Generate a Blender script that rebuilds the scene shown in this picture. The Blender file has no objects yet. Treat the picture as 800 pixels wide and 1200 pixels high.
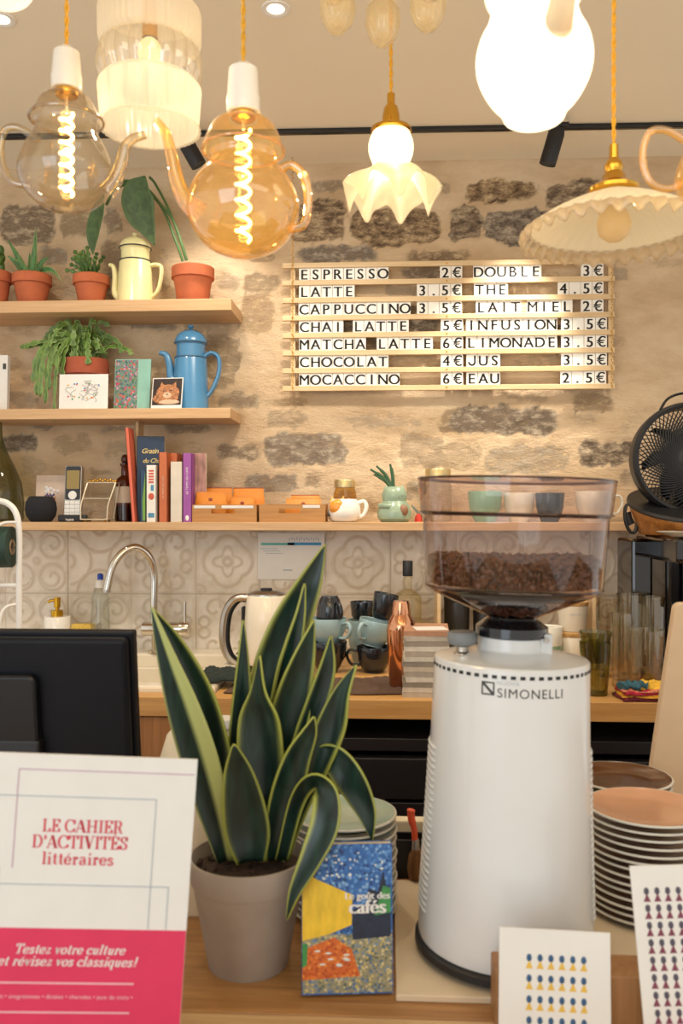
import bpy, math, random
import numpy as np
from mathutils import Vector, Matrix

# ------------------------------------------------------------------ camera, world, lights, exposure
SC = bpy.context.scene
COL = SC.collection
FPX, EYE, YAW = 1012.0, 1.45, math.radians(3.0)
cam_d = bpy.data.cameras.new('camera')
cam_d.sensor_fit = 'HORIZONTAL'
cam_d.sensor_width = 36.0
cam_d.lens = 36.0 * FPX / 800.0
cam_d.clip_start = 0.05
cam_d.dof.use_dof = True
cam_d.dof.focus_distance = 2.35
cam_d.dof.aperture_fstop = 9.5
cam = bpy.data.objects.new('camera', cam_d)
cam.location = (0, 0, EYE)
cam.rotation_euler = (math.pi / 2, 0, YAW)
COL.objects.link(cam)
SC.camera = cam

SC.view_settings.view_transform = 'Standard'
SC.view_settings.look = 'None'
SC.view_settings.gamma = 1.0
SC.view_settings.use_curve_mapping = False
SC.view_settings.exposure = 0.38
SC.cycles.max_bounces = 10
SC.cycles.transparent_max_bounces = 24
SC.cycles.transmission_bounces = 10
SC.cycles.caustics_reflective = False
SC.cycles.caustics_refractive = False
SC.cycles.sample_clamp_indirect = 6.0

world = bpy.data.worlds.new('world')
SC.world = world
world.use_nodes = True
bg = world.node_tree.nodes['Background']
bg.inputs['Color'].default_value = (1.0, 0.945, 0.86, 1)
bg.inputs['Strength'].default_value = 0.74

def lamp(name, kind, loc, energy, color, target=None, **kw):
    d = bpy.data.lights.new(name, kind)
    d.energy = energy
    d.color = color
    for k, v in kw.items():
        setattr(d, k, v)
    o = bpy.data.objects.new(name, d)
    o.location = loc
    if target is not None:
        o.rotation_euler = (Vector(target) - Vector(loc)).to_track_quat('-Z', 'Y').to_euler()
    COL.objects.link(o)
    return o

# daylight from the shop window behind the camera, warm downlights in the ceiling
lamp('shop_window_daylight', 'AREA', (-1.3, -1.6, 1.75), 18, (0.72, 0.86, 1.0), (0.1, 1.3, 1.1), shape='RECTANGLE', size=1.6, size_y=1.9)
lamp('ceiling_warm_light', 'AREA', (0.4, 0.2, 2.46), 6, (1.0, 0.88, 0.7), (0.2, 1.6, 1.0), shape='RECTANGLE', size=1.6, size_y=0.8)
WARM = (1.0, 0.89, 0.74)

# ------------------------------------------------------------------ pixel helpers (800 x 1200 frame)
SN, CS = math.sin(YAW), math.cos(YAW)
def T_(px, y):
    dx = (px - 400.0) / FPX
    return y / (dx * SN + CS)
def X(px, y):
    dx = (px - 400.0) / FPX
    return T_(px, y) * (dx * CS - SN)
def Z(px, py, y):
    return EYE + T_(px, y) * (600.0 - py) / FPX
def K(px, y):
    return T_(px, y) / FPX
def P(px, py, y):
    return Vector((X(px, y), y, Z(px, py, y)))

# ------------------------------------------------------------------ mesh builder
class M:
    def __init__(s):
        s.v, s.f, s.a = [], [], []
    def add(s, vs, fs, a=None):
        b = len(s.v)
        s.v += [tuple(p) for p in vs]
        s.a += list(a) if a is not None else [0.0] * len(vs)
        s.f += [tuple(b + i for i in f) for f in fs]
        return s
    def box(s, c, d, mat=None):
        x, y, z = c
        a, b, e = d[0] / 2, d[1] / 2, d[2] / 2
        vs = [Vector((x + i * a, y + j * b, z + k * e)) for k in (-1, 1) for j in (-1, 1) for i in (-1, 1)]
        if mat is not None:
            vs = [mat @ v for v in vs]
        return s.add(vs, [(0, 2, 3, 1), (4, 5, 7, 6), (0, 1, 5, 4), (2, 6, 7, 3), (0, 4, 6, 2), (1, 3, 7, 5)])
    def lathe(s, prof, n=48, c=(0, 0, 0), mat=None, a0=0.0, a1=None, wob=None):
        full = a1 is None
        m = n if full else n + 1
        span = 2 * math.pi if full else a1 - a0
        vs, fs = [], []
        for (r, z) in prof:
            for k in range(m):
                t = a0 + span * k / n
                rr, zz = (r, z) if wob is None else wob(r, z, t)
                vs.append(Vector((c[0] + rr * math.cos(t), c[1] + rr * math.sin(t), c[2] + zz)))
        for i in range(len(prof) - 1):
            for k in range(n):
                k2 = (k + 1) % m
                fs.append((i * m + k, i * m + k2, (i + 1) * m + k2, (i + 1) * m + k))
        if full:
            if prof[0][0] > 1e-5:
                pass
        if mat is not None:
            vs = [mat @ v for v in vs]
        return s.add(vs, fs)
    def cyl(s, c, r, h, n=32, r2=None, mat=None):
        r2 = r if r2 is None else r2
        return s.lathe([(1e-5, 0), (r, 0), (r2, h), (1e-5, h)], n, c, mat)
    def tube(s, pts, r, n=10, closed=False, flat=None):
        pts = [Vector(p) for p in pts]
        L = len(pts)
        rs = r if isinstance(r, (list, tuple)) else [r] * L
        vs, fs = [], []
        up = None
        for i, p in enumerate(pts):
            if closed:
                t = pts[(i + 1) % L] - pts[i - 1]
            else:
                t = pts[min(i + 1, L - 1)] - pts[max(i - 1, 0)]
            if t.length < 1e-9:
                t = Vector((0, 0, 1))
            t.normalize()
            if up is None:
                up = Vector((0, 0, 1)) if abs(t.z) < .9 else Vector((1, 0, 0))
            u = up - t * up.dot(t)
            if u.length < 1e-6:
                u = t.orthogonal()
            u.normalize()
            up = u
            w = t.cross(u)
            for k in range(n):
                a = 2 * math.pi * k / n
                fl = 1 if flat is None else flat
                vs.append(p + (u * math.cos(a) + w * math.sin(a) * fl) * rs[i])
        R = L if closed else L - 1
        for i in range(R):
            j = (i + 1) % L
            for k in range(n):
                k2 = (k + 1) % n
                fs.append((i * n + k, i * n + k2, j * n + k2, j * n + k))
        if not closed:
            fs.append(tuple(range(n - 1, -1, -1)))
            fs.append(tuple((L - 1) * n + k for k in range(n)))
        return s.add(vs, fs)
    def ball(s, c, r, nu=16, nv=10, mat=None):
        rx, ry, rz = r if isinstance(r, (list, tuple)) else (r, r, r)
        vs, fs = [], []
        for i in range(nv + 1):
            th = math.pi * (i + 0.001) / (nv + .002)
            for k in range(nu):
                a = 2 * math.pi * k / nu
                v = Vector((rx * math.sin(th) * math.cos(a), ry * math.sin(th) * math.sin(a), rz * math.cos(th)))
                if mat is not None:
                    v = mat @ v
                vs.append(v + Vector(c))
        for i in range(nv):
            for k in range(nu):
                k2 = (k + 1) % nu
                fs.append((i * nu + k, (i + 1) * nu + k, (i + 1) * nu + k2, i * nu + k2))
        return s.add(vs, fs)
    def prism(s, poly, y0, y1, mat=None):
        """poly in (x, z), extruded from y0 (front) to y1 (back)"""
        n = len(poly)
        ar = sum(poly[i][0] * poly[(i + 1) % n][1] - poly[(i + 1) % n][0] * poly[i][1] for i in range(n))
        if ar < 0:
            poly = poly[::-1]
        vs = [Vector((x, y0, z)) for x, z in poly] + [Vector((x, y1, z)) for x, z in poly]
        fs = [tuple(range(n)), tuple(range(2 * n - 1, n - 1, -1))]
        for i in range(n):
            j = (i + 1) % n
            fs.append((j, i, n + i, n + j))
        if mat is not None:
            vs = [mat @ v for v in vs]
        return s.add(vs, fs)
    def strip(s, pts, wid, cross, fold=0.0, margin=(0.25, 0.25), n=9, back=None):
        """leaf blade along 3d pts; wid list half widths; cross list of unit vectors; fold pushes the middle along back"""
        vs, fs, at = [], [], []
        L = len(pts)
        for i, p in enumerate(pts):
            p = Vector(p)
            t = Vector(pts[min(i + 1, L - 1)]) - Vector(pts[max(i - 1, 0)])
            t.normalize()
            c = Vector(cross[i]).normalized()
            b = t.cross(c).normalized()
            if back is not None and b.dot(back) < 0:
                b = -b
            for k in range(n):
                u = -1 + 2 * k / (n - 1)
                vs.append(p + c * (u * wid[i]) + b * (fold * wid[i] * (1 - u * u)))
                m = margin[0] if u < 0 else margin[1]
                e = (abs(u) - (1 - m)) / 0.12
                at.append(max(0.0, min(1.0, e + .5)))
        for i in range(L - 1):
            for k in range(n - 1):
                fs.append((i * n + k, i * n + k + 1, (i + 1) * n + k + 1, (i + 1) * n + k))
        return s.add(vs, fs, at)
    def text(s, key, mat, ext=0.0):
        vs, fs = GLYPH[key]
        return s.add([mat @ Vector(v) for v in vs], fs)
    def xform(s, mat):
        s.v = [tuple(mat @ Vector(p)) for p in s.v]
        return s
    def build(s, name, mat, parent=None, loc=(0, 0, 0), rot=(0, 0, 0), smooth=38, bevel=0.0, solid=0.0, sub=0, seg=2, offset=0.0):
        me = bpy.data.meshes.new(name)
        me.from_pydata(s.v, [], s.f)
        if any(s.a):
            at = me.attributes.new('edge', 'FLOAT', 'POINT')
            at.data.foreach_set('value', s.a)
        me.materials.append(mat)
        me.update()
        if smooth:
            me.shade_smooth()
            me.set_sharp_from_angle(angle=math.radians(smooth))
        o = bpy.data.objects.new(name, me)
        o.location = loc
        o.rotation_euler = rot
        COL.objects.link(o)
        if parent is not None:
            o.parent = parent
        if solid:
            md = o.modifiers.new('solid', 'SOLIDIFY')
            md.thickness = solid
            md.offset = offset
        if bevel:
            md = o.modifiers.new('bevel', 'BEVEL')
            md.width = bevel
            md.segments = seg
            md.limit_method = 'ANGLE'
            md.angle_limit = math.radians(35)
        if sub:
            md = o.modifiers.new('sub', 'SUBSURF')
            md.levels = md.render_levels = sub
        return o

def tag(o, label, cat, group=None, kind=None):
    o['label'] = label
    o['category'] = cat
    if group:
        o['group'] = group
    if kind:
        o['kind'] = kind
    return o

def thing(name, label, cat, loc=(0, 0, 0), rotz=0.0, group=None):
    o = bpy.data.objects.new(name, None)
    o.empty_display_size = 0.05
    o.location = loc
    o.rotation_euler = (0, 0, rotz)
    COL.objects.link(o)
    return tag(o, label, cat, group)

def struct(o):
    o['kind'] = 'structure'
    return o

def dup(root, loc, rotz=0.0, label=None, group=None, rot=None, scale=None):
    kids = [c for c in bpy.data.objects if c.parent == root]
    r = root.copy()
    COL.objects.link(r)
    r.location = loc
    r.rotation_euler = rot if rot is not None else (0, 0, rotz)
    if scale:
        r.scale = (scale,) * 3
    if label:
        r['label'] = label
    if group:
        r['group'] = group
    for ch in kids:
        gk = [c for c in bpy.data.objects if c.parent == ch]
        c = ch.copy()
        COL.objects.link(c)
        c.parent = r
        for g in gk:
            d = g.copy()
            COL.objects.link(d)
            d.parent = c
    return r

def smooth_path(pts, n=8):
    """Catmull-Rom through points (any dimension)"""
    pts = [np.array(p, float) for p in pts]
    if len(pts) < 3:
        return [pts[0] + (pts[-1] - pts[0]) * i / n for i in range(n + 1)]
    out = []
    ext = [2 * pts[0] - pts[1]] + pts + [2 * pts[-1] - pts[-2]]
    for i in range(1, len(ext) - 2):
        a, b, c, d = ext[i - 1:i + 3]
        for k in range(n):
            t = k / n
            out.append(.5 * (2 * b + (c - a) * t + (2 * a - 5 * b + 4 * c - d) * t * t + (3 * b - a - 3 * c + d) * t ** 3))
    out.append(pts[-1])
    return out

# ------------------------------------------------------------------ lettering
GLYPH = {}
def prep_text(key, s, size=1.0, shear=0.0, offset=0.0, spacing=1.0, extrude=0.0):
    cu = bpy.data.curves.new('t', 'FONT')
    cu.body = s
    cu.size = size
    cu.shear = shear
    cu.offset = offset
    cu.space_character = spacing
    cu.extrude = extrude
    cu.align_x = 'CENTER'
    cu.resolution_u = 4
    ob = bpy.data.objects.new('t', cu)
    COL.objects.link(ob)
    dg = bpy.context.evaluated_depsgraph_get()
    me = bpy.data.meshes.new_from_object(ob.evaluated_get(dg))
    vs = [tuple(v.co) for v in me.vertices]
    fs = [tuple(p.vertices) for p in me.polygons]
    bpy.data.objects.remove(ob)
    bpy.data.curves.remove(cu)
    bpy.data.meshes.remove(me)
    GLYPH[key] = (vs, fs)
for ch in 'ABCDEFHIJLMNOPRSTUX0123456789.€':
    prep_text('tile_' + ch, ch, 1.0, 0, 0.0)
_h = [(.46 + .30 * math.cos(math.radians(a)) - .10, .26 + .27 * math.sin(math.radians(a))) for a in range(0, -190, -15)]
_pi = [(.46 + .20 * math.cos(math.radians(a)) - .10, .26 + .17 * math.sin(math.radians(a))) for a in range(0, -190, -15)]
_o = [(.66, .70)] + _h
_i = [(.56, .70)] + _pi
_n = len(_o)
GLYPH['tile_J'] = ([(x * .82, y, 0) for x, y in _o + _i], [(i, i + 1, _n + i + 1, _n + i) for i in range(_n - 1)])
prep_text('quiz', 'quiz • anagrammes • dictées • charades • jeux de mots •', 1.0, 0, 0.0)
prep_text('gout', 'Le goût des', 1.0, 0, 0.0)
prep_text('cafes', 'cafés', 1.0, 0, 0.0)
prep_text('nuova', 'NUOVA', 1.0, 0, 0.0, 1.1)
prep_text('simonelli', 'SIMONELLI', 1.0, 0, 0.0, 1.12)
prep_text('gratin', 'Gratin', 1.0, 0.35, 0.012, .92)
prep_text('duchat', 'du Chat', 1.0, 0.35, 0.012, .92)
prep_text('yea', 'Yealink', 1.0, 0, 0.02)
prep_text('air', 'AIR', 1.0, 0, 0.03)
prep_text('spine_a', 'LE TEMPS DU CAFÉ', 1.0, 0, 0.0, 1.1)
prep_text('menthe', 'MENTHE', 1.0, 0, 0.0, 1.1)

def wall_text(x, y, z, size):
    """text plane facing -y (towards the camera side)"""
    return Matrix.Translation((x, y, z)) @ Matrix.Rotation(math.pi / 2, 4, 'X') @ Matrix.Scale(size, 4)

# pen drawn high contrast serif letters: stroke gets thick where it runs vertical
def _arc(cx, cy, rx, ry, a, b, n=18):
    return [(cx + rx * math.cos(math.radians(a + (b - a) * i / n)), cy + ry * math.sin(math.radians(a + (b - a) * i / n))) for i in range(n + 1)]
def _ser(x, y, w=.17):
    return [(x - w, y), (x + w, y)]
SER = {
 'L': (.72, [[(.2, 0), (.2, 1)], _ser(.2, .98), [(.03, .02), (.62, .02)], [(.62, 0), (.62, .27)]]),
 'E': (.74, [[(.2, 0), (.2, 1)], [(.03, .98), (.62, .98)], [(.03, .02), (.64, .02)], [(.2, .5), (.46, .5)], [(.62, .74), (.62, 1)], [(.64, 0), (.64, .28)], [(.46, .38), (.46, .62)]]),
 'C': (.84, [_arc(.44, .5, .36, .49, 48, 312), [(.76, .64), (.76, .98)], [(.76, .05), (.76, .3)]]),
 'A': (.86, [[(.1, 0), (.4, 1)], [(.4, 1), (.7, 0)], [(.45, .95), (.75, 0)], [(.2, .3), (.6, .3)], _ser(.1, .02, .11), _ser(.72, .02)]),
 'H': (.98, [[(.2, 0), (.2, 1)], [(.74, 0), (.74, 1)], [(.2, .5), (.74, .5)], _ser(.2, .02), _ser(.2, .98), _ser(.74, .02), _ser(.74, .98)]),
 'I': (.42, [[(.2, 0), (.2, 1)], _ser(.2, .02), _ser(.2, .98)]),
 'R': (.86, [[(.2, 0), (.2, 1)], [(.03, .98), (.42, .98)] , _arc(.42, .74, .2, .24, 90, -90), [(.2, .5), (.44, .5)], [(.5, .48), (.62, .08), (.8, .02)], _ser(.2, .02)]),
 'D': (.88, [[(.2, 0), (.2, 1)], [(.03, .98), (.4, .98)], [(.03, .02), (.4, .02)], _arc(.4, .5, .34, .48, 90, -90)]),
 'T': (.78, [[(.38, 0), (.38, 1)], [(.05, .98), (.71, .98)], _ser(.38, .02), [(.06, .72), (.06, 1)], [(.7, .72), (.7, 1)]]),
 'V': (.82, [[(.12, 1), (.4, 0)], [(.17, 1), (.44, .05)], [(.4, 0), (.68, 1)], _ser(.13, .98), _ser(.68, .98, .11)]),
 'S': (.68, [[(.53, .72), (.5, .9), (.33, .98), (.15, .88), (.13, .72), (.25, .57), (.45, .44), (.54, .27), (.48, .08), (.31, .02), (.14, .1), (.09, .3)], [(.54, .66), (.54, .98)], [(.08, .02), (.08, .33)]]),
 "'": (.26, [[(.13, .66), (.15, 1)]]),
 'l': (.36, [[(.18, 0), (.18, 1)], _ser(.18, .02, .15), [(.04, .98), (.18, .98)]]),
 'i': (.36, [[(.18, 0), (.18, .62)], _ser(.18, .02, .15), [(.05, .6), (.18, .6)], [(.18, .8), (.18, .96)]]),
 't': (.42, [[(.2, .08), (.2, .86)], [(.05, .61), (.36, .61)], [(.2, .1), (.27, .02), (.38, .06)]]),
 'e': (.6, [_arc(.3, .31, .23, .3, 5, 330), [(.08, .33), (.52, .33)]]),
 'r': (.5, [[(.18, 0), (.18, .62)], _ser(.18, .02, .15), [(.05, .6), (.18, .6)], [(.18, .45), (.3, .6), (.42, .6)], [(.4, .45), (.4, .6)]]),
 'a': (.62, [[(.44, .05), (.44, .45)], [(.44, .45), (.38, .6), (.22, .61), (.12, .5)], _arc(.26, .17, .16, .17, 60, 300), [(.44, .05), (.56, .02)]]),
 's': (.5, [[(.38, .46), (.34, .57), (.22, .61), (.11, .54), (.12, .42), (.25, .33), (.38, .24), (.39, .1), (.26, .01), (.14, .03), (.09, .16)]]),
 'o': (.6, [_arc(.3, .31, .23, .3, 0, 360, 24)]),
 'u': (.66, [[(.18, .62), (.18, .2), (.24, .04), (.36, .03), (.46, .18)], [(.48, 0), (.48, .62)], [(.05, .6), (.18, .6)], [(.48, .02), (.6, .02)]]),
 'v': (.58, [[(.1, .6), (.3, .02)], [(.14, .6), (.33, .05)], [(.3, .02), (.5, .6)], _ser(.1, .6, .1), _ser(.5, .6, .08)]),
 'z': (.52, [[(.08, .59), (.44, .59)], [(.44, .59), (.1, .03)], [(.4, .59), (.06, .03)], [(.08, .03), (.44, .03)], [(.44, .03), (.44, .18)]]),
 'c': (.52, [_arc(.3, .31, .23, .3, 45, 320), [(.45, .42), (.45, .55)]]),
 'q': (.62, [_arc(.27, .31, .21, .3, 30, 330), [(.48, -.3), (.48, .62)], _ser(.48, -.28, .13)]),
 '!': (.4, [[(.22, .28), (.22, 1)], [(.22, .02), (.22, .16)]]),
 ' ': (.32, []),
}
for base, acc in (('E', 'É'), ('e', 'é')):
    w, st = SER[base]
    h = 1.06 if base == 'E' else .72
    SER[acc] = (w, st + [[(.28, h), (.42, h + .2)]])
def serif_text(s, thick=.15, thin=.045, shear=0.0, track=0.0):
    vs, fs, x0 = [], [], 0.0
    for ch in s:
        w, strokes = SER[ch]
        for st in strokes:
            if len(st) > 2:
                st = [tuple(p) for p in smooth_path(st, 3)]
            b = len(vs)
            L = len(st)
            for i, (x, y) in enumerate(st):
                tx = st[min(i + 1, L - 1)][0] - st[max(i - 1, 0)][0]
                ty = st[min(i + 1, L - 1)][1] - st[max(i - 1, 0)][1]
                q = math.hypot(tx, ty) or 1
                tx, ty = tx / q, ty / q
                h = .5 * (thin + (thick - thin) * abs(ty) ** 1.5)
                if L == 2 and 0.75 < abs(ty) < .97 and tx * ty > 0:
                    h = .5 * thin
                for sg in (-1, 1):
                    xx, yy = x - ty * h * sg, y + tx * h * sg
                    vs.append((x0 + xx + shear * yy, yy, 0.0))
            for i in range(L - 1):
                fs.append((b + 2 * i, b + 2 * i + 2, b + 2 * i + 3, b + 2 * i + 1))
        x0 += w + track
    vs = [(x - x0 / 2, y, z) for x, y, z in vs]
    return vs, fs
GLYPH['s1'] = serif_text('LE CAHIER', .16, .06)
GLYPH['s2'] = serif_text("D'ACTIVITÉS", .16, .06)
GLYPH['s3'] = serif_text('littéraires', .16, .07, 0, .05)
GLYPH['s4'] = serif_text('Testez votre culture', .17, .08, .28, .04)
GLYPH['s5'] = serif_text('et révisez vos classiques!', .17, .08, .28, .04)
def text_width(key):
    xs = [v[0] for v in GLYPH[key][0]]
    return max(xs) - min(xs)

# ------------------------------------------------------------------ materials
def hexc(h):
    h = h.lstrip('#')
    c = [int(h[i:i + 2], 16) / 255 for i in (0, 2, 4)]
    return tuple((x / 12.92 if x <= .04045 else ((x + .055) / 1.055) ** 2.4) for x in c)
def new_mat(name):
    m = bpy.data.materials.new(name)
    m.use_nodes = True
    nt = m.node_tree
    nt.nodes.clear()
    out = nt.nodes.new('ShaderNodeOutputMaterial')
    return m, nt, out
def N(nt, kind, **kw):
    n = nt.nodes.new('ShaderNode' + kind)
    for k, v in kw.items():
        if k in n.inputs.keys():
            n.inputs[k].default_value = v
        else:
            setattr(n, k, v)
    return n
def ramp(nt, stops, interp='LINEAR'):
    r = nt.nodes.new('ShaderNodeValToRGB')
    r.color_ramp.interpolation = interp
    el = r.color_ramp.elements
    while len(el) < len(stops):
        el.new(0.5)
    for e, (p, c) in zip(el, stops):
        e.position = p
        e.color = (*c, 1) if len(c) == 3 else c
    return r
def pm(name, col, rough=.5, metal=0.0, var=.07, scale=25.0, bump=0.0, coat=0.0, spec=.5, emis=None, emis_s=0.0, sss=0.0, bscale=None, stretch=None, trans=0.0, alpha=1.0):
    m, nt, out = new_mat(name)
    c = hexc(col) if isinstance(col, str) else col
    p = N(nt, 'BsdfPrincipled')
    tc = N(nt, 'TexCoord')
    no = N(nt, 'TexNoise', Scale=scale, Detail=4.0)
    src = tc.outputs['Object']
    if stretch:
        mp = N(nt, 'Mapping')
        mp.inputs['Scale'].default_value = stretch
        nt.links.new(src, mp.inputs['Vector'])
        src = mp.outputs['Vector']
    nt.links.new(src, no.inputs['Vector'])
    r = ramp(nt, [(.3, tuple(x * (1 - var) for x in c)), (.7, tuple(min(1, x * (1 + var)) for x in c))])
    nt.links.new(no.outputs['Fac'], r.inputs['Fac'])
    nt.links.new(r.outputs['Color'], p.inputs['Base Color'])
    p.inputs['Roughness'].default_value = rough
    p.inputs['Metallic'].default_value = metal
    p.inputs['Coat Weight'].default_value = coat
    p.inputs['Coat Roughness'].default_value = .08
    p.inputs['Specular IOR Level'].default_value = spec
    p.inputs['Transmission Weight'].default_value = trans
    p.inputs['Alpha'].default_value = alpha
    if sss:
        p.inputs['Subsurface Weight'].default_value = sss
        p.inputs['Subsurface Radius'].default_value = (.01, .008, .005)
    if emis:
        p.inputs['Emission Color'].default_value = (*hexc(emis), 1)
        p.inputs['Emission Strength'].default_value = emis_s
    if bump:
        b = N(nt, 'Bump', Strength=bump, Distance=.004)
        if bscale:
            n2 = N(nt, 'TexNoise', Scale=bscale, Detail=5.0)
            nt.links.new(src, n2.inputs['Vector'])
            nt.links.new(n2.outputs['Fac'], b.inputs['Height'])
        else:
            nt.links.new(no.outputs['Fac'], b.inputs['Height'])
        nt.links.new(b.outputs['Normal'], p.inputs['Normal'])
    nt.links.new(p.outputs['BSDF'], out.inputs['Surface'])
    return m
def wood(name, c1, c2, axis='X', scale=1.0, rough=.45, coat=0.0):
    m, nt, out = new_mat(name)
    p = N(nt, 'BsdfPrincipled', Roughness=rough)
    p.inputs['Coat Weight'].default_value = coat
    tc = N(nt, 'TexCoord')
    mp = N(nt, 'Mapping')
    sc = {'X': (1.2, 26, 26), 'Y': (26, 1.2, 26), 'Z': (26, 26, 1.2)}[axis]
    mp.inputs['Scale'].default_value = tuple(s * scale for s in sc)
    nt.links.new(tc.outputs['Object'], mp.inputs['Vector'])
    n1 = N(nt, 'TexNoise', Scale=2.0, Detail=6.0, Roughness=.62, Distortion=.6)
    nt.links.new(mp.outputs['Vector'], n1.inputs['Vector'])
    n2 = N(nt, 'TexNoise', Scale=9.0, Detail=3.0)
    nt.links.new(mp.outputs['Vector'], n2.inputs['Vector'])
    r = ramp(nt, [(.32, hexc(c2)), (.52, tuple((a + b) / 2 for a, b in zip(hexc(c1), hexc(c2)))), (.7, hexc(c1))])
    mx = N(nt, 'Mix', data_type='FLOAT')
    mx.inputs[0].default_value = .35
    nt.links.new(n1.outputs['Fac'], mx.inputs[2])
    nt.links.new(n2.outputs['Fac'], mx.inputs[3])
    nt.links.new(mx.outputs[0], r.inputs['Fac'])
    nt.links.new(r.outputs['Color'], p.inputs['Base Color'])
    b = N(nt, 'Bump', Strength=.15, Distance=.002)
    nt.links.new(mx.outputs[0], b.inputs['Height'])
    nt.links.new(b.outputs['Normal'], p.inputs['Normal'])
    nt.links.new(p.outputs['BSDF'], out.inputs['Surface'])
    return m
def glass(name, tint, edge=None, refl=.12, rough=.02, frost=0.0, emis=None, emis_s=0.0):
    """thin walled glass: tinted see-through, denser where the wall is seen edge on, with reflections"""
    m, nt, out = new_mat(name)
    edge = edge or tint
    lw = N(nt, 'LayerWeight', Blend=.5)
    no = N(nt, 'TexNoise', Scale=30.0, Detail=2.0)
    tc = N(nt, 'TexCoord')
    nt.links.new(tc.outputs['Object'], no.inputs['Vector'])
    r = ramp(nt, [(.3, hexc(tint)), (.72, tuple(.65 * a + .35 * b for a, b in zip(hexc(tint), hexc(edge)))), (1.0, hexc(edge))])
    ad = N(nt, 'Math', operation='MULTIPLY_ADD')
    ad.inputs[1].default_value = .12
    nt.links.new(no.outputs['Fac'], ad.inputs[0])
    nt.links.new(lw.outputs['Facing'], ad.inputs[2])
    nt.links.new(ad.outputs[0], r.inputs['Fac'])
    tr = N(nt, 'BsdfTransparent')
    nt.links.new(r.outputs['Color'], tr.inputs['Color'])
    gl = N(nt, 'BsdfGlossy', Roughness=rough)
    gl.inputs['Color'].default_value = (1, 1, 1, 1)
    lf = N(nt, 'LayerWeight', Blend=.5)
    fr = N(nt, 'Math', operation='POWER')
    fr.inputs[1].default_value = 4.0
    nt.links.new(lf.outputs['Facing'], fr.inputs[0])
    fm = N(nt, 'Math', operation='MULTIPLY_ADD')
    fm.inputs[1].default_value = .8
    fm.inputs[2].default_value = .03 + refl * .08
    nt.links.new(fr.outputs[0], fm.inputs[0])
    mx = N(nt, 'MixShader')
    nt.links.new(fm.outputs[0], mx.inputs['Fac'])
    nt.links.new(tr.outputs['BSDF'], mx.inputs[1])
    nt.links.new(gl.outputs['BSDF'], mx.inputs[2])
    last = mx
    if frost:
        tl = N(nt, 'BsdfTranslucent')
        tl.inputs['Color'].default_value = (*hexc(tint), 1)
        df = N(nt, 'BsdfDiffuse')
        df.inputs['Color'].default_value = (*hexc(tint), 1)
        m1 = N(nt, 'MixShader')
        m1.inputs['Fac'].default_value = .5
        nt.links.new(tl.outputs['BSDF'], m1.inputs[1])
        nt.links.new(df.outputs['BSDF'], m1.inputs[2])
        m2 = N(nt, 'MixShader')
        m2.inputs['Fac'].default_value = frost
        nt.links.new(mx.outputs['Shader'], m2.inputs[1])
        nt.links.new(m1.outputs['Shader'], m2.inputs[2])
        last = m2
    if emis:
        em = N(nt, 'Emission', Strength=emis_s)
        em.inputs['Color'].default_value = (*hexc(emis), 1)
        ads = N(nt, 'AddShader')
        nt.links.new(last.outputs[0], ads.inputs[0])
        nt.links.new(em.outputs['Emission'], ads.inputs[1])
        last = ads
    nt.links.new(last.outputs[0], out.inputs['Surface'])
    return m
def emit(name, col, s):
    m, nt, out = new_mat(name)
    no = N(nt, 'TexNoise', Scale=12.0)
    c = hexc(col)
    r = ramp(nt, [(.3, c), (.7, tuple(min(1, x * 1.05) for x in c))])
    nt.links.new(no.outputs['Fac'], r.inputs['Fac'])
    e = N(nt, 'Emission', Strength=s)
    nt.links.new(r.outputs['Color'], e.inputs['Color'])
    nt.links.new(e.outputs['Emission'], out.inputs['Surface'])
    return m
def leafmat(name, dark, dark2, margin, rough=.35, bands=True, scale=1.0):
    m, nt, out = new_mat(name)
    p = N(nt, 'BsdfPrincipled', Roughness=rough)
    at = N(nt, 'Attribute', attribute_name='edge')
    tc = N(nt, 'TexCoord')
    mp = N(nt, 'Mapping')
    mp.inputs['Scale'].default_value = (75 * scale, 75 * scale, 14 * scale) if bands else (40, 40, 40)
    nt.links.new(tc.outputs['Object'], mp.inputs['Vector'])
    no = N(nt, 'TexNoise', Scale=1.0, Detail=4.0, Distortion=.8)
    nt.links.new(mp.outputs['Vector'], no.inputs['Vector'])
    r = ramp(nt, [(.38, hexc(dark)), (.66, hexc(dark2))])
    nt.links.new(no.outputs['Fac'], r.inputs['Fac'])
    mx = N(nt, 'Mix', data_type='RGBA')
    nt.links.new(at.outputs['Fac'], mx.inputs[0])
    nt.links.new(r.outputs['Color'], mx.inputs[6])
    mx.inputs[7].default_value = (*hexc(margin), 1)
    nt.links.new(mx.outputs[2], p.inputs['Base Color'])
    nt.links.new(p.outputs['BSDF'], out.inputs['Surface'])
    return m

W = {}
W['oak'] = wood('oak_shelf', '#D8B48A', '#BE9668', 'X', rough=.5)
W['oak_top'] = wood('oak_worktop', '#D6A766', '#BC884A', 'X', rough=.4)
W['oak_bar'] = wood('oak_bar', '#B98A54', '#8E6034', 'X', rough=.32)
W['oak_pale'] = wood('pale_oak', '#D0AE80', '#B68F60', 'X', rough=.45)
W['oak_panel'] = wood('oak_panel', '#B8814C', '#94602F', 'Z', rough=.5)
W['batten'] = wood('pine_batten', '#E6CDA4', '#D2B284', 'X', rough=.5)
W['box'] = wood('box_wood', '#C99656', '#A5713A', 'X', rough=.5)
W['holder'] = wood('holder_wood', '#AE8052', '#8A5F38', 'Z', rough=.5)
W['walnut'] = wood('striped_wood', '#B97F40', '#7C4A20', 'Z', rough=.4, scale=.8)
W['terracotta'] = pm('terracotta', '#B9643F', .8, var=.12, bump=.1, bscale=120)
W['terra_dark'] = pm('terracotta_dark', '#A9553A', .8, var=.14, bump=.1, bscale=120)
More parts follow.
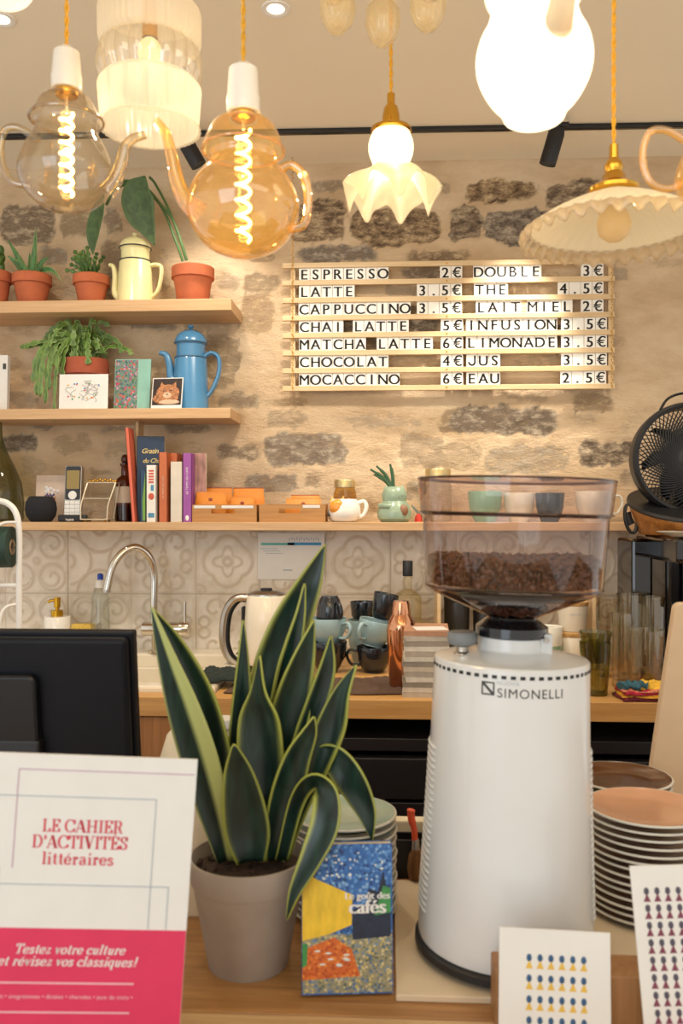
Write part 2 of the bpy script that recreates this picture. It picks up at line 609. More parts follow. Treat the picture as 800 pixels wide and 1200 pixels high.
W['soil'] = pm('soil', '#3A2A20', .95, var=.4, scale=120, bump=.6)
W['white'] = pm('white_plastic', '#E9E7E2', .35, var=.02)
W['porcelain'] = pm('porcelain', '#EFEAE0', .15, var=.02, coat=.4)
W['ceramic'] = pm('sink_ceramic', '#E9DEC8', .2, var=.03, coat=.3)
W['cream'] = pm('cream_enamel', '#E6DFA6', .28, var=.04, coat=.3)
W['navy_rim'] = pm('navy_enamel', '#262C38', .3)
W['blue'] = pm('blue_enamel', '#4A84AE', .25, var=.05, coat=.4)
W['blue_dk'] = pm('blue_enamel_worn', '#3A5A72', .4, var=.3, scale=60)
W['black'] = pm('black_plastic', '#17171A', .45, var=.15)
W['black_gloss'] = pm('black_gloss', '#121114', .15, var=.15, coat=.5)
W['fridge'] = pm('fridge_black', '#1D1A1E', .4, var=.1)
W['black_fabric'] = pm('speaker_fabric', '#1C1C22', .9, var=.3, scale=400, bump=.2)
W['chrome'] = pm('chrome', '#D8D2C8', .12, 1.0, var=.03)
W['steel'] = pm('brushed_steel', '#B9B2A8', .28, 1.0, var=.06)
W['brass'] = pm('brass', '#D9A642', .2, 1.0, var=.06)
W['gold'] = pm('gold_pump', '#C99A2E', .22, 1.0, var=.06)
W['copper'] = pm('copper', '#DC9C76', .14, 1.0, var=.05)
W['cord'] = pm('orange_cord', '#DBA32C', .7, var=.2, scale=300)
W['paper'] = pm('paper', '#E2E0DB', .6, var=.02)
W['page'] = pm('page_edges', '#D9C9AE', .8, var=.15, scale=10, stretch=(1, 80, 1))
W['ink'] = pm('ink', '#3B3A38', .5, var=.1)
W['tile_white'] = pm('letter_tile', '#F1EFE8', .25, var=.03, coat=.3)
W['red_ink'] = pm('red_ink', '#D3324C', .6, var=.05)
W['pink_ink'] = pm('pink_print', '#D6305A', .5, var=.04)
W['mauve'] = pm('mauve_line', '#C2A2B4', .6)
W['grey_line'] = pm('grey_line', '#AEB8BE', .6)
# ------------------------------------------------------------------ structure
WALL_Y, TILE_Y, CEIL = 2.63, 2.615, 2.515
WT_Z, WT_F = 1.019, 1.985            # back worktop top and front edge
rng = np.random.default_rng(7)

def vnoise(x, y, seed=0):
    xi, yi = np.floor(x).astype(int), np.floor(y).astype(int)
    xf, yf = x - xi, y - yi
    def h(a, b):
        n = (a * 374761393 + b * 668265263 + seed * 1442695041) & 0x7fffffff
        n = ((n ^ (n >> 13)) * 1274126177) & 0x7fffffff
        return ((n ^ (n >> 16)) & 0xffff) / 65535.0
    u, v = xf * xf * (3 - 2 * xf), yf * yf * (3 - 2 * yf)
    return (h(xi, yi) * (1 - u) + h(xi + 1, yi) * u) * (1 - v) + (h(xi, yi + 1) * (1 - u) + h(xi + 1, yi + 1) * u) * v
def fbm(x, y, seed=0, o=4):
    s, a, t = 0, .5, 0
    for i in range(o):
        s = s + a * vnoise(x * 2 ** i, y * 2 ** i, seed + i)
        t += a
        a *= .5
    return s / t
def grid_object(name, x0, x1, z0, z1, step, yfun, attrs, mat, box=None):
    nx, nz = int((x1 - x0) / step) + 1, int((z1 - z0) / step) + 1
    xs, zs = np.linspace(x0, x1, nx), np.linspace(z0, z1, nz)
    GX, GZ = np.meshgrid(xs, zs)
    GY, at = yfun(GX, GZ)
    co = np.stack([GX, GY, GZ], -1).reshape(-1, 3)
    i = np.arange(nx * nz).reshape(nz, nx)
    fc = np.stack([i[:-1, :-1], i[:-1, 1:], i[1:, 1:], i[1:, :-1]], -1).reshape(-1, 4)
    nv = len(co)
    if box is not None:
        bx = M().box(*box)
        co = np.vstack([co, np.array([tuple(v) for v in bx.v])])
        fc = np.vstack([fc, np.array(bx.f) + nv])
    me = bpy.data.meshes.new(name)
    me.from_pydata(co.tolist(), [], fc.tolist())
    for k in attrs:
        a = np.zeros(len(co), dtype=np.float32)
        a[:nv] = at[k].reshape(-1)
        me.attributes.new(k, 'FLOAT', 'POINT').data.foreach_set('value', a)
    me.materials.append(mat)
    me.shade_smooth()
    o = bpy.data.objects.new(name, me)
    COL.objects.link(o)
    return o

# stones showing through the plaster: pixel boxes x0, y0, x1, y1, strength
STONES = [
 (547,212,628,237,1),(640,214,715,244,.9),(500,214,528,227,.6),(413,244,515,287,1),(527,242,562,278,1),(566,246,655,287,1),
 (479,293,551,309,.8),(474,309,516,328,.8),(452,330,492,348,.6),(757,299,802,312,.5),(745,337,775,381,.35),(760,388,780,406,.3),
 (786,325,806,358,.3),(713,310,737,330,.6),(712,396,737,408,.5),(783,234,812,245,.7),(748,216,768,232,.5),(340,236,407,284,.9),
 (362,210,403,226,.7),(347,290,446,308,.8),(286,323,326,346,.7),(252,322,280,340,.6),(278,348,322,390,.65),(208,372,272,390,.6),
 (236,390,280,420,.65),(290,290,322,310,.7),(0,238,66,286,.8),(-40,246,-4,280,.7),(73,248,106,276,.7),(120,246,139,276,.7),(49,288,79,311,.7),
 (118,283,148,317,.7),(118,318,142,352,.7),(186,320,201,341,.6),(52,322,86,351,.5),(183,288,200,306,.5),(6,373,47,391,.5),(-30,376,2,388,.5),
 (140,374,208,386,.7),(240,390,280,453,.7),(250,458,309,475,.7),(7,456,40,477,.6),(176,432,198,452,.6),(5,420,32,432,.5),
 (306,462,360,476,.6),(310,480,360,503,.6),(406,484,496,503,.55),(514,480,562,509,.7),(254,520,302,538,.75),(306,508,405,547,.75),
 (427,518,459,546,.4),(468,510,522,551,.6),(288,555,352,576,.7),(360,559,378,571,.7),(477,565,500,588,.7),(422,582,447,604,.6),
 (236,552,264,568,.6),(522,478,658,511,.8),(668,462,722,482,.7),(576,460,652,471,.6),(665,485,700,498,.5),(724,480,768,509,.45),
 (681,517,746,545,.9),(568,523,670,556,.6),(518,522,564,553,.6),(728,554,750,572,.6),(760,428,806,448,.35),(714,604,737,624,.6),
 (4,510,42,531,.85),(58,510,106,529,.6),(20,537,54,559,.5),(126,515,150,538,.5),(102,549,138,557,.6),(34,494,68,503,.7),(118,495,150,505,.6),
 (188,494,252,508,.7),(220,518,237,530,.5),(242,550,265,567,.6),(150,540,176,556,.4),
 (395,372,424,412,.8),(420,374,446,412,.8),(474,356,520,372,.7),(474,374,518,392,.8),(600,318,660,340,.5),(560,360,600,382,.5),(646,380,664,420,.7),(455,412,520,432,.5),(600,415,655,430,.5),(350,330,384,346,.5),
 (836,300,900,330,.7),(842,480,930,520,.7),(830,400,880,430,.6),(-120,300,-40,340,.7),(-150,400,-60,440,.7),(-110,500,-30,540,.7),(-200,220,-90,260,.7),(850,220,940,260,.8),
 (430,556,470,580,.4),(640,572,690,592,.5),(560,575,620,600,.5)]
def wall_fun(GX, GZ):
    st = np.zeros_like(GX)
    tone = np.zeros_like(GX)
    wx = GX + .022 * (fbm(GX * 15, GZ * 15, 3) - .5) * 2 + .012 * (fbm(GX * 60, GZ * 60, 31) - .5) * 2
    wz = GZ + .018 * (fbm(GX * 15, GZ * 15, 11) - .5) * 2 + .012 * (fbm(GX * 60, GZ * 60, 41) - .5) * 2
    for k, (a, b, c, d, s) in enumerate(STONES):
        x0, x1 = X(a, WALL_Y), X(c, WALL_Y)
        z1, z0 = Z((a + c) / 2, b, WALL_Y), Z((a + c) / 2, d, WALL_Y)
        cx, cz, hx, hz = (x0 + x1) / 2, (z0 + z1) / 2, (x1 - x0) / 2, (z1 - z0) / 2
        q = (np.abs((wx - cx) / (hx + .004)) ** 4.2 + np.abs((wz - cz) / (hz + .004)) ** 3.4) ** (1 / 3.8)
        dist = (1 - q) * min(hx, hz)
        m = np.clip(dist / .010 + .5, 0, 1) * s
        tone = np.where(m > st, ((k * 37) % 11) / 10.0, tone)
        st = np.maximum(st, m)
    rough = fbm(GX * 45, GZ * 45, 21) - .5
    GY = WALL_Y + .010 * (fbm(GX * 3.5, GZ * 3.5, 5) - .5) * 2 + .0022 * (fbm(GX * 16, GZ * 40, 8) - .5) * 2
    GY = GY + st * (.003 + .028 * rough)
    return GY, {'stone': st, 'tone': tone}

def stone_wall_mat():
    m, nt, out = new_mat('plastered_stone')
    p = N(nt, 'BsdfPrincipled', Roughness=.9)
    p.inputs['Specular IOR Level'].default_value = .2
    tc = N(nt, 'TexCoord')
    a = N(nt, 'Attribute', attribute_name='stone')
    t = N(nt, 'Attribute', attribute_name='tone')
    n1 = N(nt, 'TexNoise', Scale=30.0, Detail=9.0, Roughness=.74)
    n2 = N(nt, 'TexNoise', Scale=7.0, Detail=5.0, Roughness=.6)
    n3 = N(nt, 'TexNoise', Scale=110.0, Detail=4.0, Roughness=.7)
    mp = N(nt, 'Mapping')
    mp.inputs['Scale'].default_value = (.7, 1, 1.5)
    nt.links.new(tc.outputs['Object'], mp.inputs['Vector'])
    for n in (n1, n2, n3):
        nt.links.new(mp.outputs['Vector'], n.inputs['Vector'])
    plaster = ramp(nt, [(.3, hexc('#CBAE8A')), (.5, hexc('#DCC2A0')), (.7, hexc('#E8D2B2'))])
    nt.links.new(n2.outputs['Fac'], plaster.inputs['Fac'])
    stone = ramp(nt, [(.34, hexc('#43362C')), (.44, hexc('#7A654F')), (.52, hexc('#A58C6C')), (.62, hexc('#D6BE98'))])
    nt.links.new(n1.outputs['Fac'], stone.inputs['Fac'])
    cool = ramp(nt, [(.34, hexc('#453E38')), (.48, hexc('#82766A')), (.62, hexc('#C2B4A0'))])
    nt.links.new(n1.outputs['Fac'], cool.inputs['Fac'])
    sm = N(nt, 'Mix', data_type='RGBA')
    nt.links.new(t.outputs['Fac'], sm.inputs[0])
    nt.links.new(stone.outputs['Color'], sm.inputs[6])
    nt.links.new(cool.outputs['Color'], sm.inputs[7])
    # ragged coverage: stone attribute plus fine noise, thresholded softly
    ad = N(nt, 'Math', operation='MULTIPLY_ADD')
    ad.inputs[1].default_value = 1.25
    nt.links.new(n1.outputs['Fac'], ad.inputs[0])
    nt.links.new(a.outputs['Fac'], ad.inputs[2])
    mr = N(nt, 'MapRange')
    mr.inputs['From Min'].default_value = 1.02
    mr.inputs['From Max'].default_value = 1.40
    nt.links.new(ad.outputs[0], mr.inputs['Value'])
    mu = N(nt, 'Math', operation='MULTIPLY')
    nt.links.new(mr.outputs[0], mu.inputs[0])
    st2 = N(nt, 'MapRange')
    st2.inputs['From Max'].default_value = .25
    nt.links.new(a.outputs['Fac'], st2.inputs['Value'])
    nt.links.new(st2.outputs[0], mu.inputs[1])
    mx = N(nt, 'Mix', data_type='RGBA')
    nt.links.new(mu.outputs[0], mx.inputs[0])
    nt.links.new(plaster.outputs['Color'], mx.inputs[6])
    nt.links.new(sm.outputs[2], mx.inputs[7])
    nt.links.new(mx.outputs[2], p.inputs['Base Color'])
    b = N(nt, 'Bump', Strength=.9, Distance=.010)
    hm = N(nt, 'Math', operation='MULTIPLY_ADD')
    hm.inputs[1].default_value = .35
    nt.links.new(n3.outputs['Fac'], hm.inputs[0])
    nt.links.new(n1.outputs['Fac'], hm.inputs[2])
    nt.links.new(hm.outputs[0], b.inputs['Height'])
    nt.links.new(b.outputs['Normal'], p.inputs['Normal'])
    nt.links.new(p.outputs['BSDF'], out.inputs['Surface'])
    return m
wall = struct(grid_object('wall_back', -2.0, 1.8, 1.36, CEIL + .02, .009, wall_fun, ['stone', 'tone'], stone_wall_mat(),
                          box=((-.1, 2.73, 1.265), (3.8, .12, 2.53))))

# embossed tiles above the worktop
TP = .1985
TX0 = X(229, TILE_Y)
TZ0 = Z(229, 696, TILE_Y)
def tile_fun(GX, GZ):
    u = (GX - TX0) / TP
    v = (GZ - TZ0) / TP
    iu, iv = np.floor(u).astype(int), np.floor(v).astype(int)
    u, v = u - iu, v - iv
    cu, cv = u - .5, v - .5
    r = np.hypot(cu, cv)
    ang = np.arctan2(cv, cu)
    au, av = np.abs(cu), np.abs(cv)
    def line(d, w=.022):
        return np.exp(-(d / w) ** 2)
    mx, mn = np.maximum(au, av), np.minimum(au, av)
    # A: four rings with little scrolls inside
    ru = np.hypot(au - .25, av - .25)
    ra = np.arctan2(av - .25, au - .25)
    A = np.maximum(line(ru - .2), line(ru - .02 - .055 * np.mod(ra + math.pi, 2 * math.pi) / 2.2, .02) * (ru < .17))
    A = np.maximum(A, line(r - .035, .03))
    # B: petals made of crossing arcs, hatched inside
    d1, d2 = np.hypot(au - .5, av), np.hypot(au, av - .5)
    B = np.maximum(line(d1 - .36), line(d2 - .36))
    pet = (np.hypot(au - .5, av) < .36) & (np.hypot(au, av - .5) < .36)
    B = np.maximum(B, .6 * pet * (.5 + .5 * np.sin(90 * (au + av))))
    B = np.maximum(B, np.maximum(line(d1 - .1, .03), line(d2 - .1, .03)))
    # C: boss and eight lobed medallion, corner fleurons
    rad = .31 + .07 * np.abs(np.cos(2 * ang))
    C = np.maximum(line(r - rad, .026), line(r - .06, .035))
    C = np.maximum(C, line(r - (.17 + .05 * np.cos(4 * ang)), .02))
    rc = np.hypot(au - .44, av - .44)
    C = np.maximum(C, np.maximum(line(rc - .09, .025), line(rc - .02, .025)))
    # D: facing scrolls
    q = np.hypot(au - .2, av - .27)
    qa = np.mod(np.arctan2(av - .27, au - .2) + 2.4, 2 * math.pi)
    D = line(q - (.04 + .028 * qa), .022) * (q < .24)
    q2 = np.hypot(au - .36, av - .08)
    D = np.maximum(D, np.maximum(line(q2 - .08, .02), line(r - .07, .03)))
    D = np.maximum(D, line(au - .06 - .16 * av, .02) * (av > .3))
    kind = (iu * 3 + iv * 5 + (iu // 2)) % 4
    kind = np.where(iv == 0, np.select([iu == -3, iu == -2, iu == -1, iu == 0, iu == 2, iu == 3, iu == 4, iu == 5, iu == 6], [0, 1, 3, 2, 2, 3, 0, 2, 1], kind), kind)
    h = np.select([kind == 0, kind == 1, kind == 2], [A, B, C], D)
    edge = np.minimum(np.minimum(u, 1 - u), np.minimum(v, 1 - v))
    frame = np.exp(-((edge - .035) / .012) ** 2) * .35
    h = np.maximum(h * (edge > .03), frame)
    grout = np.clip(1 - edge / .012, 0, 1)
    return TILE_Y - .0042 * h + .004 * grout, {'relief': h, 'grout': grout}
def tile_mat():
    m, nt, out = new_mat('embossed_tiles')
    p = N(nt, 'BsdfPrincipled', Roughness=.42)
    tc = N(nt, 'TexCoord')
    a = N(nt, 'Attribute', attribute_name='relief')
    g = N(nt, 'Attribute', attribute_name='grout')
    n1 = N(nt, 'TexNoise', Scale=14.0, Detail=6.0, Roughness=.6)
    nt.links.new(tc.outputs['Object'], n1.inputs['Vector'])
    base = ramp(nt, [(.3, hexc('#CEC2AF')), (.55, hexc('#E2D8C8')), (.75, hexc('#ECE4D8'))])
    nt.links.new(n1.outputs['Fac'], base.inputs['Fac'])
    sub = N(nt, 'Math', operation='SUBTRACT')
    nt.links.new(n1.outputs['Fac'], sub.inputs[0])
    sub.inputs[1].default_value = .14
    mm = N(nt, 'Math', operation='MULTIPLY', use_clamp=True)
    nt.links.new(a.outputs['Fac'], mm.inputs[0])
    nt.links.new(sub.outputs[0], mm.inputs[1])
    wear = N(nt, 'Mix', data_type='RGBA')
    nt.links.new(mm.outputs[0], wear.inputs[0])
    nt.links.new(base.outputs['Color'], wear.inputs[6])
    wear.inputs[7].default_value = (*hexc('#A48C70'), 1)
    mx = N(nt, 'Mix', data_type='RGBA')
    nt.links.new(g.outputs['Fac'], mx.inputs[0])
    nt.links.new(wear.outputs[2], mx.inputs[6])
    mx.inputs[7].default_value = (*hexc('#B3A48F'), 1)
    nt.links.new(mx.outputs[2], p.inputs['Base Color'])
    nt.links.new(p.outputs['BSDF'], out.inputs['Surface'])
    return m
SH_F = 2.45
def shelf_z(px, py):
    return Z(px, py, SH_F)
ZT, ZM, ZB = shelf_z(150, 351), shelf_z(150, 478.5), shelf_z(400, 612)
struct(grid_object('trim_1', -1.6, 1.45, WT_Z - .004, ZB - .028, .0034, tile_fun, ['relief', 'grout'], tile_mat(),
                   box=((-.075, 2.6265, (WT_Z + ZB - .03) / 2), (3.05, .011, ZB - .034 - WT_Z))))

W['ceiling'] = pm('ceiling_paint', '#EFE5CF', .9, var=.015, scale=3)
W['floor'] = wood('floor_boards', '#C6AE8A', '#A98F68', 'Y', rough=.5)
struct(M().box((-.1, .7, CEIL + .05), (3.8, 4.2, .1)).build('ceiling', W['ceiling'], smooth=0))
struct(M().box((-.1, .7, -.04), (3.8, 4.2, .08)).build('floor', W['floor'], smooth=0))

# ceiling track with spotlight heads
TRY = 2.36
tr = thing('track_light_rail', 'long thin black track rail running across the ceiling', 'track rail', (0, 0, 0))
pa, pb = P(-60, 163, TRY + .0), P(860, 146.5, TRY - .0)
za = CEIL - .02
d = Vector((pb.x - pa.x, 0.0, 0))
def ray_plane_z(px, py, z):
    t = (z - EYE) * FPX / (600.0 - py)
    dx = (px - 400.0) / FPX
    return Vector((t * (dx * CS - SN), t * (dx * SN + CS), z))
ra_, rb_ = ray_plane_z(-80, 164.5, CEIL - .012), ray_plane_z(880, 148, CEIL - .012)
ang = math.atan2(rb_.y - ra_.y, rb_.x - ra_.x)
ln = (rb_ - ra_).length
rm = Matrix.Translation((ra_ + rb_) / 2 + Vector((0, 0, .006))) @ Matrix.Rotation(ang, 4, 'Z')
M().box((0, 0, 0), (ln, .020, .0115), rm).build('rail', W['black'], tr, smooth=0, bevel=.002)
M().box((0, 0, -.0060), (ln, .008, .0010), rm).build('conductor_slot', W['black_gloss'], tr, smooth=0)
def spot_head(px0, py0, px1, py1, lab, energy, target, size):
    top = ray_plane_z(px0, py0 + 2, CEIL - .030)
    bot = Vector((X(px1, top.y + .015), top.y + .015, Z(px1, py1, top.y + .015)))
    t = thing('track_spotlight', lab, 'spotlight', tuple(top), 0, 'spotlight heads on the ceiling track')
    ax = (bot - top)
    q = ax.to_track_quat('Z', 'Y').to_matrix().to_4x4()
    L = ax.length
    M().box((0, 0, .012), (.06, .018, .012)).build('adapter', W['black'], t, smooth=0, bevel=.002)
    M().lathe([(1e-4, -.006), (.018, -.004), (.021, .006), (.0225, .01), (.0225, L), (.019, L), (.019, L - .02), (1e-4, L - .02)], 32, mat=q).build('spot_body', W['black'], t)
    M().lathe([(1e-4, L - .012), (.0185, L - .012)], 24, mat=q).build('lens', emit('spot_lens' + lab[:3], '#FFE2B0', 1.2), t)
    lamp('track_beam', 'SPOT', tuple(bot + ax.normalized() * .02), energy, WARM, target, spot_size=math.radians(size), spot_blend=.55, shadow_soft_size=.02)
spot_head(653, 150, 641, 193, 'black spotlight head beside the white opal teapot lamp, aimed at the menu', 22, (.30, 2.6, 1.72), 62)
spot_head(213, 157, 233, 194, 'black spotlight head behind the amber teapot lamp, aimed at the shelves', 4.5, (-.55, 2.6, 1.85), 95)
lamp('counter_beam', 'SPOT', (-.1, 1.9, 2.48), 14, WARM, (-.25, 2.45, 1.25), spot_size=math.radians(95), spot_blend=.7, shadow_soft_size=.03)
lamp('counter_beam', 'SPOT', (.62, 1.9, 2.48), 12, WARM, (.5, 2.35, 1.1), spot_size=math.radians(80), spot_blend=.7, shadow_soft_size=.03)

def downlight(px, py, lab):
    c = ray_plane_z(px, py, CEIL)
    t = thing('recessed_downlight', lab, 'downlight', tuple(c), 0, 'recessed ceiling downlights')
    M().lathe([(.018, -.001), (.024, -.004), (.03, -.003), (.031, .001)], 32).build('trim_ring', W['white'], t)
    M().lathe([(1e-4, -.0015), (.018, -.0015)], 24).build('lens', emit('downlight_lens', '#FFF0D2', 6), t)
    lamp('downlight_beam', 'SPOT', tuple(c + Vector((0, 0, -.01))), 10, WARM, tuple(c + Vector((0, .35, -1))), spot_size=math.radians(130), spot_blend=.8, shadow_soft_size=.02)
downlight(323, 10, 'small round downlight glowing in the ceiling behind the amber teapot cord')
downlight(1, 22, 'small round downlight cut by the left edge of the photo')

# ------------------------------------------------------------------ shelves
def shelf(name, lab, x0, x1, zt, th, wdt=WALL_Y - SH_F):
    o = M().box(((x0 + x1) / 2, SH_F + wdt / 2 - .002, zt - th / 2), (x1 - x0, wdt - .004, th)).build('wall_shelf', W['oak'], smooth=0, bevel=.0018)
    tag(o, lab, 'shelf')
    return o
shelf('top', 'upper short oak shelf carrying the terracotta pots and yellow coffee pot', -1.45, X(271, SH_F), ZT, .034)
shelf('mid', 'middle short oak shelf carrying the blue coffee pot', -1.45, X(270, SH_F), ZM, .030)
shelf('bot', 'long low oak shelf above the tiles carrying books and wooden boxes', -1.55, 1.3, ZB, .024)

# ------------------------------------------------------------------ back worktop, base units, sink
SX1 = X(267, 2.2)        # right end of the sink
wt = M()
zc, tk = WT_Z - .0225, .045
wt.box(((SX1 + 1.45) / 2, (WT_F + 2.612) / 2, zc), (1.45 - SX1, 2.612 - WT_F, tk))
wt.box(((SX1 - 1.6) / 2, WT_F + .0275, zc), (SX1 + 1.6, .055, tk))
tag(wt.build('back_worktop', W['oak_top'], smooth=0, bevel=.002), 'thick oak worktop along the tiled wall behind the bar', 'worktop')
sk = thing('sink', 'white ceramic sink set in the oak worktop under the faucet', 'sink', (SX1 - .42, 2.325, WT_Z))
hw, hd = .418, .283
rim = M()
for (cx, cy, sx, sy) in ((0, -hd + .025, 2 * hw, .05), (0, hd - .05, 2 * hw, .1), (-hw + .02, 0, .04, 2 * hd - .1), (hw - .02, 0, .04, 2 * hd - .1)):
    rim.box((cx, cy, -.008), (sx, sy, .044))
rim.build('rim', W['ceramic'], sk, smooth=0, bevel=.006)
bs = M()
for (cx, cy, sx, sy) in ((0, -hd + .055, 2 * hw - .06, .012), (0, hd - .105, 2 * hw - .06, .012), (-hw + .045, 0, .012, 2 * hd - .15), (hw - .045, 0, .012, 2 * hd - .15)):
    bs.box((cx, cy, -.115), (sx, sy, .18))
bs.box((0, -.02, -.2), (2 * hw - .06, 2 * hd - .15, .012))
bs.build('basin', W['ceramic'], sk, smooth=0, bevel=.004)
M().cyl((0, 0, -.194), .03, .003).build('drain', W['chrome'], sk)

# cupboard under the sink and black under-counter fridges
cb = thing('base_cupboard', 'oak fronted cupboard under the sink', 'cupboard', (-.98, WT_F + .33, 0))
cxr = X(272, WT_F + .03) + .98
M().box(((cxr - .6) / 2, 0, .44), (cxr + .6, .6, .70)).build('body', W['oak_panel'], cb, smooth=0)
for a, b in ((-.6, cxr - .42), (cxr - .415, cxr)):
    M().box(((a + b) / 2, -.309, .53), (b - a - .004, .018, .97 - .09)).build('door', W['oak_panel'], cb, smooth=0, bevel=.0015)
fx0 = X(275, WT_F + .03)
W['fridge_glass'] = glass('fridge_glass', '#6A625E', '#3A3432', .3)
W['amber_glass'] = pm('amber_bottle', '#3A1410', .15, var=.2, coat=.5)
W['green_bottle'] = pm('green_bottle', '#22301E', .15, var=.2, coat=.5)
def fridge(x0, x1, lab, k):
    cx = (x0 + x1) / 2
    w = x1 - x0
    f = thing('undercounter_fridge', lab, 'fridge', (cx, WT_F + .32, .08), 0, 'black fridges under the worktop')
    b = M()
    b.box((0, .29, .42), (w - .004, .02, .84))
    for s in (-1, 1):
        b.box((s * (w / 2 - .014), 0, .42), (.024, .6, .84))
    b.box((0, 0, .83), (w - .004, .6, .03))
    b.box((0, 0, .012), (w - .004, .6, .024))
    b.build('cabinet', W['fridge'], f, smooth=0, bevel=.002)
    M().box((0, -.296, .755), (w - .006, .03, .095)).build('fascia', W['fridge'], f, smooth=0, bevel=.003)
    fr = M()
    for s in (-1, 1):
        fr.box((s * (w / 2 - .026), -.30, .35), (.046, .022, .69))
    fr.box((0, -.30, .68), (w - .008, .022, .04))
    fr.box((0, -.30, .03), (w - .008, .022, .05))
    fr.build('door_frame', W['fridge'], f, smooth=0, bevel=.002)
    M().box((0, -.298, .355), (w - .09, .006, .62)).build('door_glass', W['fridge_glass'], f, smooth=0)
    for z in (.33, .6):
        sh = M()
        for i in range(9):
            sh.box((0, -.24 + i * .055, z), (w - .05, .004, .004))
        sh.build('wire_shelf', W['steel'], f, smooth=0)
fw = .52
for k in range(3):
    fridge(fx0 + k * fw, fx0 + (k + 1) * fw, ['black glass fronted fridge under the worktop behind the snake plant', 'black glass fronted fridge under the worktop behind the white grinder',
           'black glass fronted fridge under the worktop behind the brown saucers'][k], k)
bot_prof = [(1e-4, 0), (.031, 0), (.033, .006), (.033, .12), (.03, .14), (.014, .18), (.013, .22), (.015, .222), (.015, .232), (1e-4, .232)]
bottle_n = 0
for k in range(3):
    for i in ((), (0, 1, 2, 3, 4), (3, 4, 5))[k]:
        x = fx0 + k * fw + .07 + i * .076
        b = M().lathe(bot_prof, 24).build('drink_bottle', W['amber_glass'] if (i + k) % 3 else W['green_bottle'], loc=(x, WT_F + .11 + .02 * (i % 2), .08 + .335))
        tag(b, 'dark drink bottle standing in a fridge under the worktop', 'bottle', 'bottles in the fridges')
        b2 = M().cyl((0, 0, .224), .0158, .012, 16).build('cap', W['steel'], b)

# ------------------------------------------------------------------ bar counter in front
BAR = .86
bar = thing('bar_counter', 'oak bar counter in the foreground under the plant pot and grinder', 'counter', (0, 1.2, 0))
M().box((0, .125, BAR - .02), (3.4, .63, .04)).build('worktop', W['oak_bar'], bar, smooth=0, bevel=.002)
M().box((0, -.315, BAR - .0205), (3.4, .25, .041)).build('front_board', W['oak_pale'], bar, smooth=0, bevel=.004)
M().box((0, -.05, .41), (3.3, .6, .82)).build('body', W['oak_panel'], bar, smooth=0)
# ------------------------------------------------------------------ menu board
MBY = 2.592
mb = thing('menu_board', 'wooden slat menu board with black letter tiles listing drinks and prices', 'menu board', (X(525, MBY), MBY, Z(525, 458, MBY)))
mo = Vector(mb.location)
BYS = [309.0, 329.5, 350.2, 371.0, 391.6, 412.4, 433.2, 454.2]
bz = [Z(525, y, MBY) - mo.z for y in BYS]
xa, xb = X(331, MBY) - mo.x, X(719.5, MBY) - mo.x
for z in bz:
    M().box(((xa + xb) / 2, 0, z), (xb - xa, .012, .0155)).build('slat', W['batten'], mb, smooth=0, bevel=.0012)
def strip_tiles(row, px, s):
    pitch = 13.25 * K(525, MBY)
    z0, z1 = bz[row + 1] + .0068, bz[row] - .0068
    x = X(px, MBY) - mo.x
    t, l = M(), M()
    for i, ch in enumerate(s):
        cx = x + (i + .5) * pitch
        t.box((cx, .001, (z0 + z1) / 2), (pitch * .965, .003, z1 - z0 + .004))
        if ch != ' ':
            wdx = [v[0] for v in GLYPH['tile_' + ch][0]]
            for q in (-.0011, -.0005, 0.0, .0005, .0011):
                l.text('tile_' + ch, wall_text(cx + q - (max(wdx) + min(wdx)) / 2 * .043, -.0008 - abs(q) * .02, (z0 + z1) / 2 - .0155, .043))
    o = t.build('letter_tiles', W['tile_white'], mb, smooth=0, bevel=.0006, seg=1)
    l.build('lettering', W['ink'], o, smooth=0)
ROWS = [[(350, 'ESPRESSO'), (515, '2€'), (554, 'DOUBLE'), (680, '3€')],
        [(350, 'LATTE'), (488, '3.5€'), (555, 'THE'), (653, '4.5€')],
        [(349.5, 'CAPPUCCINO'), (488, '3.5€'), (557, 'LAIT'), (617, 'MIEL'), (680, '2€')],
        [(350, 'CHAI'), (413, 'LATTE'), (516, '5€'), (545.5, 'INFUSION'), (657, '3.5€')],
        [(350, 'MATCHA'), (441, 'LATTE'), (516, '6€'), (545.5, 'LIMONADE'), (657, '3.5€')],
        [(350, 'CHOCOLAT'), (516, '4€'), (546, 'JUS'), (657, '3.5€')],
        [(350, 'MOCACCINO'), (516, '6€'), (546, 'EAU'), (656, '2.5€')]]
for r, row in enumerate(ROWS):
    for px, s in row:
        strip_tiles(r, px, s)
for px in (343, 716):
    ch = M()
    x = X(px, MBY) - mo.x
    zt = CEIL - mo.z - .001
    n = int((zt - bz[-1]) / .0085)
    for i in range(n + 1):
        ch.ball((x + .0012 * (-1) ** i, -.0095, bz[-1] + (zt - bz[-1]) * i / n), (.0022, .0022, .0034), 6, 4)
    ch.build('bead_chain', W['brass'], mb)
sc = M()
for px in (343, 523, 716):
    for z in bz:
        sc.ball((X(px, MBY) - mo.x, -.0062, z), (.0026, .0018, .0026), 8, 5)
sc.build('screws', W['brass'], mb)
# two wooden uprights behind the slats carry the board on the wall
for px in (343, 523, 716):
    M().box((X(px, MBY) - mo.x, .0145, (bz[0] + bz[-1]) / 2), (.014, .016, bz[0] - bz[-1] + .01)).build('upright', W['batten'], mb, smooth=0)

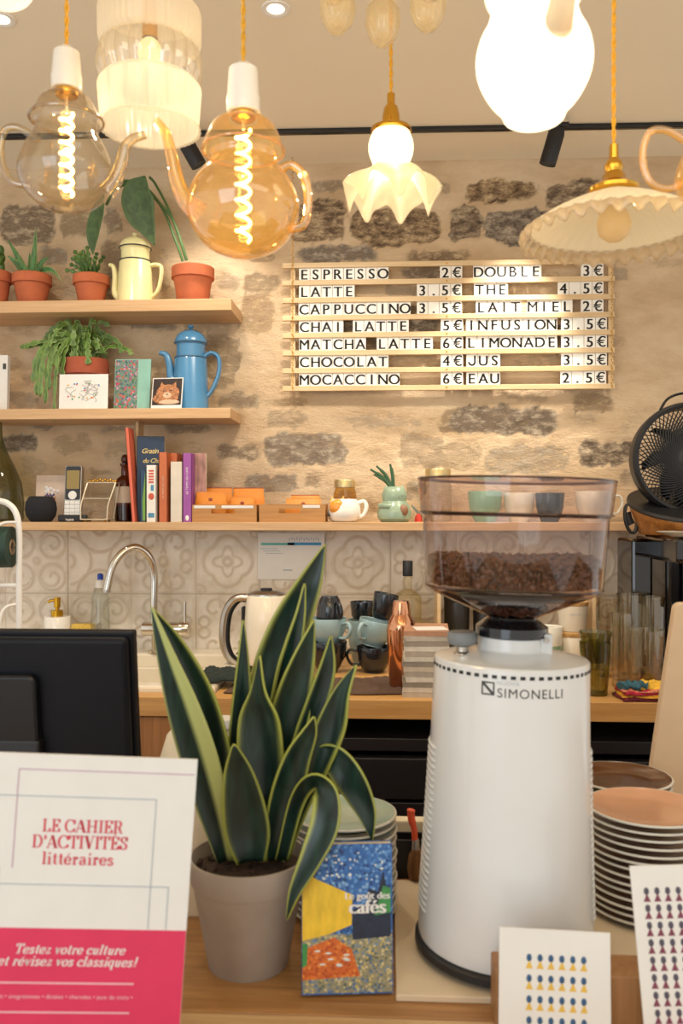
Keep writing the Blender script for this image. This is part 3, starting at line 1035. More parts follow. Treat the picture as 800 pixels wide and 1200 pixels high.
# ------------------------------------------------------------------ items on the top shelf
SY = 2.53
def pot_profile(rt, rb, h, lip):
    return [(1e-4, 0), (rb, 0), (rb + .001, .003), (rt * .9, h - lip), (rt, h - lip), (rt, h - .003), (rt - .003, h), (rt - .008, h), (rt - .010, h - .012), (1e-4, h - .013)]
def terracotta_pot(px, wpx, hpx, lab, y=SY, zb=None, saucer=True, mat='terracotta', group='terracotta pots on the upper shelf', name='potted_plant', wb=.66):
    k = K(px, y)
    zb = ZT if zb is None else zb
    t = thing(name, lab, 'plant', (X(px, y), y, zb), 0, group)
    r, h = wpx / 2 * k, hpx * k
    sh = .009 if saucer else 0
    if saucer:
        M().lathe([(1e-4, 0), (r * .84, 0), (r * .92, .010), (r * .89, .011), (r * .82, .004), (1e-4, .004)], 40).build('saucer', W[mat], t)
    M().lathe(pot_profile(r, r * wb, h - sh * .5, .3 * h), 40, (0, 0, sh * .45)).build('pot', W[mat], t)
    M().lathe([(1e-4, h - .009), (r - .010, h - .011)], 24).build('soil', W['soil'], t)
    return t, r, h
W['aloe'] = leafmat('aloe_leaf', '#3F6A3C', '#5E8A50', '#8FA870', bands=True, scale=2)
W['succ'] = leafmat('succulent', '#3E5E28', '#5E7E36', '#6E8E44', bands=False)
W['bigleaf'] = leafmat('broad_leaf', '#3E5430', '#506A3A', '#5E7848', rough=.55, bands=False)
W['cactus'] = leafmat('holiday_cactus', '#4A6A30', '#76964A', '#8CA65A', bands=False)
W['stem'] = pm('green_stem', '#4C6A38', .5, var=.15)

def spiky(m, base, tip, w, sag=0.0, fold=.35, cross=None, n=10, margin=(.12, .12)):
    b, t = Vector(base), Vector(tip)
    pts, ws, cr = [], [], []
    d = (t - b)
    c = cross if cross is not None else d.cross(Vector((0, 1, 0)))
    if c.length < 1e-6:
        c = Vector((1, 0, 0))
    for i in range(n + 1):
        s = i / n
        pts.append(b + d * s + Vector((0, 0, sag * 4 * s * (1 - s))))
        ws.append(max(.0004, w * min(1, .6 + 2.2 * s) * (1 - s ** 2.2)))
        cr.append(c)
    m.strip(pts, ws, cr, fold, margin, 7, Vector((0, 0, -1)))
# pot cut by the photo's left edge
t0, r, h = terracotta_pot(-5, 36, 42, 'terracotta pot with a dark succulent cut by the left edge of the upper shelf')
m = M()
random.seed(3)
for i in range(14):
    a = i * 2.4
    m.ball((.016 * math.cos(a), .016 * math.sin(a), h + .012 + .004 * i), (.012, .012, .016), 10, 7)
m.build('foliage', W['succ'], t0)
# aloe
t1, r, h = terracotta_pot(37.5, 45, 38, 'terracotta pot with a spiky aloe on the upper shelf')
m = M()
k = K(37, SY)
for dx, dz, w, sg, dy in ((3, 56, 3.5, 0, .01), (-27, 40, 3.2, 2, -.01), (40, -12, 3.2, 14, -.03), (-22, 18, 4, 4, -.04), (12, 20, 4, 4, -.045), (20, 10, 4, 7, .03), (-8, 30, 4, 2, .03), (-28, 22, 3.2, 6, .03), (6, 34, 3.6, 0, -.02), (26, 16, 3, 6, -.035), (-14, 12, 4, 5, -.05)):
    spiky(m, (dx * .1 * k, dy * .2, h - .016), (dx * k, dy, h + dz * k), w * k * 1.25, sg * k, .5)
m.build('leaves', W['aloe'], t1, solid=.0022)
# small succulent
t2, r, h = terracotta_pot(107, 42, 36, 'terracotta pot with a small jagged succulent left of the yellow coffee pot')
m = M()
for dx, dz, dy in ((-24, 22, 0), (-18, 28, -.02), (-12, 32, .01), (-4, 34, -.01), (4, 30, .02), (10, 20, -.03), (13, 26, .02), (-20, 10, -.04), (-27, 4, -.03), (-8, 24, -.04), (6, 16, -.05), (-14, 18, -.05)):
    path = smooth_path([(dx * .15 * k, dy * .2, h - .015), (dx * .6 * k, dy * .7, h + dz * .62 * k), (dx * k, dy, h + dz * k)], 6)
    rr = [.0052 + .0026 * math.sin(i * 1.9) for i in range(len(path))]
    rr[-1] = .002
    m.tube(path, rr, 7, flat=.6)
m.build('stems', W['succ'], t2)

# enamel coffee pots
def coffee_pot(px, y, zb, lab, body, rimm, wb, wt, hh, spout, handle, lid_h, neck, name='coffee_pot', finial=3.0, worn=False):
    """wb / wt base and shoulder width, hh height in pixels to the collar top; spout and handle pixel paths relative to (px, base)"""
    k = K(px, y)
    t = thing(name, lab, 'coffee pot', (X(px, y), y, zb))
    rb, rt = wb / 2 * k, wt / 2 * k
    H = hh * k
    nk = neck * k
    M().lathe([(1e-4, 0), (rb, 0), (rb + .0015, .003), (rb, .008), (rt + .002, H - nk - .005), (rt, H - nk), (rt - .004, H - nk + .001)], 48).build('body', body, t)
    M().lathe([(rt * .93, H - nk - .001), (rt * .93, H - .008), (rt * 1.02, H - .003), (rt * 1.02, H)], 48).build('collar', body, t)
    rg = M()
    for z, r_ in ((H - nk, rt + .0008), (H - .002, rt * 1.02 + .001)):
        rg.tube([(r_ * math.cos(a), r_ * math.sin(a), z) for a in [2 * math.pi * i / 48 for i in range(48)]], .0019, 8, closed=True)
    rg.build('rim_bands', rimm, t)
    lh = lid_h * k
    M().lathe([(rt * 1.04, H), (rt * 1.02, H + lh * .15), (rt * .85, H + lh * .42), (rt * .4, H + lh * .66), (rt * .16, H + lh * .7), (rt * .12, H + lh * .76), (rt * .2, H + lh * .84), (rt * .2, H + lh * .93), (1e-4, H + lh)], 48).build('lid', body, t)
    def path(pp):
        return smooth_path([(a * k, 0, b * k) for a, b in pp], 7)
    sp = path(spout[0])
    n = len(sp)
    M().tube(sp, [spout[1] * k + (spout[2] - spout[1]) * k * i / (n - 1) for i in range(n)], 14).build('spout', body, t)
    hp = path(handle[0])
    M().tube(hp, handle[1] * k, 10, flat=1.6).build('handle', body, t)
    return t, k, rb, rt, H
t, k, rb, rt, H = coffee_pot(158.5, SY, ZT, 'pale yellow enamel coffee pot on the upper shelf between the terracotta pots', W['cream'], W['navy_rim'], 42, 35, 68,
    ([(-18, 8), (-24, 16), (-24, 34), (-26, 46), (-31, 49)], 4.6, 2.2), ([(16, 47), (26, 48), (31, 44), (30, 30), (26, 16), (17, 8)], 2.4), 18, 16)
coffee_pot(223.5, SY, ZM, 'blue enamel coffee pot at the right end of the middle shelf', W['blue'], W['blue_dk'], 42, 36, 80,
    ([(-16, 30), (-23, 40), (-25, 54), (-29, 66), (-37, 69)], 6, 2.6), ([(14, 62), (24, 68), (33, 62), (33, 44), (26, 26), (17, 14)], 2.6), 22, 18)

# broad leaved plant with long petioles
t3, r, h = terracotta_pot(226, 50, 44, 'terracotta pot with long stalks and broad leaves at the right of the upper shelf', wb=.7)
k = K(226, SY)
def rel(px, py, dy=0.0, c=226, y=SY, z=None):
    return Vector((X(px, y) - X(c, y), dy, Z(px, py, y + dy) - (ZT if z is None else z)))
st = M()
stalk1 = [(219, 305), (212, 280), (203, 255), (188, 236), (172, 217), (155, 212), (147, 214)]
stalk2 = [(217, 305), (208, 275), (196, 248), (183, 236)]
stalk3 = [(214, 306), (206, 280), (190, 240), (165, 214), (140, 222), (131, 240)]
for s in (stalk1, stalk3):
    st.tube(smooth_path([rel(a, b, -.01 * i) for i, (a, b) in enumerate(s)], 6), .0042, 8)
st.tube(smooth_path([rel(a, b, -.012 * i) for i, (a, b) in enumerate([(218, 305), (210, 275), (200, 245), (186, 216), (180, 207)])], 6), .0038, 8)
st.build('stalks', W['stem'], t3)
def broad(m, spine, half, dy, tilt=.25, fold=.3):
    pts = smooth_path([rel(a, b, dy + .012 * i) for i, (a, b) in enumerate(spine)], 5)
    n = len(pts)
    hw_ = np.interp(np.linspace(0, 1, n), np.linspace(0, 1, len(half)), half) * k
    cr = []
    for i in range(n):
        d = Vector(pts[min(i + 1, n - 1)]) - Vector(pts[max(i - 1, 0)])
        c = Vector((d.z, 0, -d.x)).normalized()
        cr.append(c * math.cos(tilt) + Vector((0, 1, 0)) * math.sin(tilt))
    m.strip([Vector(p) for p in pts], list(hw_), cr, fold, (.05, .05), 9, Vector((0, 1, 0)))
lf = M()
broad(lf, [(178, 206), (168, 226), (170, 250), (177, 268), (184, 288)], [1, 17, 20, 18, 13, 7, .3], -.075, .12, .2)
lf.build('leaf', W['bigleaf'], t3, solid=.0015)
lf = M()
broad(lf, [(132, 228), (124, 245), (117, 265), (114, 282), (113, 298)], [.5, 8, 12, 12, 10, 6, .5], -.08, .5, .3)
lf.build('leaf', W['bigleaf'], t3, solid=.0015)

# ------------------------------------------------------------------ items on the middle shelf
def card(px0, px1, py0, lab, y, zb, mat, name='postcard', cat='card', thick=.002, lean=.16, shift=0.0, yaw=0.0):
    """upright card leaning back; returns thing, width, height (local origin bottom centre of the front face)"""
    xl, xr = X(px0, y), X(px1, y)
    hh = Z((px0 + px1) / 2, py0, y) - zb
    t = thing(name, lab, cat, ((xl + xr) / 2, y, zb + .0008), yaw)
    t.rotation_euler = (-lean, 0, yaw)
    w, hgt = xr - xl, hh / math.cos(lean)
    M().box((0, thick / 2, hgt / 2), (w, thick, hgt)).build('card_sheet', mat, t, smooth=0)
    return t, w, hgt
# flat thing partly seen at the left edge
t, w, hgt = card(-22, 8, 416, 'grey book standing at the left edge of the middle shelf', 2.52, ZM, W['paper'], 'standing_book', 'book', .018, .04)
M().box((w * .38, -.0006, hgt * .8), (w * .12, .001, hgt * .1)).build('label', W['ink'], t, smooth=0)
# holiday cactus
t4, r, h = terracotta_pot(100, 54, 62, 'terracotta pot of trailing holiday cactus on the middle shelf', 2.555, ZM, True, 'terra_dark', None)
k = K(100, 2.53)
m = M()
random.seed(11)
def cactus_arm(dx, dz0, drop, dy, n=6):
    """flat leaf segments arching out and hanging down"""
    pts = smooth_path([(dx * .08 * k, dy * .15, h - .012), (dx * .5 * k, dy * .6, h + dz0 * k), (dx * .9 * k, dy, h + (dz0 - drop * .35) * k), (dx * k, dy * 1.1, h + (dz0 - drop) * k)], 8)
    pts = [Vector(p) for p in pts]
    L = len(pts)
    ws = [(.0026 + .0066 * abs(math.sin(math.pi * (i * n / L)))) for i in range(L)]
    ws[-1] = .0015
    a = random.uniform(-.6, .6)
    cr = []
    for i in range(L):
        d = pts[min(i + 1, L - 1)] - pts[max(i - 1, 0)]
        c = Vector((d.z, 0, -d.x))
        if c.length < 1e-6:
            c = Vector((1, 0, 0))
        cr.append(c.normalized() * math.cos(a) + Vector((0, 1, 0)) * math.sin(a))
    m.strip(pts, ws, cr, .15, (.1, .1), 5, Vector((0, 1, 0)))
for i in range(64):
    dx = random.choice([-1, -1, 1]) * random.uniform(6, 46)
    if dx > 34:
        dx = 34
    cactus_arm(dx * random.uniform(.5, 1.15), random.uniform(10, 42), random.uniform(-4, 40) if dx < 0 else random.uniform(-6, 24), random.uniform(-.06, .02))
for dx, z0, dr, dy in ((-52, 30, 74, -.04), (-46, 26, 72, -.05), (-40, 24, 78, -.05), (-58, 22, 50, -.03), (-75, 16, 2, -.02), (-68, 20, 8, -.03), (-36, 26, 64, -.05), (-26, 20, 96, -.072), (-24, 16, 40, -.07), (-18, 20, 46, -.06), (12, 20, 30, -.06), (58, 14, 10, -.02), (46, 26, 20, -.02), (-8, 34, 20, 0), (-20, 36, 14, .01), (30, 28, 8, .01)):
    cactus_arm(dx, z0, dr, dy)
m.build('stems', W['cactus'], t4, solid=.0012)
# white card with a line doodle
W['doodle'] = pm('grey_pencil', '#A9A6A0', .7)
t, w, hgt = card(69, 126, 438.5, 'white card with a faint line drawing and coloured dots below the trailing cactus', 2.464, ZM, W['paper'], lean=.06)
m = M()
random.seed(5)
for i in range(7):
    cx, cz = random.uniform(-.25, .25) * w, hgt * random.uniform(.3, .7)
    pts = [(cx + w * .16 * math.sin(j * .9 + i) * math.cos(j * .3), -.0007, cz + hgt * .14 * math.cos(j * .7 + i * 2)) for j in range(9)]
    m.tube(smooth_path(pts, 3), .0006, 4)
m.build('line_drawing', W['doodle'], t)
for c, kk in (('#D9534A', 0), ('#E3A93C', 1), ('#4C7FB8', 2), ('#5E9A58', 3)):
    m = M()
    for i in range(4):
        m.ball((w * random.uniform(-.32, .32), -.0006, hgt * random.uniform(.25, .75)), (.0028, .0008, .0024), 8, 5)
    m.build('coloured_dots', pm('dot_' + c[1:], c, .6), t)
# turquoise notebook with floral cover
def floral(name, basec, cols, scale):
    m_, nt, out = new_mat(name)
    p = N(nt, 'BsdfPrincipled', Roughness=.5)
    tc = N(nt, 'TexCoord')
    vo = N(nt, 'TexVoronoi', Scale=scale)
    nt.links.new(tc.outputs['Object'], vo.inputs['Vector'])
    sep = N(nt, 'SeparateColor')
    nt.links.new(vo.outputs['Color'], sep.inputs['Color'])
    r = ramp(nt, [(i / len(cols), hexc(c)) for i, c in enumerate(cols)], 'CONSTANT')
    nt.links.new(sep.outputs[0], r.inputs['Fac'])
    mr = N(nt, 'MapRange')
    mr.inputs['From Min'].default_value = .62
    mr.inputs['From Max'].default_value = .4
    nt.links.new(vo.outputs['Distance'], mr.inputs['Value'])
    mx = N(nt, 'Mix', data_type='RGBA')
    nt.links.new(mr.outputs[0], mx.inputs[0])
    mx.inputs[6].default_value = (*hexc(basec), 1)
    nt.links.new(r.outputs['Color'], mx.inputs[7])
    nt.links.new(mx.outputs[2], p.inputs['Base Color'])
    nt.links.new(p.outputs['BSDF'], out.inputs['Surface'])
    return m_
t, w, hgt = card(133, 175, 420, 'turquoise notebook with a floral cover on the middle shelf', 2.50, ZM, pm('turquoise_cover', '#86B7A8', .5), 'notebook', 'notebook', .006, .12)
M().box((-w * .17, -.0006, hgt / 2), (w * .62, .001, hgt * .96)).build('floral_print', floral('floral_print', '#6E8578', ['#B8456A', '#3F6A4A', '#C98FA8', '#46707C', '#C05A3A', '#55804C', '#3C5A70'], 150), t, smooth=0)
# cat photo card
t, w, hgt = card(176, 213, 442, 'photo card of a ginger cat leaning on the blue coffee pot', 2.463, ZM, W['paper'], lean=.2, yaw=-.1)
M().box((0, -.0005, hgt * .54), (w * .94, .0008, hgt * .86)).build('photo_background', pm('photo_dark', '#2A1A16', .4, var=.4, scale=50), t, smooth=0)
W['ginger'] = pm('ginger_fur', '#A8714A', .7, var=.6, scale=170)
W['fur_pale'] = pm('pale_fur', '#CDAE90', .7, var=.12, scale=200)
m = M()
m.ball((.002, -.0010, hgt * .5), (w * .38, .0009, hgt * .28), 20, 8)
m.prism([(-w * .27, hgt * .6), (-w * .2, hgt * .86), (-w * .05, hgt * .7)], -.0018, -.0009)
m.prism([(w * .3, hgt * .6), (w * .27, hgt * .86), (w * .08, hgt * .7)], -.0018, -.0009)
m.ball((-.004, -.0010, hgt * .32), (w * .42, .0008, hgt * .2), 16, 6)
m.build('cat_print', W['ginger'], t)
m = M()
m.ball((.001, -.0020, hgt * .42), (w * .14, .0006, hgt * .1), 14, 6)
m.ball((.008, -.0020, hgt * .2), (w * .34, .0006, hgt * .08), 14, 6)
m.build('muzzle_print', W['fur_pale'], t)
m = M()
for s in (-1, 1):
    m.ball((s * w * .12 + .002, -.0022, hgt * .57), (w * .06, .0005, hgt * .014), 10, 5)
m.ball((.001, -.0027, hgt * .45), (w * .035, .0005, hgt * .02), 8, 5)
m.build('eyes_and_nose', W['ink'], t)

# ------------------------------------------------------------------ items on the long shelf
BY = 2.53
def bx(px):
    return X(px, BY)
# demijohn
W['demi'] = glass('demijohn_glass', '#C3C3A6', '#7C8868', .2)
t = thing('demijohn', 'large green glass demijohn at the left end of the long shelf', 'bottle', (X(-4, 2.535), 2.535, ZB))
k = K(0, 2.535)
M().lathe([(1e-4, .002), (26 * k, .002), (30 * k, .008), (31 * k, 22 * k), (28 * k, 46 * k), (20 * k, 66 * k), (11 * k, 84 * k), (7 * k, 98 * k), (6 * k, 116 * k), (8 * k, 118 * k), (8 * k, 121 * k), (5 * k, 121 * k)], 48).build('glass_body', W['demi'], t)
# smart speaker
t = thing('smart_speaker', 'round black fabric smart speaker beside the cordless phone', 'speaker', (X(44, 2.47), 2.495, ZB))
k = K(44, 2.495)
M().lathe([(1e-4, 0), (11 * k, 0), (12.5 * k, 1.2 * k), (16.5 * k, 7 * k), (18 * k, 15 * k), (17 * k, 23 * k), (14 * k, 28.5 * k), (13 * k, 29.2 * k), (1e-4, 29.2 * k)], 48).build('fabric_body', W['black_fabric'], t)
M().lathe([(13 * k, 29.25 * k), (12.4 * k, 29.9 * k), (1e-4, 29.9 * k)], 40).build('top_plate', W['black'], t)
# flower card behind the speaker
t, w, hgt = card(41, 75, 557, 'pale pink card with a painted flower vase behind the smart speaker', 2.585, ZB, pm('pink_card', '#DCC5B2', .6), lean=.08)
m = M()
random.seed(2)
for i in range(12):
    m.ball((-.003 + random.gauss(0, .011), -.0012, hgt * .7 + random.gauss(0, .010)), (.0052, .0012, .0052), 8, 5)
m.build('petal_print', pm('white_petals', '#E9E4E6', .6, var=.1, scale=200), t)
M().prism([(-.012, hgt * .32), (.014, hgt * .32), (.017, hgt * .52), (-.015, hgt * .52)], -.0016, -.0002).build('vase_print', pm('vase_orange', '#BF7440', .5), t)
m = M()
for i in range(6):
    m.ball((-.014 + .005 * i, -.0022, hgt * .55 + .004 * (i % 2)), (.0028, .0008, .0035), 8, 5)
m.build('violet_print', pm('violet_petals', '#5A4A86', .6), t)
# cordless phone on its charging base
t = thing('cordless_phone', 'silver and black cordless phone standing in its charging base', 'phone', (X(83, 2.49), 2.50, ZB))
k = K(83, 2.49)
M().box((0, .012, 4.2 * k), (29 * k, .062, 8.4 * k)).build('charging_base', W['black'], t, smooth=0, bevel=.004)
M().text('yea', wall_text(0, -.0202, 1.6 * k, 3.4 * k)).build('base_logo', W['white'], t, smooth=0)
ph = Matrix.Translation((0, -.002, 5 * k)) @ Matrix.Rotation(-.1, 4, 'X')
def rrect(x0, x1, z0, z1, r, n=5):
    out = []
    for cx, cz, a in ((x1 - r, z1 - r, 0), (x0 + r, z1 - r, 90), (x0 + r, z0 + r, 180), (x1 - r, z0 + r, 270)):
        for i in range(n + 1):
            q = math.radians(a + 90 * i / n)
            out.append((cx + r * math.cos(q), cz + r * math.sin(q)))
    return out
hs = M().prism(rrect(-10 * k, 10 * k, 0, 62 * k, 2.5 * k), 0, .022, ph).build('handset', W['steel'], t, bevel=.0015)
M().prism(rrect(-9 * k, 9 * k, 21 * k, 61 * k, 2 * k), -.0012, .001, ph).build('front_panel', W['black_gloss'], hs)
M().prism(rrect(-7.6 * k, 7.6 * k, 34 * k, 56 * k, 1 * k), -.002, 0, ph).build('screen', emit('phone_screen', '#B89A60', .55), hs)
M().prism([(5 * k * math.cos(i * .2618), 26.5 * k + 5 * k * math.sin(i * .2618)) for i in range(24)], -.003, 0, ph).build('navigation_ring', W['white'], hs)
m = M()
for r_ in range(4):
    for c_ in range(3):
        m.prism(rrect((c_ - 1) * 6.2 * k - 2.8 * k, (c_ - 1) * 6.2 * k + 2.8 * k, (2.2 + r_ * 4.6) * k, (5.8 + r_ * 4.6) * k, .5 * k, 2), -.0014, .001, ph)
m.build('keypad', W['white'], hs, smooth=0)
# small brass framed glass box
t = thing('glass_display_box', 'small glass display box with pale metal frame and brass crest beside the phone', 'box', (X(116, 2.49), 2.50, ZB))
k = K(116, 2.49)
W['pale_metal'] = pm('pale_metal', '#D6CBB4', .35, .6)
W['clear'] = glass('clear_glass', '#F2F0EA', '#B4B2A4', .15)
cur = [(-19, 3, -.03), (-19, 18, -.029), (-17, 30, -.022), (-14.5, 46, -.004)]
def fr(s):
    return smooth_path([((a * s * (-1)) * k if s < 0 else a * k, y_, b * k) for a, b, y_ in cur], 5)
lft = [Vector(p) for p in smooth_path([(a * k, y_, b * k) for a, b, y_ in cur], 5)]
rgt = [Vector((p.x + (31 + 2.5 * p.z / (46 * k)) * k, p.y, p.z)) for p in lft]
m = M()
m.tube(lft, .0022, 8); m.tube(rgt, .0022, 8)
m.tube([lft[0], rgt[0]], .0022, 8); m.tube([lft[-1], rgt[-1]], .0022, 8)
bk = [lft[0] + Vector((0, .06, 0)), rgt[0] + Vector((0, .06, 0)), rgt[-1] + Vector((0, .035, 0)), lft[-1] + Vector((0, .035, 0))]
m.tube(bk, .0018, 6, closed=True)
for a, b in ((lft[0], bk[0]), (rgt[0], bk[1]), (rgt[-1], bk[2]), (lft[-1], bk[3])):
    m.tube([a, b], .0018, 6)
mid = len(lft) // 2 + 1
m.tube([lft[mid], rgt[mid]], .0012, 6)
m.build('frame', W['pale_metal'], t)
g = M()
n = len(lft)
vs = [*lft, *rgt]
g.add(vs, [(i, i + 1, n + i + 1, n + i) for i in range(n - 1)])
g.build('curved_pane', W['clear'], t)
m = M()
for i in range(11):
    m.ball((lft[-1].x + (rgt[-1].x - lft[-1].x) * (i + .5) / 11, .006, lft[-1].z + .004 + .004 * math.sin(math.pi * (i + .5) / 11) * (1 + .6 * (-1) ** i)), (.0045, .003, .004), 8, 6)
for x in (lft[0].x + .01, rgt[0].x - .01):
    for yy in (-.02, .02):
        M().ball((x, yy, .003), (.004, .004, .003), 8, 6).build('foot', W['brass'], t)
m.build('brass_crest', W['brass'], t)
M().box(((lft[0].x + rgt[0].x) / 2, 0, 3 * k), ((rgt[0].x - lft[0].x), .058, .0025)).build('base_plate', W['pale_metal'], t, smooth=0)
# amber apothecary bottle
W['amber'] = glass('amber_glass', '#B8783E', '#5A2C14', .25)
t = thing('apothecary_bottle', 'amber apothecary bottle with round stopper left of the books', 'bottle', (X(145, 2.55), 2.565, ZB))
k = K(145, 2.565)
M().lathe([(1e-4, .001), (11 * k, .001), (12 * k, .004), (12 * k, 44 * k), (10 * k, 50 * k), (5 * k, 54 * k), (4.6 * k, 64 * k), (6 * k, 66 * k), (6 * k, 68 * k), (1e-4, 68 * k)], 40).build('glass_body', W['amber'], t)
M().ball((0, 0, 73 * k), (5 * k, 5 * k, 6 * k), 20, 12).build('stopper', pm('dark_stopper', '#4A2416', .3), t)
M().lathe([(12.15 * k, 22 * k), (12.15 * k, 41 * k)], 24, a0=math.radians(200), a1=math.radians(340)).build('label', pm('old_label', '#C9B6A0', .6), t)
M().lathe([(1e-4, .003), (11 * k, .003), (11 * k, 19 * k), (1e-4, 19 * k)], 32).build('dark_contents', pm('dark_syrup', '#3A1812', .2), t)

# books
def book(px0, px1, py0, dep, cov, lab, y0=2.462, lean=0.0, pages=True, py1=611.0, name='book'):
    """spine towards the room; spine from px0..px1, top py0"""
    x0, x1 = X(px0, y0), X(px1, y0)
    w = x1 - x0
    hgt = Z((px0 + px1) / 2, py0, y0) - ZB
    t = thing(name, lab, 'book', ((x0 + x1) / 2, y0, ZB))
    t.rotation_euler = (0, lean, 0)
    m = M()
    m.box((-w / 2 + .0012, dep / 2, hgt / 2), (.0024, dep, hgt))
    m.box((w / 2 - .0012, dep / 2, hgt / 2), (.0024, dep, hgt))
    m.box((0, .0012, hgt / 2), (w, .0024, hgt))
    m.build('cover', cov, t, smooth=0, bevel=.0008)
    M().box((0, dep / 2, hgt / 2 - .0008), (w - .005, dep - .006, hgt - .006)).build('pages', W['page'], t, smooth=0)
    return t, w, hgt
def spine_lines(t, w, hgt, mat, a, b, width=.3):
    m = M()
    m.box((0, -.0004, hgt * (a + b) / 2), (w * width, .0008, hgt * (b - a)))
    m.build('spine_print', mat, t, smooth=0)
def spine_text(t, w, hgt, mat, zc_, size):
    m = M()
    mt = Matrix.Translation((size * .3, -.0006, zc_)) @ Matrix.Rotation(-math.pi / 2, 4, 'Y') @ Matrix.Rotation(math.pi / 2, 4, 'X') @ Matrix.Scale(size, 4)
    m.text('spine_a', mt)
    m.build('spine_lettering', mat, t, smooth=0)
c_or, c_navy, c_green = pm('coral_cover', '#D96A4E', .5), pm('navy_cover', '#17304C', .45), pm('navy_green_cover', '#1E3A5A', .45)
c_rust, c_grey, c_purple = pm('rust_cover', '#BF6638', .5), pm('grey_cover', '#D6CCBC', .55), pm('purple_cover', '#9A4F9C', .5)
c_white, c_kraft = pm('white_cover', '#E6E1D8', .5), pm('kraft_cover', '#CFAF84', .6)
t, w, hgt = book(154.5, 159, 501, .05, c_or, 'thin coral book leaning at the left end of the row of books', lean=-.075)
t, w, hgt = book(158, 163, 492, .05, c_kraft, 'tall beige folder standing behind the navy cookbook', y0=2.53)
# navy cookbook standing nearly face on
x0, x1 = X(160.5, 2.49), X(192, 2.49)
t = thing('cookbook', 'large navy cookbook with yellow script lettering on its cover', 'book', (x0, 2.487, ZB), .16)
hgt = Z(170, 511, 2.49) - ZB
M().box(((x1 - x0) / 2, .010, hgt / 2), ((x1 - x0), .018, hgt)).build('cover', c_navy, t, smooth=0, bevel=.0012)
M().box(((x1 - x0) / 2 + .001, .010, hgt / 2), ((x1 - x0) - .001, .012, hgt + .0006)).build('pages', W['page'], t, smooth=0)
W['gold_ink'] = pm('yellow_script', '#D8C27A', .5)
m = M()
m.text('gratin', wall_text((x1 - x0) * .47, .0004, hgt * .80, .0205))
m.text('duchat', wall_text((x1 - x0) * .55, .0004, hgt * .69, .0185))
m.build('title_script', W['gold_ink'], t, smooth=0)
t, w, hgt = book(164, 170.5, 551, .022, c_green, 'small navy and green paperback in front of the cookbook')
M().prism([(-w * .0, .004), (w * .46, .004), (w * .46, hgt * .98), (w * .2, hgt * .7), (-w * .1, hgt * .4)], -.0006, .0002).build('green_print', pm('green_print', '#6E9A3C', .5), t, smooth=0)
t, w, hgt = book(171.3, 183, 545, .022, c_white, 'slim white paperback with red and blue spine print')
m = M()
for i in range(5):
    m.box((0, -.0004, hgt * (.9 - i * .05)), (w * .5, .0008, hgt * .03))
m.ball((0, -.0002, hgt * .45), (w * .3, .0008, hgt * .06), 12, 6)
m.build('red_print', pm('red_print', '#C8553F', .5), t, smooth=0)
m = M()
m.box((w * .1, -.0004, hgt * .6), (w * .3, .0008, hgt * .1)); m.box((0, -.0004, hgt * .12), (w * .6, .0008, hgt * .08))
m.build('blue_print', pm('blue_print', '#4A88A8', .5), t, smooth=0)
t, w, hgt = book(186, 196, 530, .13, c_rust, 'thick rust brown hardback in the row of books')
spine_text(t, w, hgt, W['page'], hgt * .5, .007)
t2_, w2, h2 = book(198, 208, 531, .10, c_rust, 'rust brown book standing behind the pale grey book', y0=2.50)
t, w, hgt = book(199.5, 213.5, 541, .03, c_grey, 'pale grey paperback left of the purple book')
t, w, hgt = book(214, 224.5, 531, .12, c_purple, 'purple paperback with white spine lettering')
spine_text(t, w, hgt, W['white'], hgt * .6, .0085)
m = M()
m.ball((0, -.0002, hgt * .06), (w * .2, .0008, w * .3), 12, 6)
m.build('spine_emblem', W['white'], t)
t = thing('patterned_book', 'pink and brown patterned notebook right of the purple book', 'book', (X(225.5, 2.5), 2.50, ZB), .1)
w, hgt = X(241, 2.5) - X(225.5, 2.5), Z(232, 531, 2.5) - ZB
M().box((w / 2, .008, hgt / 2), (w, .014, hgt)).build('cover', pm('feather_print', '#A87E74', .6, var=.45, scale=38, stretch=(3, 3, .7)), t, smooth=0, bevel=.001)
M().box((w / 2 + .001, .008, hgt / 2), (w, .010, hgt - .004)).build('pages', W['page'], t, smooth=0)

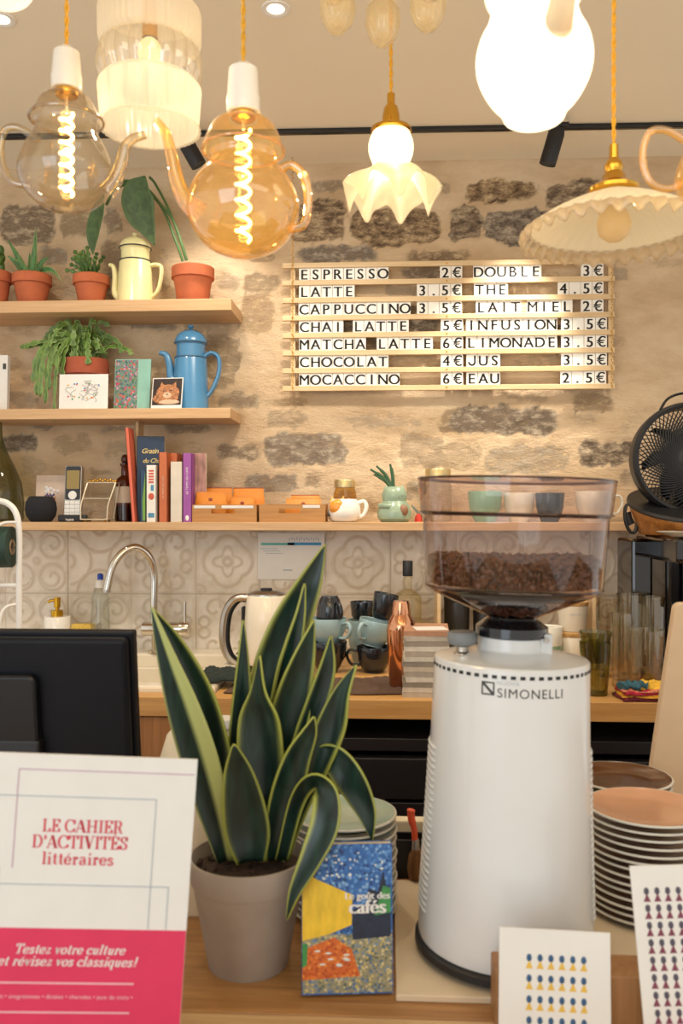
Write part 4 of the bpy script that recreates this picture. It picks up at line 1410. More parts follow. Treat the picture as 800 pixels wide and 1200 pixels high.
# wooden boxes with orange packets
W['packet'] = pm('orange_packet', '#E08A2A', .45, var=.1, scale=20)
W['packet_dk'] = pm('packet_seal', '#9A4A2A', .5)
def wooden_box(px0, px1, py0, lab, labels, slot):
    y0 = 2.465
    x0, x1 = X(px0, y0), X(px1, y0)
    w = x1 - x0
    hgt = Z((px0 + px1) / 2, py0, y0) - ZB
    dep = .11
    t = thing('wooden_box', lab, 'box', ((x0 + x1) / 2, y0, ZB), 0, 'wooden tea boxes on the long shelf')
    th = .006
    # front wall with an elongated hand hole
    sx0, sx1 = slot[0] * w - w / 2, slot[1] * w - w / 2
    sz0, sz1 = hgt * .5, hgt * .74
    m = M()
    m.box((0, th / 2, sz0 / 2), (w, th, sz0))
    m.box((0, th / 2, (sz1 + hgt) / 2), (w, th, hgt - sz1))
    m.box(((sx0 - w / 2) / 2, th / 2, (sz0 + sz1) / 2), (sx0 + w / 2, th, sz1 - sz0))
    m.box(((sx1 + w / 2) / 2, th / 2, (sz0 + sz1) / 2), (w / 2 - sx1, th, sz1 - sz0))
    m.build('front_panel', W['box'], t, smooth=0)
    M().box((0, dep - th / 2, hgt / 2), (w, th, hgt)).build('back_panel', W['box'], t, smooth=0)
    for s in (-1, 1):
        M().box((s * (w / 2 - th / 2), dep / 2, hgt / 2), (th, dep - 2 * th, hgt)).build('side_panel', W['box'], t, smooth=0)
    M().box((0, dep / 2, th / 2), (w - 2 * th, dep - 2 * th, th)).build('bottom_panel', W['box'], t, smooth=0)
    for a, b in labels:
        M().box(((a + b) / 2 * w - w / 2, -.0005, hgt * .88), ((b - a) * w, .001, hgt * .16)).build('label_strip', W['paper'], t, smooth=0)
    return t, w, hgt, y0
def packet(px0, px1, py0, y, lab, tilt, seal=True):
    x0, x1 = X(px0, y), X(px1, y)
    w = x1 - x0
    hgt = Z((px0 + px1) / 2, py0, y) - ZB - .008
    t = thing('tea_packet', lab, 'packet', ((x0 + x1) / 2, y, ZB + .0075), 0, 'orange packets in the wooden boxes')
    t.rotation_euler = (-tilt, 0, 0)
    nx, nz = 8, 10
    vs, fs = [], []
    for sgn in (-1, 1):
        for j in range(nz + 1):
            for i in range(nx + 1):
                u, v = i / nx * 2 - 1, j / nz
                bulge = .008 * (1 - u ** 4) * (4 * v * (1 - v)) ** .7 * (1 if v < .8 else .6)
                vs.append((u * w / 2 * (1 - .04 * math.sin(v * 9)), sgn * (bulge + .0006), v * hgt))
    b = (nx + 1) * (nz + 1)
    for j in range(nz):
        for i in range(nx):
            q = j * (nx + 1) + i
            fs.append((q, q + 1, q + nx + 2, q + nx + 1))
            fs.append((b + q + 1, b + q, b + q + nx + 1, b + q + nx + 2))
    M().add(vs, fs).build('pouch', W['packet'], t, smooth=60)
    M().box((0, 0, hgt * .985), (w * .98, .0035, hgt * .03)).build('top_fold', W['packet_dk'] if not seal else W['packet'], t, smooth=0)
    if seal:
        M().ball((0, -.0085, hgt * .72), (.006, .001, .005), 14, 6).build('seal', W['packet_dk'], t)
wooden_box(225, 300.5, 591.5, 'wooden box with two white labels beside the purple book', ((.03, .36), (.46, .95)), (.3, .66))
packet(239, 272, 571, 2.535, 'flat orange packet standing at the back of the left wooden box', .04, False)
packet(229, 265, 576, 2.49, 'orange packet with a round seal at the left front of the left wooden box', .05)
packet(272, 309, 571, 2.54, 'orange packet standing at the right back of the left wooden box', .1, False)
packet(270, 298, 582, 2.492, 'orange packet with a round seal at the right front of the left wooden box', .08)
wooden_box(303.5, 381, 591, 'wooden box with one white label beside the fox shaped mug', ((.66, .92),), (.3, .62))
packet(334, 376, 583, 2.51, 'lone orange packet lying upright in the right wooden box', .25)
packet(340, 374, 579, 2.53, 'orange packet behind the lone one in the right wooden box', .2, False)
# fox mug
t = thing('fox_mug', 'white fox shaped mug with an orange face on the long shelf', 'mug', (X(403, 2.49), 2.50, ZB))
k = K(403, 2.49)
M().lathe([(1e-4, 0), (13 * k, 0), (17 * k, 3 * k), (19.5 * k, 10 * k), (19 * k, 18 * k), (16 * k, 25 * k), (14.5 * k, 27 * k), (13 * k, 26.5 * k), (16 * k, 14 * k), (1e-4, 4 * k)], 40).build('body', W['porcelain'], t)
M().tube(smooth_path([(15 * k, 0, 22 * k), (23 * k, 0, 24 * k), (26 * k, 0, 18 * k), (23 * k, 0, 9 * k), (16 * k, 0, 5 * k)], 6), 2.6 * k, 10).build('handle', W['porcelain'], t)
m = M()
m.ball((-6 * k, -.030, 17.5 * k), (11 * k, .016, 9.5 * k), 18, 12)
m.build('orange_face', pm('fox_orange', '#E9962E', .3, coat=.4, var=.12, scale=60), t)
m = M()
for x in (-14, -1):
    m.lathe([(3.2 * k, 0), (1.6 * k, 4 * k), (1e-4, 8 * k)], 12, ((x * k), -.012, 23 * k))
m.build('ear', pm('fox_ear', '#E6B15C', .35), t)
M().ball((-18 * k, -.026, 8.5 * k), (2 * k, 2 * k, 1.7 * k), 10, 8).build('nose', W['ink'], t)
W['pale_gold'] = pm('pale_gold_lid', '#CDB684', .35, .8, var=.05)
# honey jar with gold lid
W['honey'] = glass('honey_glass', '#F0D896', '#C79A50', .2)
def lid_jar(px, y, wpx, hpx, lab, zb=None, gl='honey', lidm='pale_gold', name='glass_jar'):
    zb = ZB if zb is None else zb
    t = thing(name, lab, 'jar', (X(px, y), y, zb))
    k = K(px, y)
    r, h_ = wpx / 2 * k, hpx * k
    M().lathe([(1e-4, .001), (r * .9, .001), (r, .006), (r, h_ * .68), (r * .86, h_ * .78), (r * .86, h_ * .84)], 36).build('glass_body', W[gl], t)
    M().lathe([(r * .92, h_ * .82), (r * .94, h_ * .97), (r * .88, h_), (1e-4, h_)], 36).build('lid', W[lidm], t)
    return t
lid_jar(404, 2.575, 27, 49, 'glass jar of honey with a gold lid behind the fox mug')
# cat planter
W['celadon'] = pm('celadon_glaze', '#8FA48C', .3, var=.06, coat=.4)
t = thing('cat_planter', 'pale green cat shaped planter with spiky stems on the long shelf', 'planter', (X(462, 2.5), 2.505, ZB))
k = K(462, 2.5)
M().lathe([(1e-4, 0), (15 * k, 0), (19.5 * k, 4 * k), (20.5 * k, 11 * k), (18 * k, 19 * k), (14 * k, 24.5 * k), (14.5 * k, 28 * k), (15 * k, 33 * k), (12.5 * k, 39 * k), (9 * k, 41.5 * k), (7 * k, 41 * k), (7 * k, 36 * k), (1e-4, 36 * k)], 44).build('body', W['celadon'], t)
m = M()
for s in (-1, 1):
    m.lathe([(3.4 * k, 0), (2 * k, 3.2 * k), (1e-4, 6.4 * k)], 12, (s * 9.5 * k, -.004, 37.5 * k))
m.build('ears', W['celadon'], t)
m = M()
m.tube(smooth_path([(-17 * k, -.02, 19 * k), (-11 * k, -.036, 19 * k), (-5 * k, -.042, 18 * k)], 5), [.0075] * 10 + [.006], 10)
m.build('paw', W['celadon'], t)
M().ball((10 * k, -.036, 13.5 * k), (6 * k, .011, 7 * k), 18, 10).build('coin', pm('brown_spot', '#8A6448', .4), t)
m = M()
for x in (1, 9):
    m.tube([((x - 1.6) * k, -.0345, 31 * k), (x * k, -.0355, 30 * k), ((x + 1.6) * k, -.0345, 31 * k)], .0007, 5)
m.ball((5 * k, -.0365, 28.5 * k), (.0016, .001, .0012), 8, 5)
m.build('face_lines', W['ink'], t)
m = M()
for tip, w_ in (((-28, 62), 1.9), ((-21, 66), 1.8), ((-5, 68), 1.9), ((-24, 56), 1.6)):
    pts = smooth_path([(-1 * k, 0, 36 * k), (tip[0] * .45 * k, .004, (36 + (tip[1] - 36) * .6) * k), (tip[0] * k, .0, tip[1] * k)], 6)
    n = len(pts)
    m.tube(pts, [w_ * k * (1.1 if i < n - 3 else .7) for i in range(n)], 8)
m.build('stems', pm('dark_green_stem', '#35583A', .45, var=.15), t)
# small bottle brush toy beside the planter
t = thing('red_tassel', 'small red tassel and grey cord lying right of the cat planter', 'tassel', (X(490, 2.55), 2.55, ZB))
t.scale = (.75, .75, .75)
k = K(489, 2.51)
M().lathe([(1e-4, 0), (6 * k, 0), (5 * k, 8 * k), (2 * k, 13 * k), (1e-4, 14 * k)], 16, wob=lambda r, z, a: (r * (1 + .12 * math.cos(9 * a)), z)).build('tassel_body', pm('red_wool', '#C23A2C', .8, var=.2, scale=200), t)
M().tube(smooth_path([(0, .0, 13 * k), (-6 * k, .004, 20 * k), (-10 * k, .01, 26 * k), (5 * k, .014, 10 * k), (10 * k, .012, 2.5 * k)], 6), .0028, 8).build('cord', pm('grey_cord', '#6E7A74', .7), t)
# jar with gold lid beside the hopper and a row of cups behind the hopper
W['jar_clear'] = glass('jar_clear', '#F8F5EC', '#D0CCBA', .2)
lid_jar(513, 2.565, 32, 62, 'clear glass jar with a gold lid behind the top left of the grinder hopper', gl='jar_clear')
def cup(px, y, zb, wpx, hpx, mat, lab, group=None, up=True, handle=None, name='cup', rot=None, foot=.6, extra=None):
    t = thing(name, lab, 'cup', (X(px, y), y, zb), 0, group)
    k = K(px, y)
    r, h_ = wpx / 2 * k, hpx * k
    pr = [(1e-4, 0), (r * foot, 0), (r * foot, .003), (r * (foot + .14), h_ * .15), (r * .93, h_ * .5), (r, h_ * .97), (r * .985, h_), (r * .955, h_ * .98), (r * .87, h_ * .5), (r * .5, h_ * .14), (1e-4, h_ * .12)]
    if extra:
        pass
    M().lathe(pr, 40).build('cup_body', mat, t)
    if handle is not None:
        d = Vector((math.cos(handle), math.sin(handle), 0))
        M().tube(smooth_path([d * r * .9 + Vector((0, 0, h_ * .8)), d * (r * 1.35) + Vector((0, 0, h_ * .85)), d * (r * 1.5) + Vector((0, 0, h_ * .6)), d * (r * 1.25) + Vector((0, 0, h_ * .3)), d * r * .78 + Vector((0, 0, h_ * .26))], 6), .0042, 8, flat=1.3).build('handle', mat, t)
    if rot is not None:
        t.rotation_euler = rot
    return t
W['mint'] = pm('mint_glaze', '#86B49A', .3, coat=.4)
W['dkblue'] = pm('dark_blue_glaze', '#22303E', .25, coat=.4, var=.2)
W['ltblue'] = pm('light_blue_glaze', '#9DB8BC', .3, coat=.4)
W['blackglz'] = pm('black_glaze', '#1A1E24', .2, coat=.5, var=.25, scale=120)
W['whiteglz'] = pm('white_glaze', '#E3E0D2', .25, coat=.3)
cup(568, 2.53, ZB, 40, 36, W['mint'], 'mint green cup on the long shelf seen through the hopper', 'cups behind the hopper', handle=1.3)
cup(608, 2.53, ZB, 36, 34, W['whiteglz'], 'white cup beside the mint cup seen through the hopper', 'cups behind the hopper', handle=None)
cup(644, 2.53, ZB, 34, 34, W['dkblue'], 'dark blue cup seen through the hopper', 'cups behind the hopper', handle=None)
cup(696, 2.52, ZB, 44, 36, W['whiteglz'], 'cream cup at the right end of the cups, handle beyond the hopper', 'cups behind the hopper', handle=.1)

# fan on a wooden base
fy = 2.285
MT = 1.391
t = thing('desk_fan', 'round black desk fan with swirling grille on a striped wooden base', 'fan', (X(803, fy), fy + .0, MT + .0005))
k = K(803, fy)
zc_ = Z(803, 538, fy) - MT
tilt = lambda r, z, a: (r, z + (.31 * r * math.sin(a) if z > 20 * k else 0))
M().lathe([(1e-4, 0), (50 * k, 0), (52 * k, .004), (64 * k, 32 * k), (64 * k, 33 * k), (1e-4, 33 * k)], 48, wob=tilt).build('base_bowl', W['walnut'], t)
M().lathe([(1e-4, 33 * k), (65 * k, 33 * k), (66 * k, 35 * k), (65 * k, 38 * k), (60 * k, 37 * k), (1e-4, 36 * k)], 48, wob=tilt).build('base_tray', W['black'], t)
RT = Matrix.Translation((0, -.02, zc_)) @ Matrix.Rotation(math.pi / 2, 4, 'X')
M().lathe([(58 * k, -.045), (63 * k, -.04), (65 * k, -.01), (65 * k, .012), (62 * k, .02), (58.5 * k, .016), (58 * k, 0), (57 * k, -.04)], 72, mat=RT).build('outer_ring', W['black'], t)
gr = M()
for i in range(60):
    a = 2 * math.pi * i / 60
    pts = []
    for j in range(8):
        s = j / 7
        rr = (15 + (59 - 15) * s) * k
        aa = a + 1.25 * (1 - s) ** 1.4
        pts.append(RT @ Vector((rr * math.cos(aa), rr * math.sin(aa), .012 + .012 * (1 - s * s))))
    gr.tube(pts, [.0026] * 5 + [.0022, .0017, .0013], 6)
gr.build('front_grille', W['black'], t)
gr2 = M()
for i in range(60):
    a = 2 * math.pi * i / 60
    gr2.tube([RT @ Vector((rr * k * math.cos(a + (rr - 15) * .012), rr * k * math.sin(a + (rr - 15) * .012), -.042)) for rr in (12, 28, 44, 60)], .0012, 4)
gr2.build('rear_grille', W['black'], t)
hb = M().lathe([(1e-4, .027), (13 * k, .027), (16 * k, .023), (16 * k, .01), (1e-4, .01)], 40, mat=RT).build('hub_cap', W['black'], t)
M().text('air', wall_text(0, -.02 - .0276, zc_ - 2 * k, 6 * k)).build('hub_logo', W['white'], hb, smooth=0)
bl = M()
for i in range(7):
    a = 2 * math.pi * i / 7
    pts = [Vector((r_ * k * math.cos(a + r_ * .012), r_ * k * math.sin(a + r_ * .012), 0)) for r_ in (10, 20, 30, 40, 52)]
    cr = [Vector((-math.sin(a + .3) * .75, math.cos(a + .3) * .75, .55))] * 5
    bl.strip([RT @ (p + Vector((0, 0, -.014))) for p in pts], [.010, .018, .022, .022, .012], [RT.to_3x3() @ c for c in cr], .1, n=5)
bl.build('fan_blades', W['black'], t, solid=.0015)
M().lathe([(1e-4, -.055), (20 * k, -.055), (20 * k, -.005), (1e-4, -.005)], 32, mat=RT).build('motor', W['black'], t)
M().tube(smooth_path([(-31 * k, -.012, zc_ + 57 * k), (-22 * k, -.012, zc_ + 70 * k), (-6 * k, -.012, zc_ + 76 * k), (12 * k, -.012, zc_ + 75 * k), (31 * k, -.012, zc_ + 57 * k)], 7), .0034, 8, flat=2.2).build('carry_handle', W['black'], t)
m = M()
m.prism(rrect(-.011, .011, 40 * k, 92 * k, .008), -.005, .03, Matrix.Translation((0, .025, 0)))
m.build('yoke', W['black'], t)
t = thing('cable_coil', 'coiled black power cable standing beside the wooden fan base', 'cable', (X(740, 2.29), 2.29, MT + .0005))
k = K(741, 2.29)
m = M()
for j in range(4):
    m.tube([((-1 + 6.5 * math.cos(a) + 4 * -math.sin(a) * .6) * k, -.004 + .004 * j, (18.5 + 17 * math.sin(a)) * k) for a in [2 * math.pi * i / 24 for i in range(24)]], .0032, 7, closed=True)
m.tube([(0 * k, .0, 12 * k), (-3 * k, 0.0, 18 * k), (-5 * k, .0, 26 * k)], .009, 10, flat=.6)
m.build('cable_loops', W['black'], t)
# ------------------------------------------------------------------ on the back worktop
# paper sheet taped to the tiles
y = TILE_Y - .0065
x0, x1 = X(302, y), X(380, y)
z1, z0 = Z(340, 624.5, y), Z(340, 679, y)
t = thing('wall_sheet', 'white printed sheet with a blue header taped to the tiles above the kettle', 'sheet', ((x0 + x1) / 2, y, z0))
w, hgt = x1 - x0, z1 - z0
M().box((0, .0004, hgt / 2), (w, .0008, hgt)).build('sheet', W['paper'], t, smooth=0)
M().box((-w * .2, -.0003, hgt * .76), (w * .5, .0005, hgt * .05)).build('teal_bar', pm('teal_print', '#5FB3A8', .6), t, smooth=0)
M().box((w * .2, -.0003, hgt * .765), (w * .5, .0005, hgt * .06)).build('blue_bar', pm('blue_bar', '#3F8FC0', .6), t, smooth=0)
m = M()
random.seed(8)
for i in range(13):
    m.box((-w * .02 + i * w * .036, -.0003, hgt * (.86 + .02 * (i % 2))), (w * .014, .0005, hgt * .06))
for j in range(3):
    m.box((-w * .33 + w * .04 * j, -.0003, hgt * (.66 - .05 * j)), (w * .26, .0005, hgt * .014))
m.box((-.01, -.0003, hgt * .2), (w * .14, .0005, hgt * .03))
m.build('print_lines', W['grey_line'], t, smooth=0)

# faucet
fy = 2.53
t = thing('faucet', 'chrome swan neck mixer faucet behind the sink', 'faucet', (X(184, fy), fy, WT_Z + .0145))
k = K(184, fy)
def fz(py):
    return Z(184, py, fy) - WT_Z - .0145
M().lathe([(1e-4, 0), (.026, 0), (.026, .006), (.0165, .009), (.0165, fz(727)), (1e-4, fz(727))], 32).build('column', W['chrome'], t)
bm_ = Matrix.Translation((0, 0, fz(737))) @ Matrix.Rotation(math.pi / 2, 4, 'Y')
M().lathe([(1e-4, -17 * k), (7.5 * k, -17 * k), (8 * k, -16 * k), (8 * k, 26 * k), (8.8 * k, 27 * k), (8.8 * k, 37 * k), (7.8 * k, 38.5 * k), (1e-4, 38.5 * k)], 32, mat=bm_).build('mixer_body', W['chrome'], t)
M().lathe([(1e-4, 0), (2.0 * k, 0), (1.8 * k, 27 * k), (1e-4, 27.5 * k)], 14, (33 * k, 0, fz(732))).build('lever', W['chrome'], t)
sp = smooth_path([(-4 * k, 0, fz(735)), (-3.5 * k, 0, fz(700)), (-3.5 * k, 0, fz(672)), (-8 * k, -.012, fz(652)), (-21 * k, -.03, fz(641)), (-35 * k, -.05, fz(647)), (-45 * k, -.068, fz(664)), (-50 * k, -.078, fz(690))], 7)
M().tube(sp, 4.3 * k, 16).build('spout', W['chrome'], t)
e = Vector(sp[-1])
M().cyl((e.x, e.y, e.z - .004), 4.6 * k, .008, 20).build('aerator', W['steel'], t)

# soap dispenser, washing liquid, sponge behind the monitor
t = thing('soap_dispenser', 'white soap dispenser with a gold pump behind the monitor', 'dispenser', (X(67, 2.55), 2.55, WT_Z + .0145))
k = K(67, 2.55)
hgt = Z(67, 722, 2.55) - WT_Z - .0145
M().lathe([(1e-4, 0), (14.5 * k, 0), (15 * k, .002), (15 * k, hgt - .002), (14.4 * k, hgt), (1e-4, hgt)], 40).build('bottle', W['porcelain'], t)
M().lathe([(1e-4, hgt), (6.8 * k, hgt), (6.8 * k, hgt + 7 * k), (2.4 * k, hgt + 7.5 * k), (2.4 * k, hgt + 10 * k), (3.8 * k, hgt + 10.5 * k), (3.8 * k, hgt + 22 * k), (1e-4, hgt + 22 * k)], 28).build('pump', W['gold'], t)
M().tube([(0, 0, hgt + 19 * k), (-7 * k, -.004, hgt + 18.5 * k), (-10 * k, -.005, hgt + 16.5 * k)], 1.6 * k, 10).build('nozzle', W['gold'], t)
W['liquid'] = glass('clear_plastic', '#F4F6F3', '#D0D6D2', .25)
t = thing('washing_up_bottle', 'clear washing up liquid bottle with a blue cap left of the faucet', 'bottle', (X(117.5, 2.56), 2.56, WT_Z + .0145))
k = K(117.5, 2.56)
hgt = Z(117.5, 688, 2.56) - WT_Z - .0145
M().lathe([(1e-4, .001), (10 * k, .001), (11 * k, .005), (11 * k, hgt * .45), (9.8 * k, hgt * .7), (10 * k, hgt * .85), (5.5 * k, hgt)], 36).build('bottle_body', W['liquid'], t)
M().lathe([(5.6 * k, hgt - .002), (5.8 * k, hgt), (5.6 * k, hgt + 8 * k), (3.4 * k, hgt + 9 * k), (1e-4, hgt + 9 * k)], 24).build('collar', W['white'], t)
M().lathe([(3.3 * k, hgt + 9 * k), (3.4 * k, hgt + 14.5 * k), (2.2 * k, hgt + 16 * k), (1e-4, hgt + 16 * k)], 20).build('cap', pm('blue_cap', '#1E46B0', .35), t)
o = M().box((0, 0, .016), (.066, .03, .03)).build('sponge', pm('yellow_sponge', '#DDBB5A', .9, var=.15, scale=200, bump=.4), loc=(X(97, 2.57), 2.572, WT_Z + .0145), smooth=0, bevel=.004)
o.location.z = Z(97, 731, 2.572) - .031
tag(o, 'yellow sponge standing between the soap dispenser and the clear bottle', 'sponge')
sb = M().lathe([(1e-4, 0), (.022, 0), (.026, .004), (.03, o.location.z - WT_Z - .0145 + .001), (1e-4, o.location.z - WT_Z - .0145 + .001)], 24).build('sponge_dish', W['porcelain'], loc=(X(97, 2.57), 2.572, WT_Z + .0145))
tag(sb, 'small white dish under the yellow sponge behind the monitor', 'dish')

# white metal roll stand on the left, with a green roll
ry = 2.067
t = thing('roll_stand', 'white tubular metal roll stand at the left edge, green roll on it', 'roll stand', (X(0, ry), ry, WT_Z + .0146))
k = K(0, ry)
def rl(px, py, dy=0.0):
    return Vector((X(px, ry) - X(0, ry), dy, Z(px, py, ry) - WT_Z - .0146))
def arch(dy):
    return smooth_path([rl(22.5, 600, dy) * 0 + Vector((rl(22.5, 735, dy).x, dy, .004)), rl(22.5, 735, dy), rl(22.5, 670, dy), rl(22.5, 625, dy), rl(19, 602, dy), rl(9, 590, dy), rl(-6, 587, dy), rl(-20, 592, dy), rl(-30, 606, dy), rl(-33, 630, dy), rl(-33, 735, dy), Vector((rl(-33, 735, dy).x, dy, .004))], 6)
m = M()
m.tube(arch(0), 3.6 * k, 12)
m.tube([rl(22, 686), rl(-33, 686)], 2.8 * k, 10)
m.build('tube_frame', W['white'], t)
for px in (22.5, -33):
    M().tube([(rl(px, 735).x, -.02, .005), (rl(px, 735).x, .02, .005)], .005, 10).build('foot_bar', W['white'], t)
M().tube(smooth_path([rl(20, 612, 0), rl(10, 613, -.03), rl(5, 621, -.055), rl(3, 634, -.062)], 6), 1.8 * k, 10).build('hook', W['white'], t)
hk = M()
hk.tube(smooth_path([rl(20, 708, 0), rl(12, 710, -.02), rl(8, 718, -.03), rl(6, 735, -.035)], 6), 1.8 * k, 10)
hk.build('hook', W['white'], t)
M().tube([rl(22, 641), rl(-33, 641)], 1.7 * k, 10).build('roll_axle', W['steel'], t)
gm = Matrix.Translation((rl(-8, 641).x, 0, rl(0, 641).z)) @ Matrix.Rotation(math.pi / 2, 4, 'Y') 
t2 = thing('green_roll', 'dark green roll hanging on the white metal stand at the left edge', 'roll', tuple(Vector(t.location) + Vector((rl(-8, 641).x, 0, rl(0, 641).z))))
gm = Matrix.Rotation(math.pi / 2, 4, 'Y') @ Matrix.Identity(4)
M().lathe([(9 * k, -18 * k), (24 * k, -18 * k), (24.5 * k, 0), (24 * k, 22 * k), (9 * k, 22 * k), (9 * k, -18 * k)], 48, mat=Matrix.Rotation(.08, 4, 'Z') @ gm).build('wound_sheet', pm('green_roll', '#1E3A30', .6, var=.15), t2)
M().lathe([(6 * k, -18.5 * k), (9 * k, -18.5 * k), (9 * k, 22.5 * k), (6 * k, 22.5 * k), (6 * k, -18.5 * k)], 36, mat=Matrix.Rotation(.08, 4, 'Z') @ gm).build('cardboard_core', pm('core_card', '#A08A70', .8), t2)

# kettle
ky = 2.36
t = thing('kettle', 'cream and steel electric kettle behind the snake plant', 'kettle', (X(312, ky), ky, WT_Z))
k = K(312, ky)
H = Z(312, 697, ky) - WT_Z
M().lathe([(1e-4, 0), (27 * k, 0), (28 * k, .004), (28 * k, .016), (1e-4, .016)], 44).build('power_base', W['black'], t)
M().lathe([(1e-4, .018), (28 * k, .018), (28.5 * k, .03), (26 * k, H * .6), (23.5 * k, H - .004), (22 * k, H)], 48).build('body', W['ceramic'], t)
M().lathe([(22.2 * k, H - .001), (22 * k, H + .004), (15 * k, H + .011), (6 * k, H + .013), (1e-4, H + .013)], 44).build('lid', W['steel'], t)
M().cyl((0, 0, H + .012), 7 * k, .006, 24).build('lid_button', W['black'], t)
hpth = smooth_path([(-20 * k, -.004, H - .008), (-36 * k, -.008, H - .012), (-47 * k, -.01, H - .05), (-50 * k, -.01, H - .12), (-45 * k, -.008, H - .165), (-34 * k, -.004, H - .19)], 7)
M().tube(hpth, 5.2 * k, 12, flat=1.5).build('handle', W['steel'], t)
M().tube([Vector(p) + Vector((3.6 * k, 0, -.001)) for p in hpth], 4.2 * k, 10, flat=1.4).build('grip', W['black'], t)
M().prism([(22 * k, H - .03), (31 * k, H - .012), (22 * k, H - .006)], -.016, .016).build('spout', W['porcelain'], t)
M().box((-27 * k, 0, H * .45), (3 * k, .03, H * .78)).build('handle_mount', W['black'], t, smooth=0, bevel=.002)

# cloths on the worktop
def cloth(name, x, y, z, sx, sy, th, mat, lab, cat, seed, rot=0.0, amp=.004, drape=None):
    nx, ny = 28, 20
    vs, fs = [], []
    for j in range(ny + 1):
        for i in range(nx + 1):
            u, v = i / nx - .5, j / ny - .5
            px = u * sx * (1 + .03 * math.sin(v * 7 + seed)) 
            py = v * sy * (1 + .03 * math.sin(u * 9 + seed))
            hz = th + amp * (math.sin(u * 13 + v * 6 + seed) + math.sin(v * 17 - u * 5 + seed * 2)) * .5 + .0012 * math.sin(u * 60 + seed) 
            edge = min(.5 - abs(u), .5 - abs(v))
            hz = max(.0016, hz * min(1, edge * 14 + .25))
            if drape:
                hz += drape(u, v)
            vs.append((px, py, hz))
    for j in range(ny):
        for i in range(nx):
            q = j * (nx + 1) + i
            fs.append((q, q + 1, q + nx + 2, q + nx + 1))
    o = M().add(vs, fs).build(name, mat, loc=(x, y, z), rot=(0, 0, rot), smooth=80, solid=.0014, offset=1)
    return tag(o, lab, cat)
W['towel'] = pm('brown_towel', '#5C4638', .95, var=.2, scale=240, bump=.5)
W['towel_g'] = pm('green_towel', '#26302C', .95, var=.25, scale=200, bump=.5)
cloth('towel', X(418, 2.12), 2.125, WT_Z + .0005, .235, .19, .006, W['towel'], 'brown folded towel lying in front of the stacked cups', 'towel', 1, .05)
cloth('dish_cloth', X(258, 2.13), 2.14, WT_Z + .0152, .10, .13, .016, W['towel_g'], 'dark green dish cloth folded on the sink corner behind the snake plant', 'cloth', 3, .1, .006)
cloth('towel', X(305, 2.05), 2.075, WT_Z + .0005, .16, .1, .006, W['towel'], 'second brown towel lying behind the snake plant leaves', 'towel', 5, -.05)

# stacked cups
CY = 2.33
cup(384, CY, WT_Z, 45, 36, W['blackglz'], 'black cup at the bottom of the left cup stack', 'cups stacked on the worktop', handle=2.4, foot=.5)
cup(384, CY, WT_Z + 33 * K(384, CY), 44, 30, W['ltblue'], 'pale blue cup in the middle of the left cup stack', 'cups stacked on the worktop', handle=-.6, foot=.55)
kk = K(384, CY)
t = cup(386, CY, WT_Z + (33 + 30 + 26) * kk, 32, 29, W['blackglz'], 'black glazed cup turned over on top of the left cup stack', 'cups stacked on the worktop', handle=.9, rot=(math.pi, 0, 0), foot=.62)
cup(438, CY, WT_Z, 42, 30, W['blackglz'], 'black cup at the bottom of the right cup stack', 'cups stacked on the worktop', handle=math.pi, foot=.55)
cup(436, CY, WT_Z + 31 * kk, 42, 30, W['ltblue'], 'pale blue cup tilted in the right cup stack, handle towards the photo', 'cups stacked on the worktop', handle=-2.2, foot=.55, rot=(0, .2, 0))
cup(426, CY + .115, WT_Z + .001, 38, 52, W['ltblue'], 'taller pale blue cup behind the right cup stack', 'cups stacked on the worktop', handle=math.pi, foot=.6)
cup(447, CY + .002, WT_Z + 62 * kk, 30, 30, W['blackglz'], 'dark speckled cup leaning on top of the right cup stack', 'cups stacked on the worktop', handle=None, foot=.72, rot=(.0, .2, 0))
cup(425, CY + .115, WT_Z + 56 * kk, 30, 20, W['blackglz'], 'small black cup at the back of the right cup stack', 'cups stacked on the worktop', handle=None, foot=.75)

# copper shaker
sy = 2.13
t = thing('cocktail_shaker', 'shiny copper cocktail shaker left of the magazine stack', 'shaker', (X(470, sy), sy, WT_Z))
k = K(470, sy)
H = Z(470, 704, sy) - WT_Z
M().lathe([(1e-4, 0), (13 * k, 0), (14 * k, .003), (17 * k, H * .6), (17.2 * k, H * .66), (16.4 * k, H * .665)], 48).build('cup', W['copper'], t)
M().lathe([(16.8 * k, H * .66), (17 * k, H * .69), (15.5 * k, H * .76), (11.5 * k, H * .83), (10.6 * k, H * .85)], 48).build('strainer_top', W['copper'], t)
M().lathe([(10.9 * k, H * .845), (10.9 * k, H * .86), (9.8 * k, H * .97), (9 * k, H), (1e-4, H)], 40).build('cap', W['copper'], t)
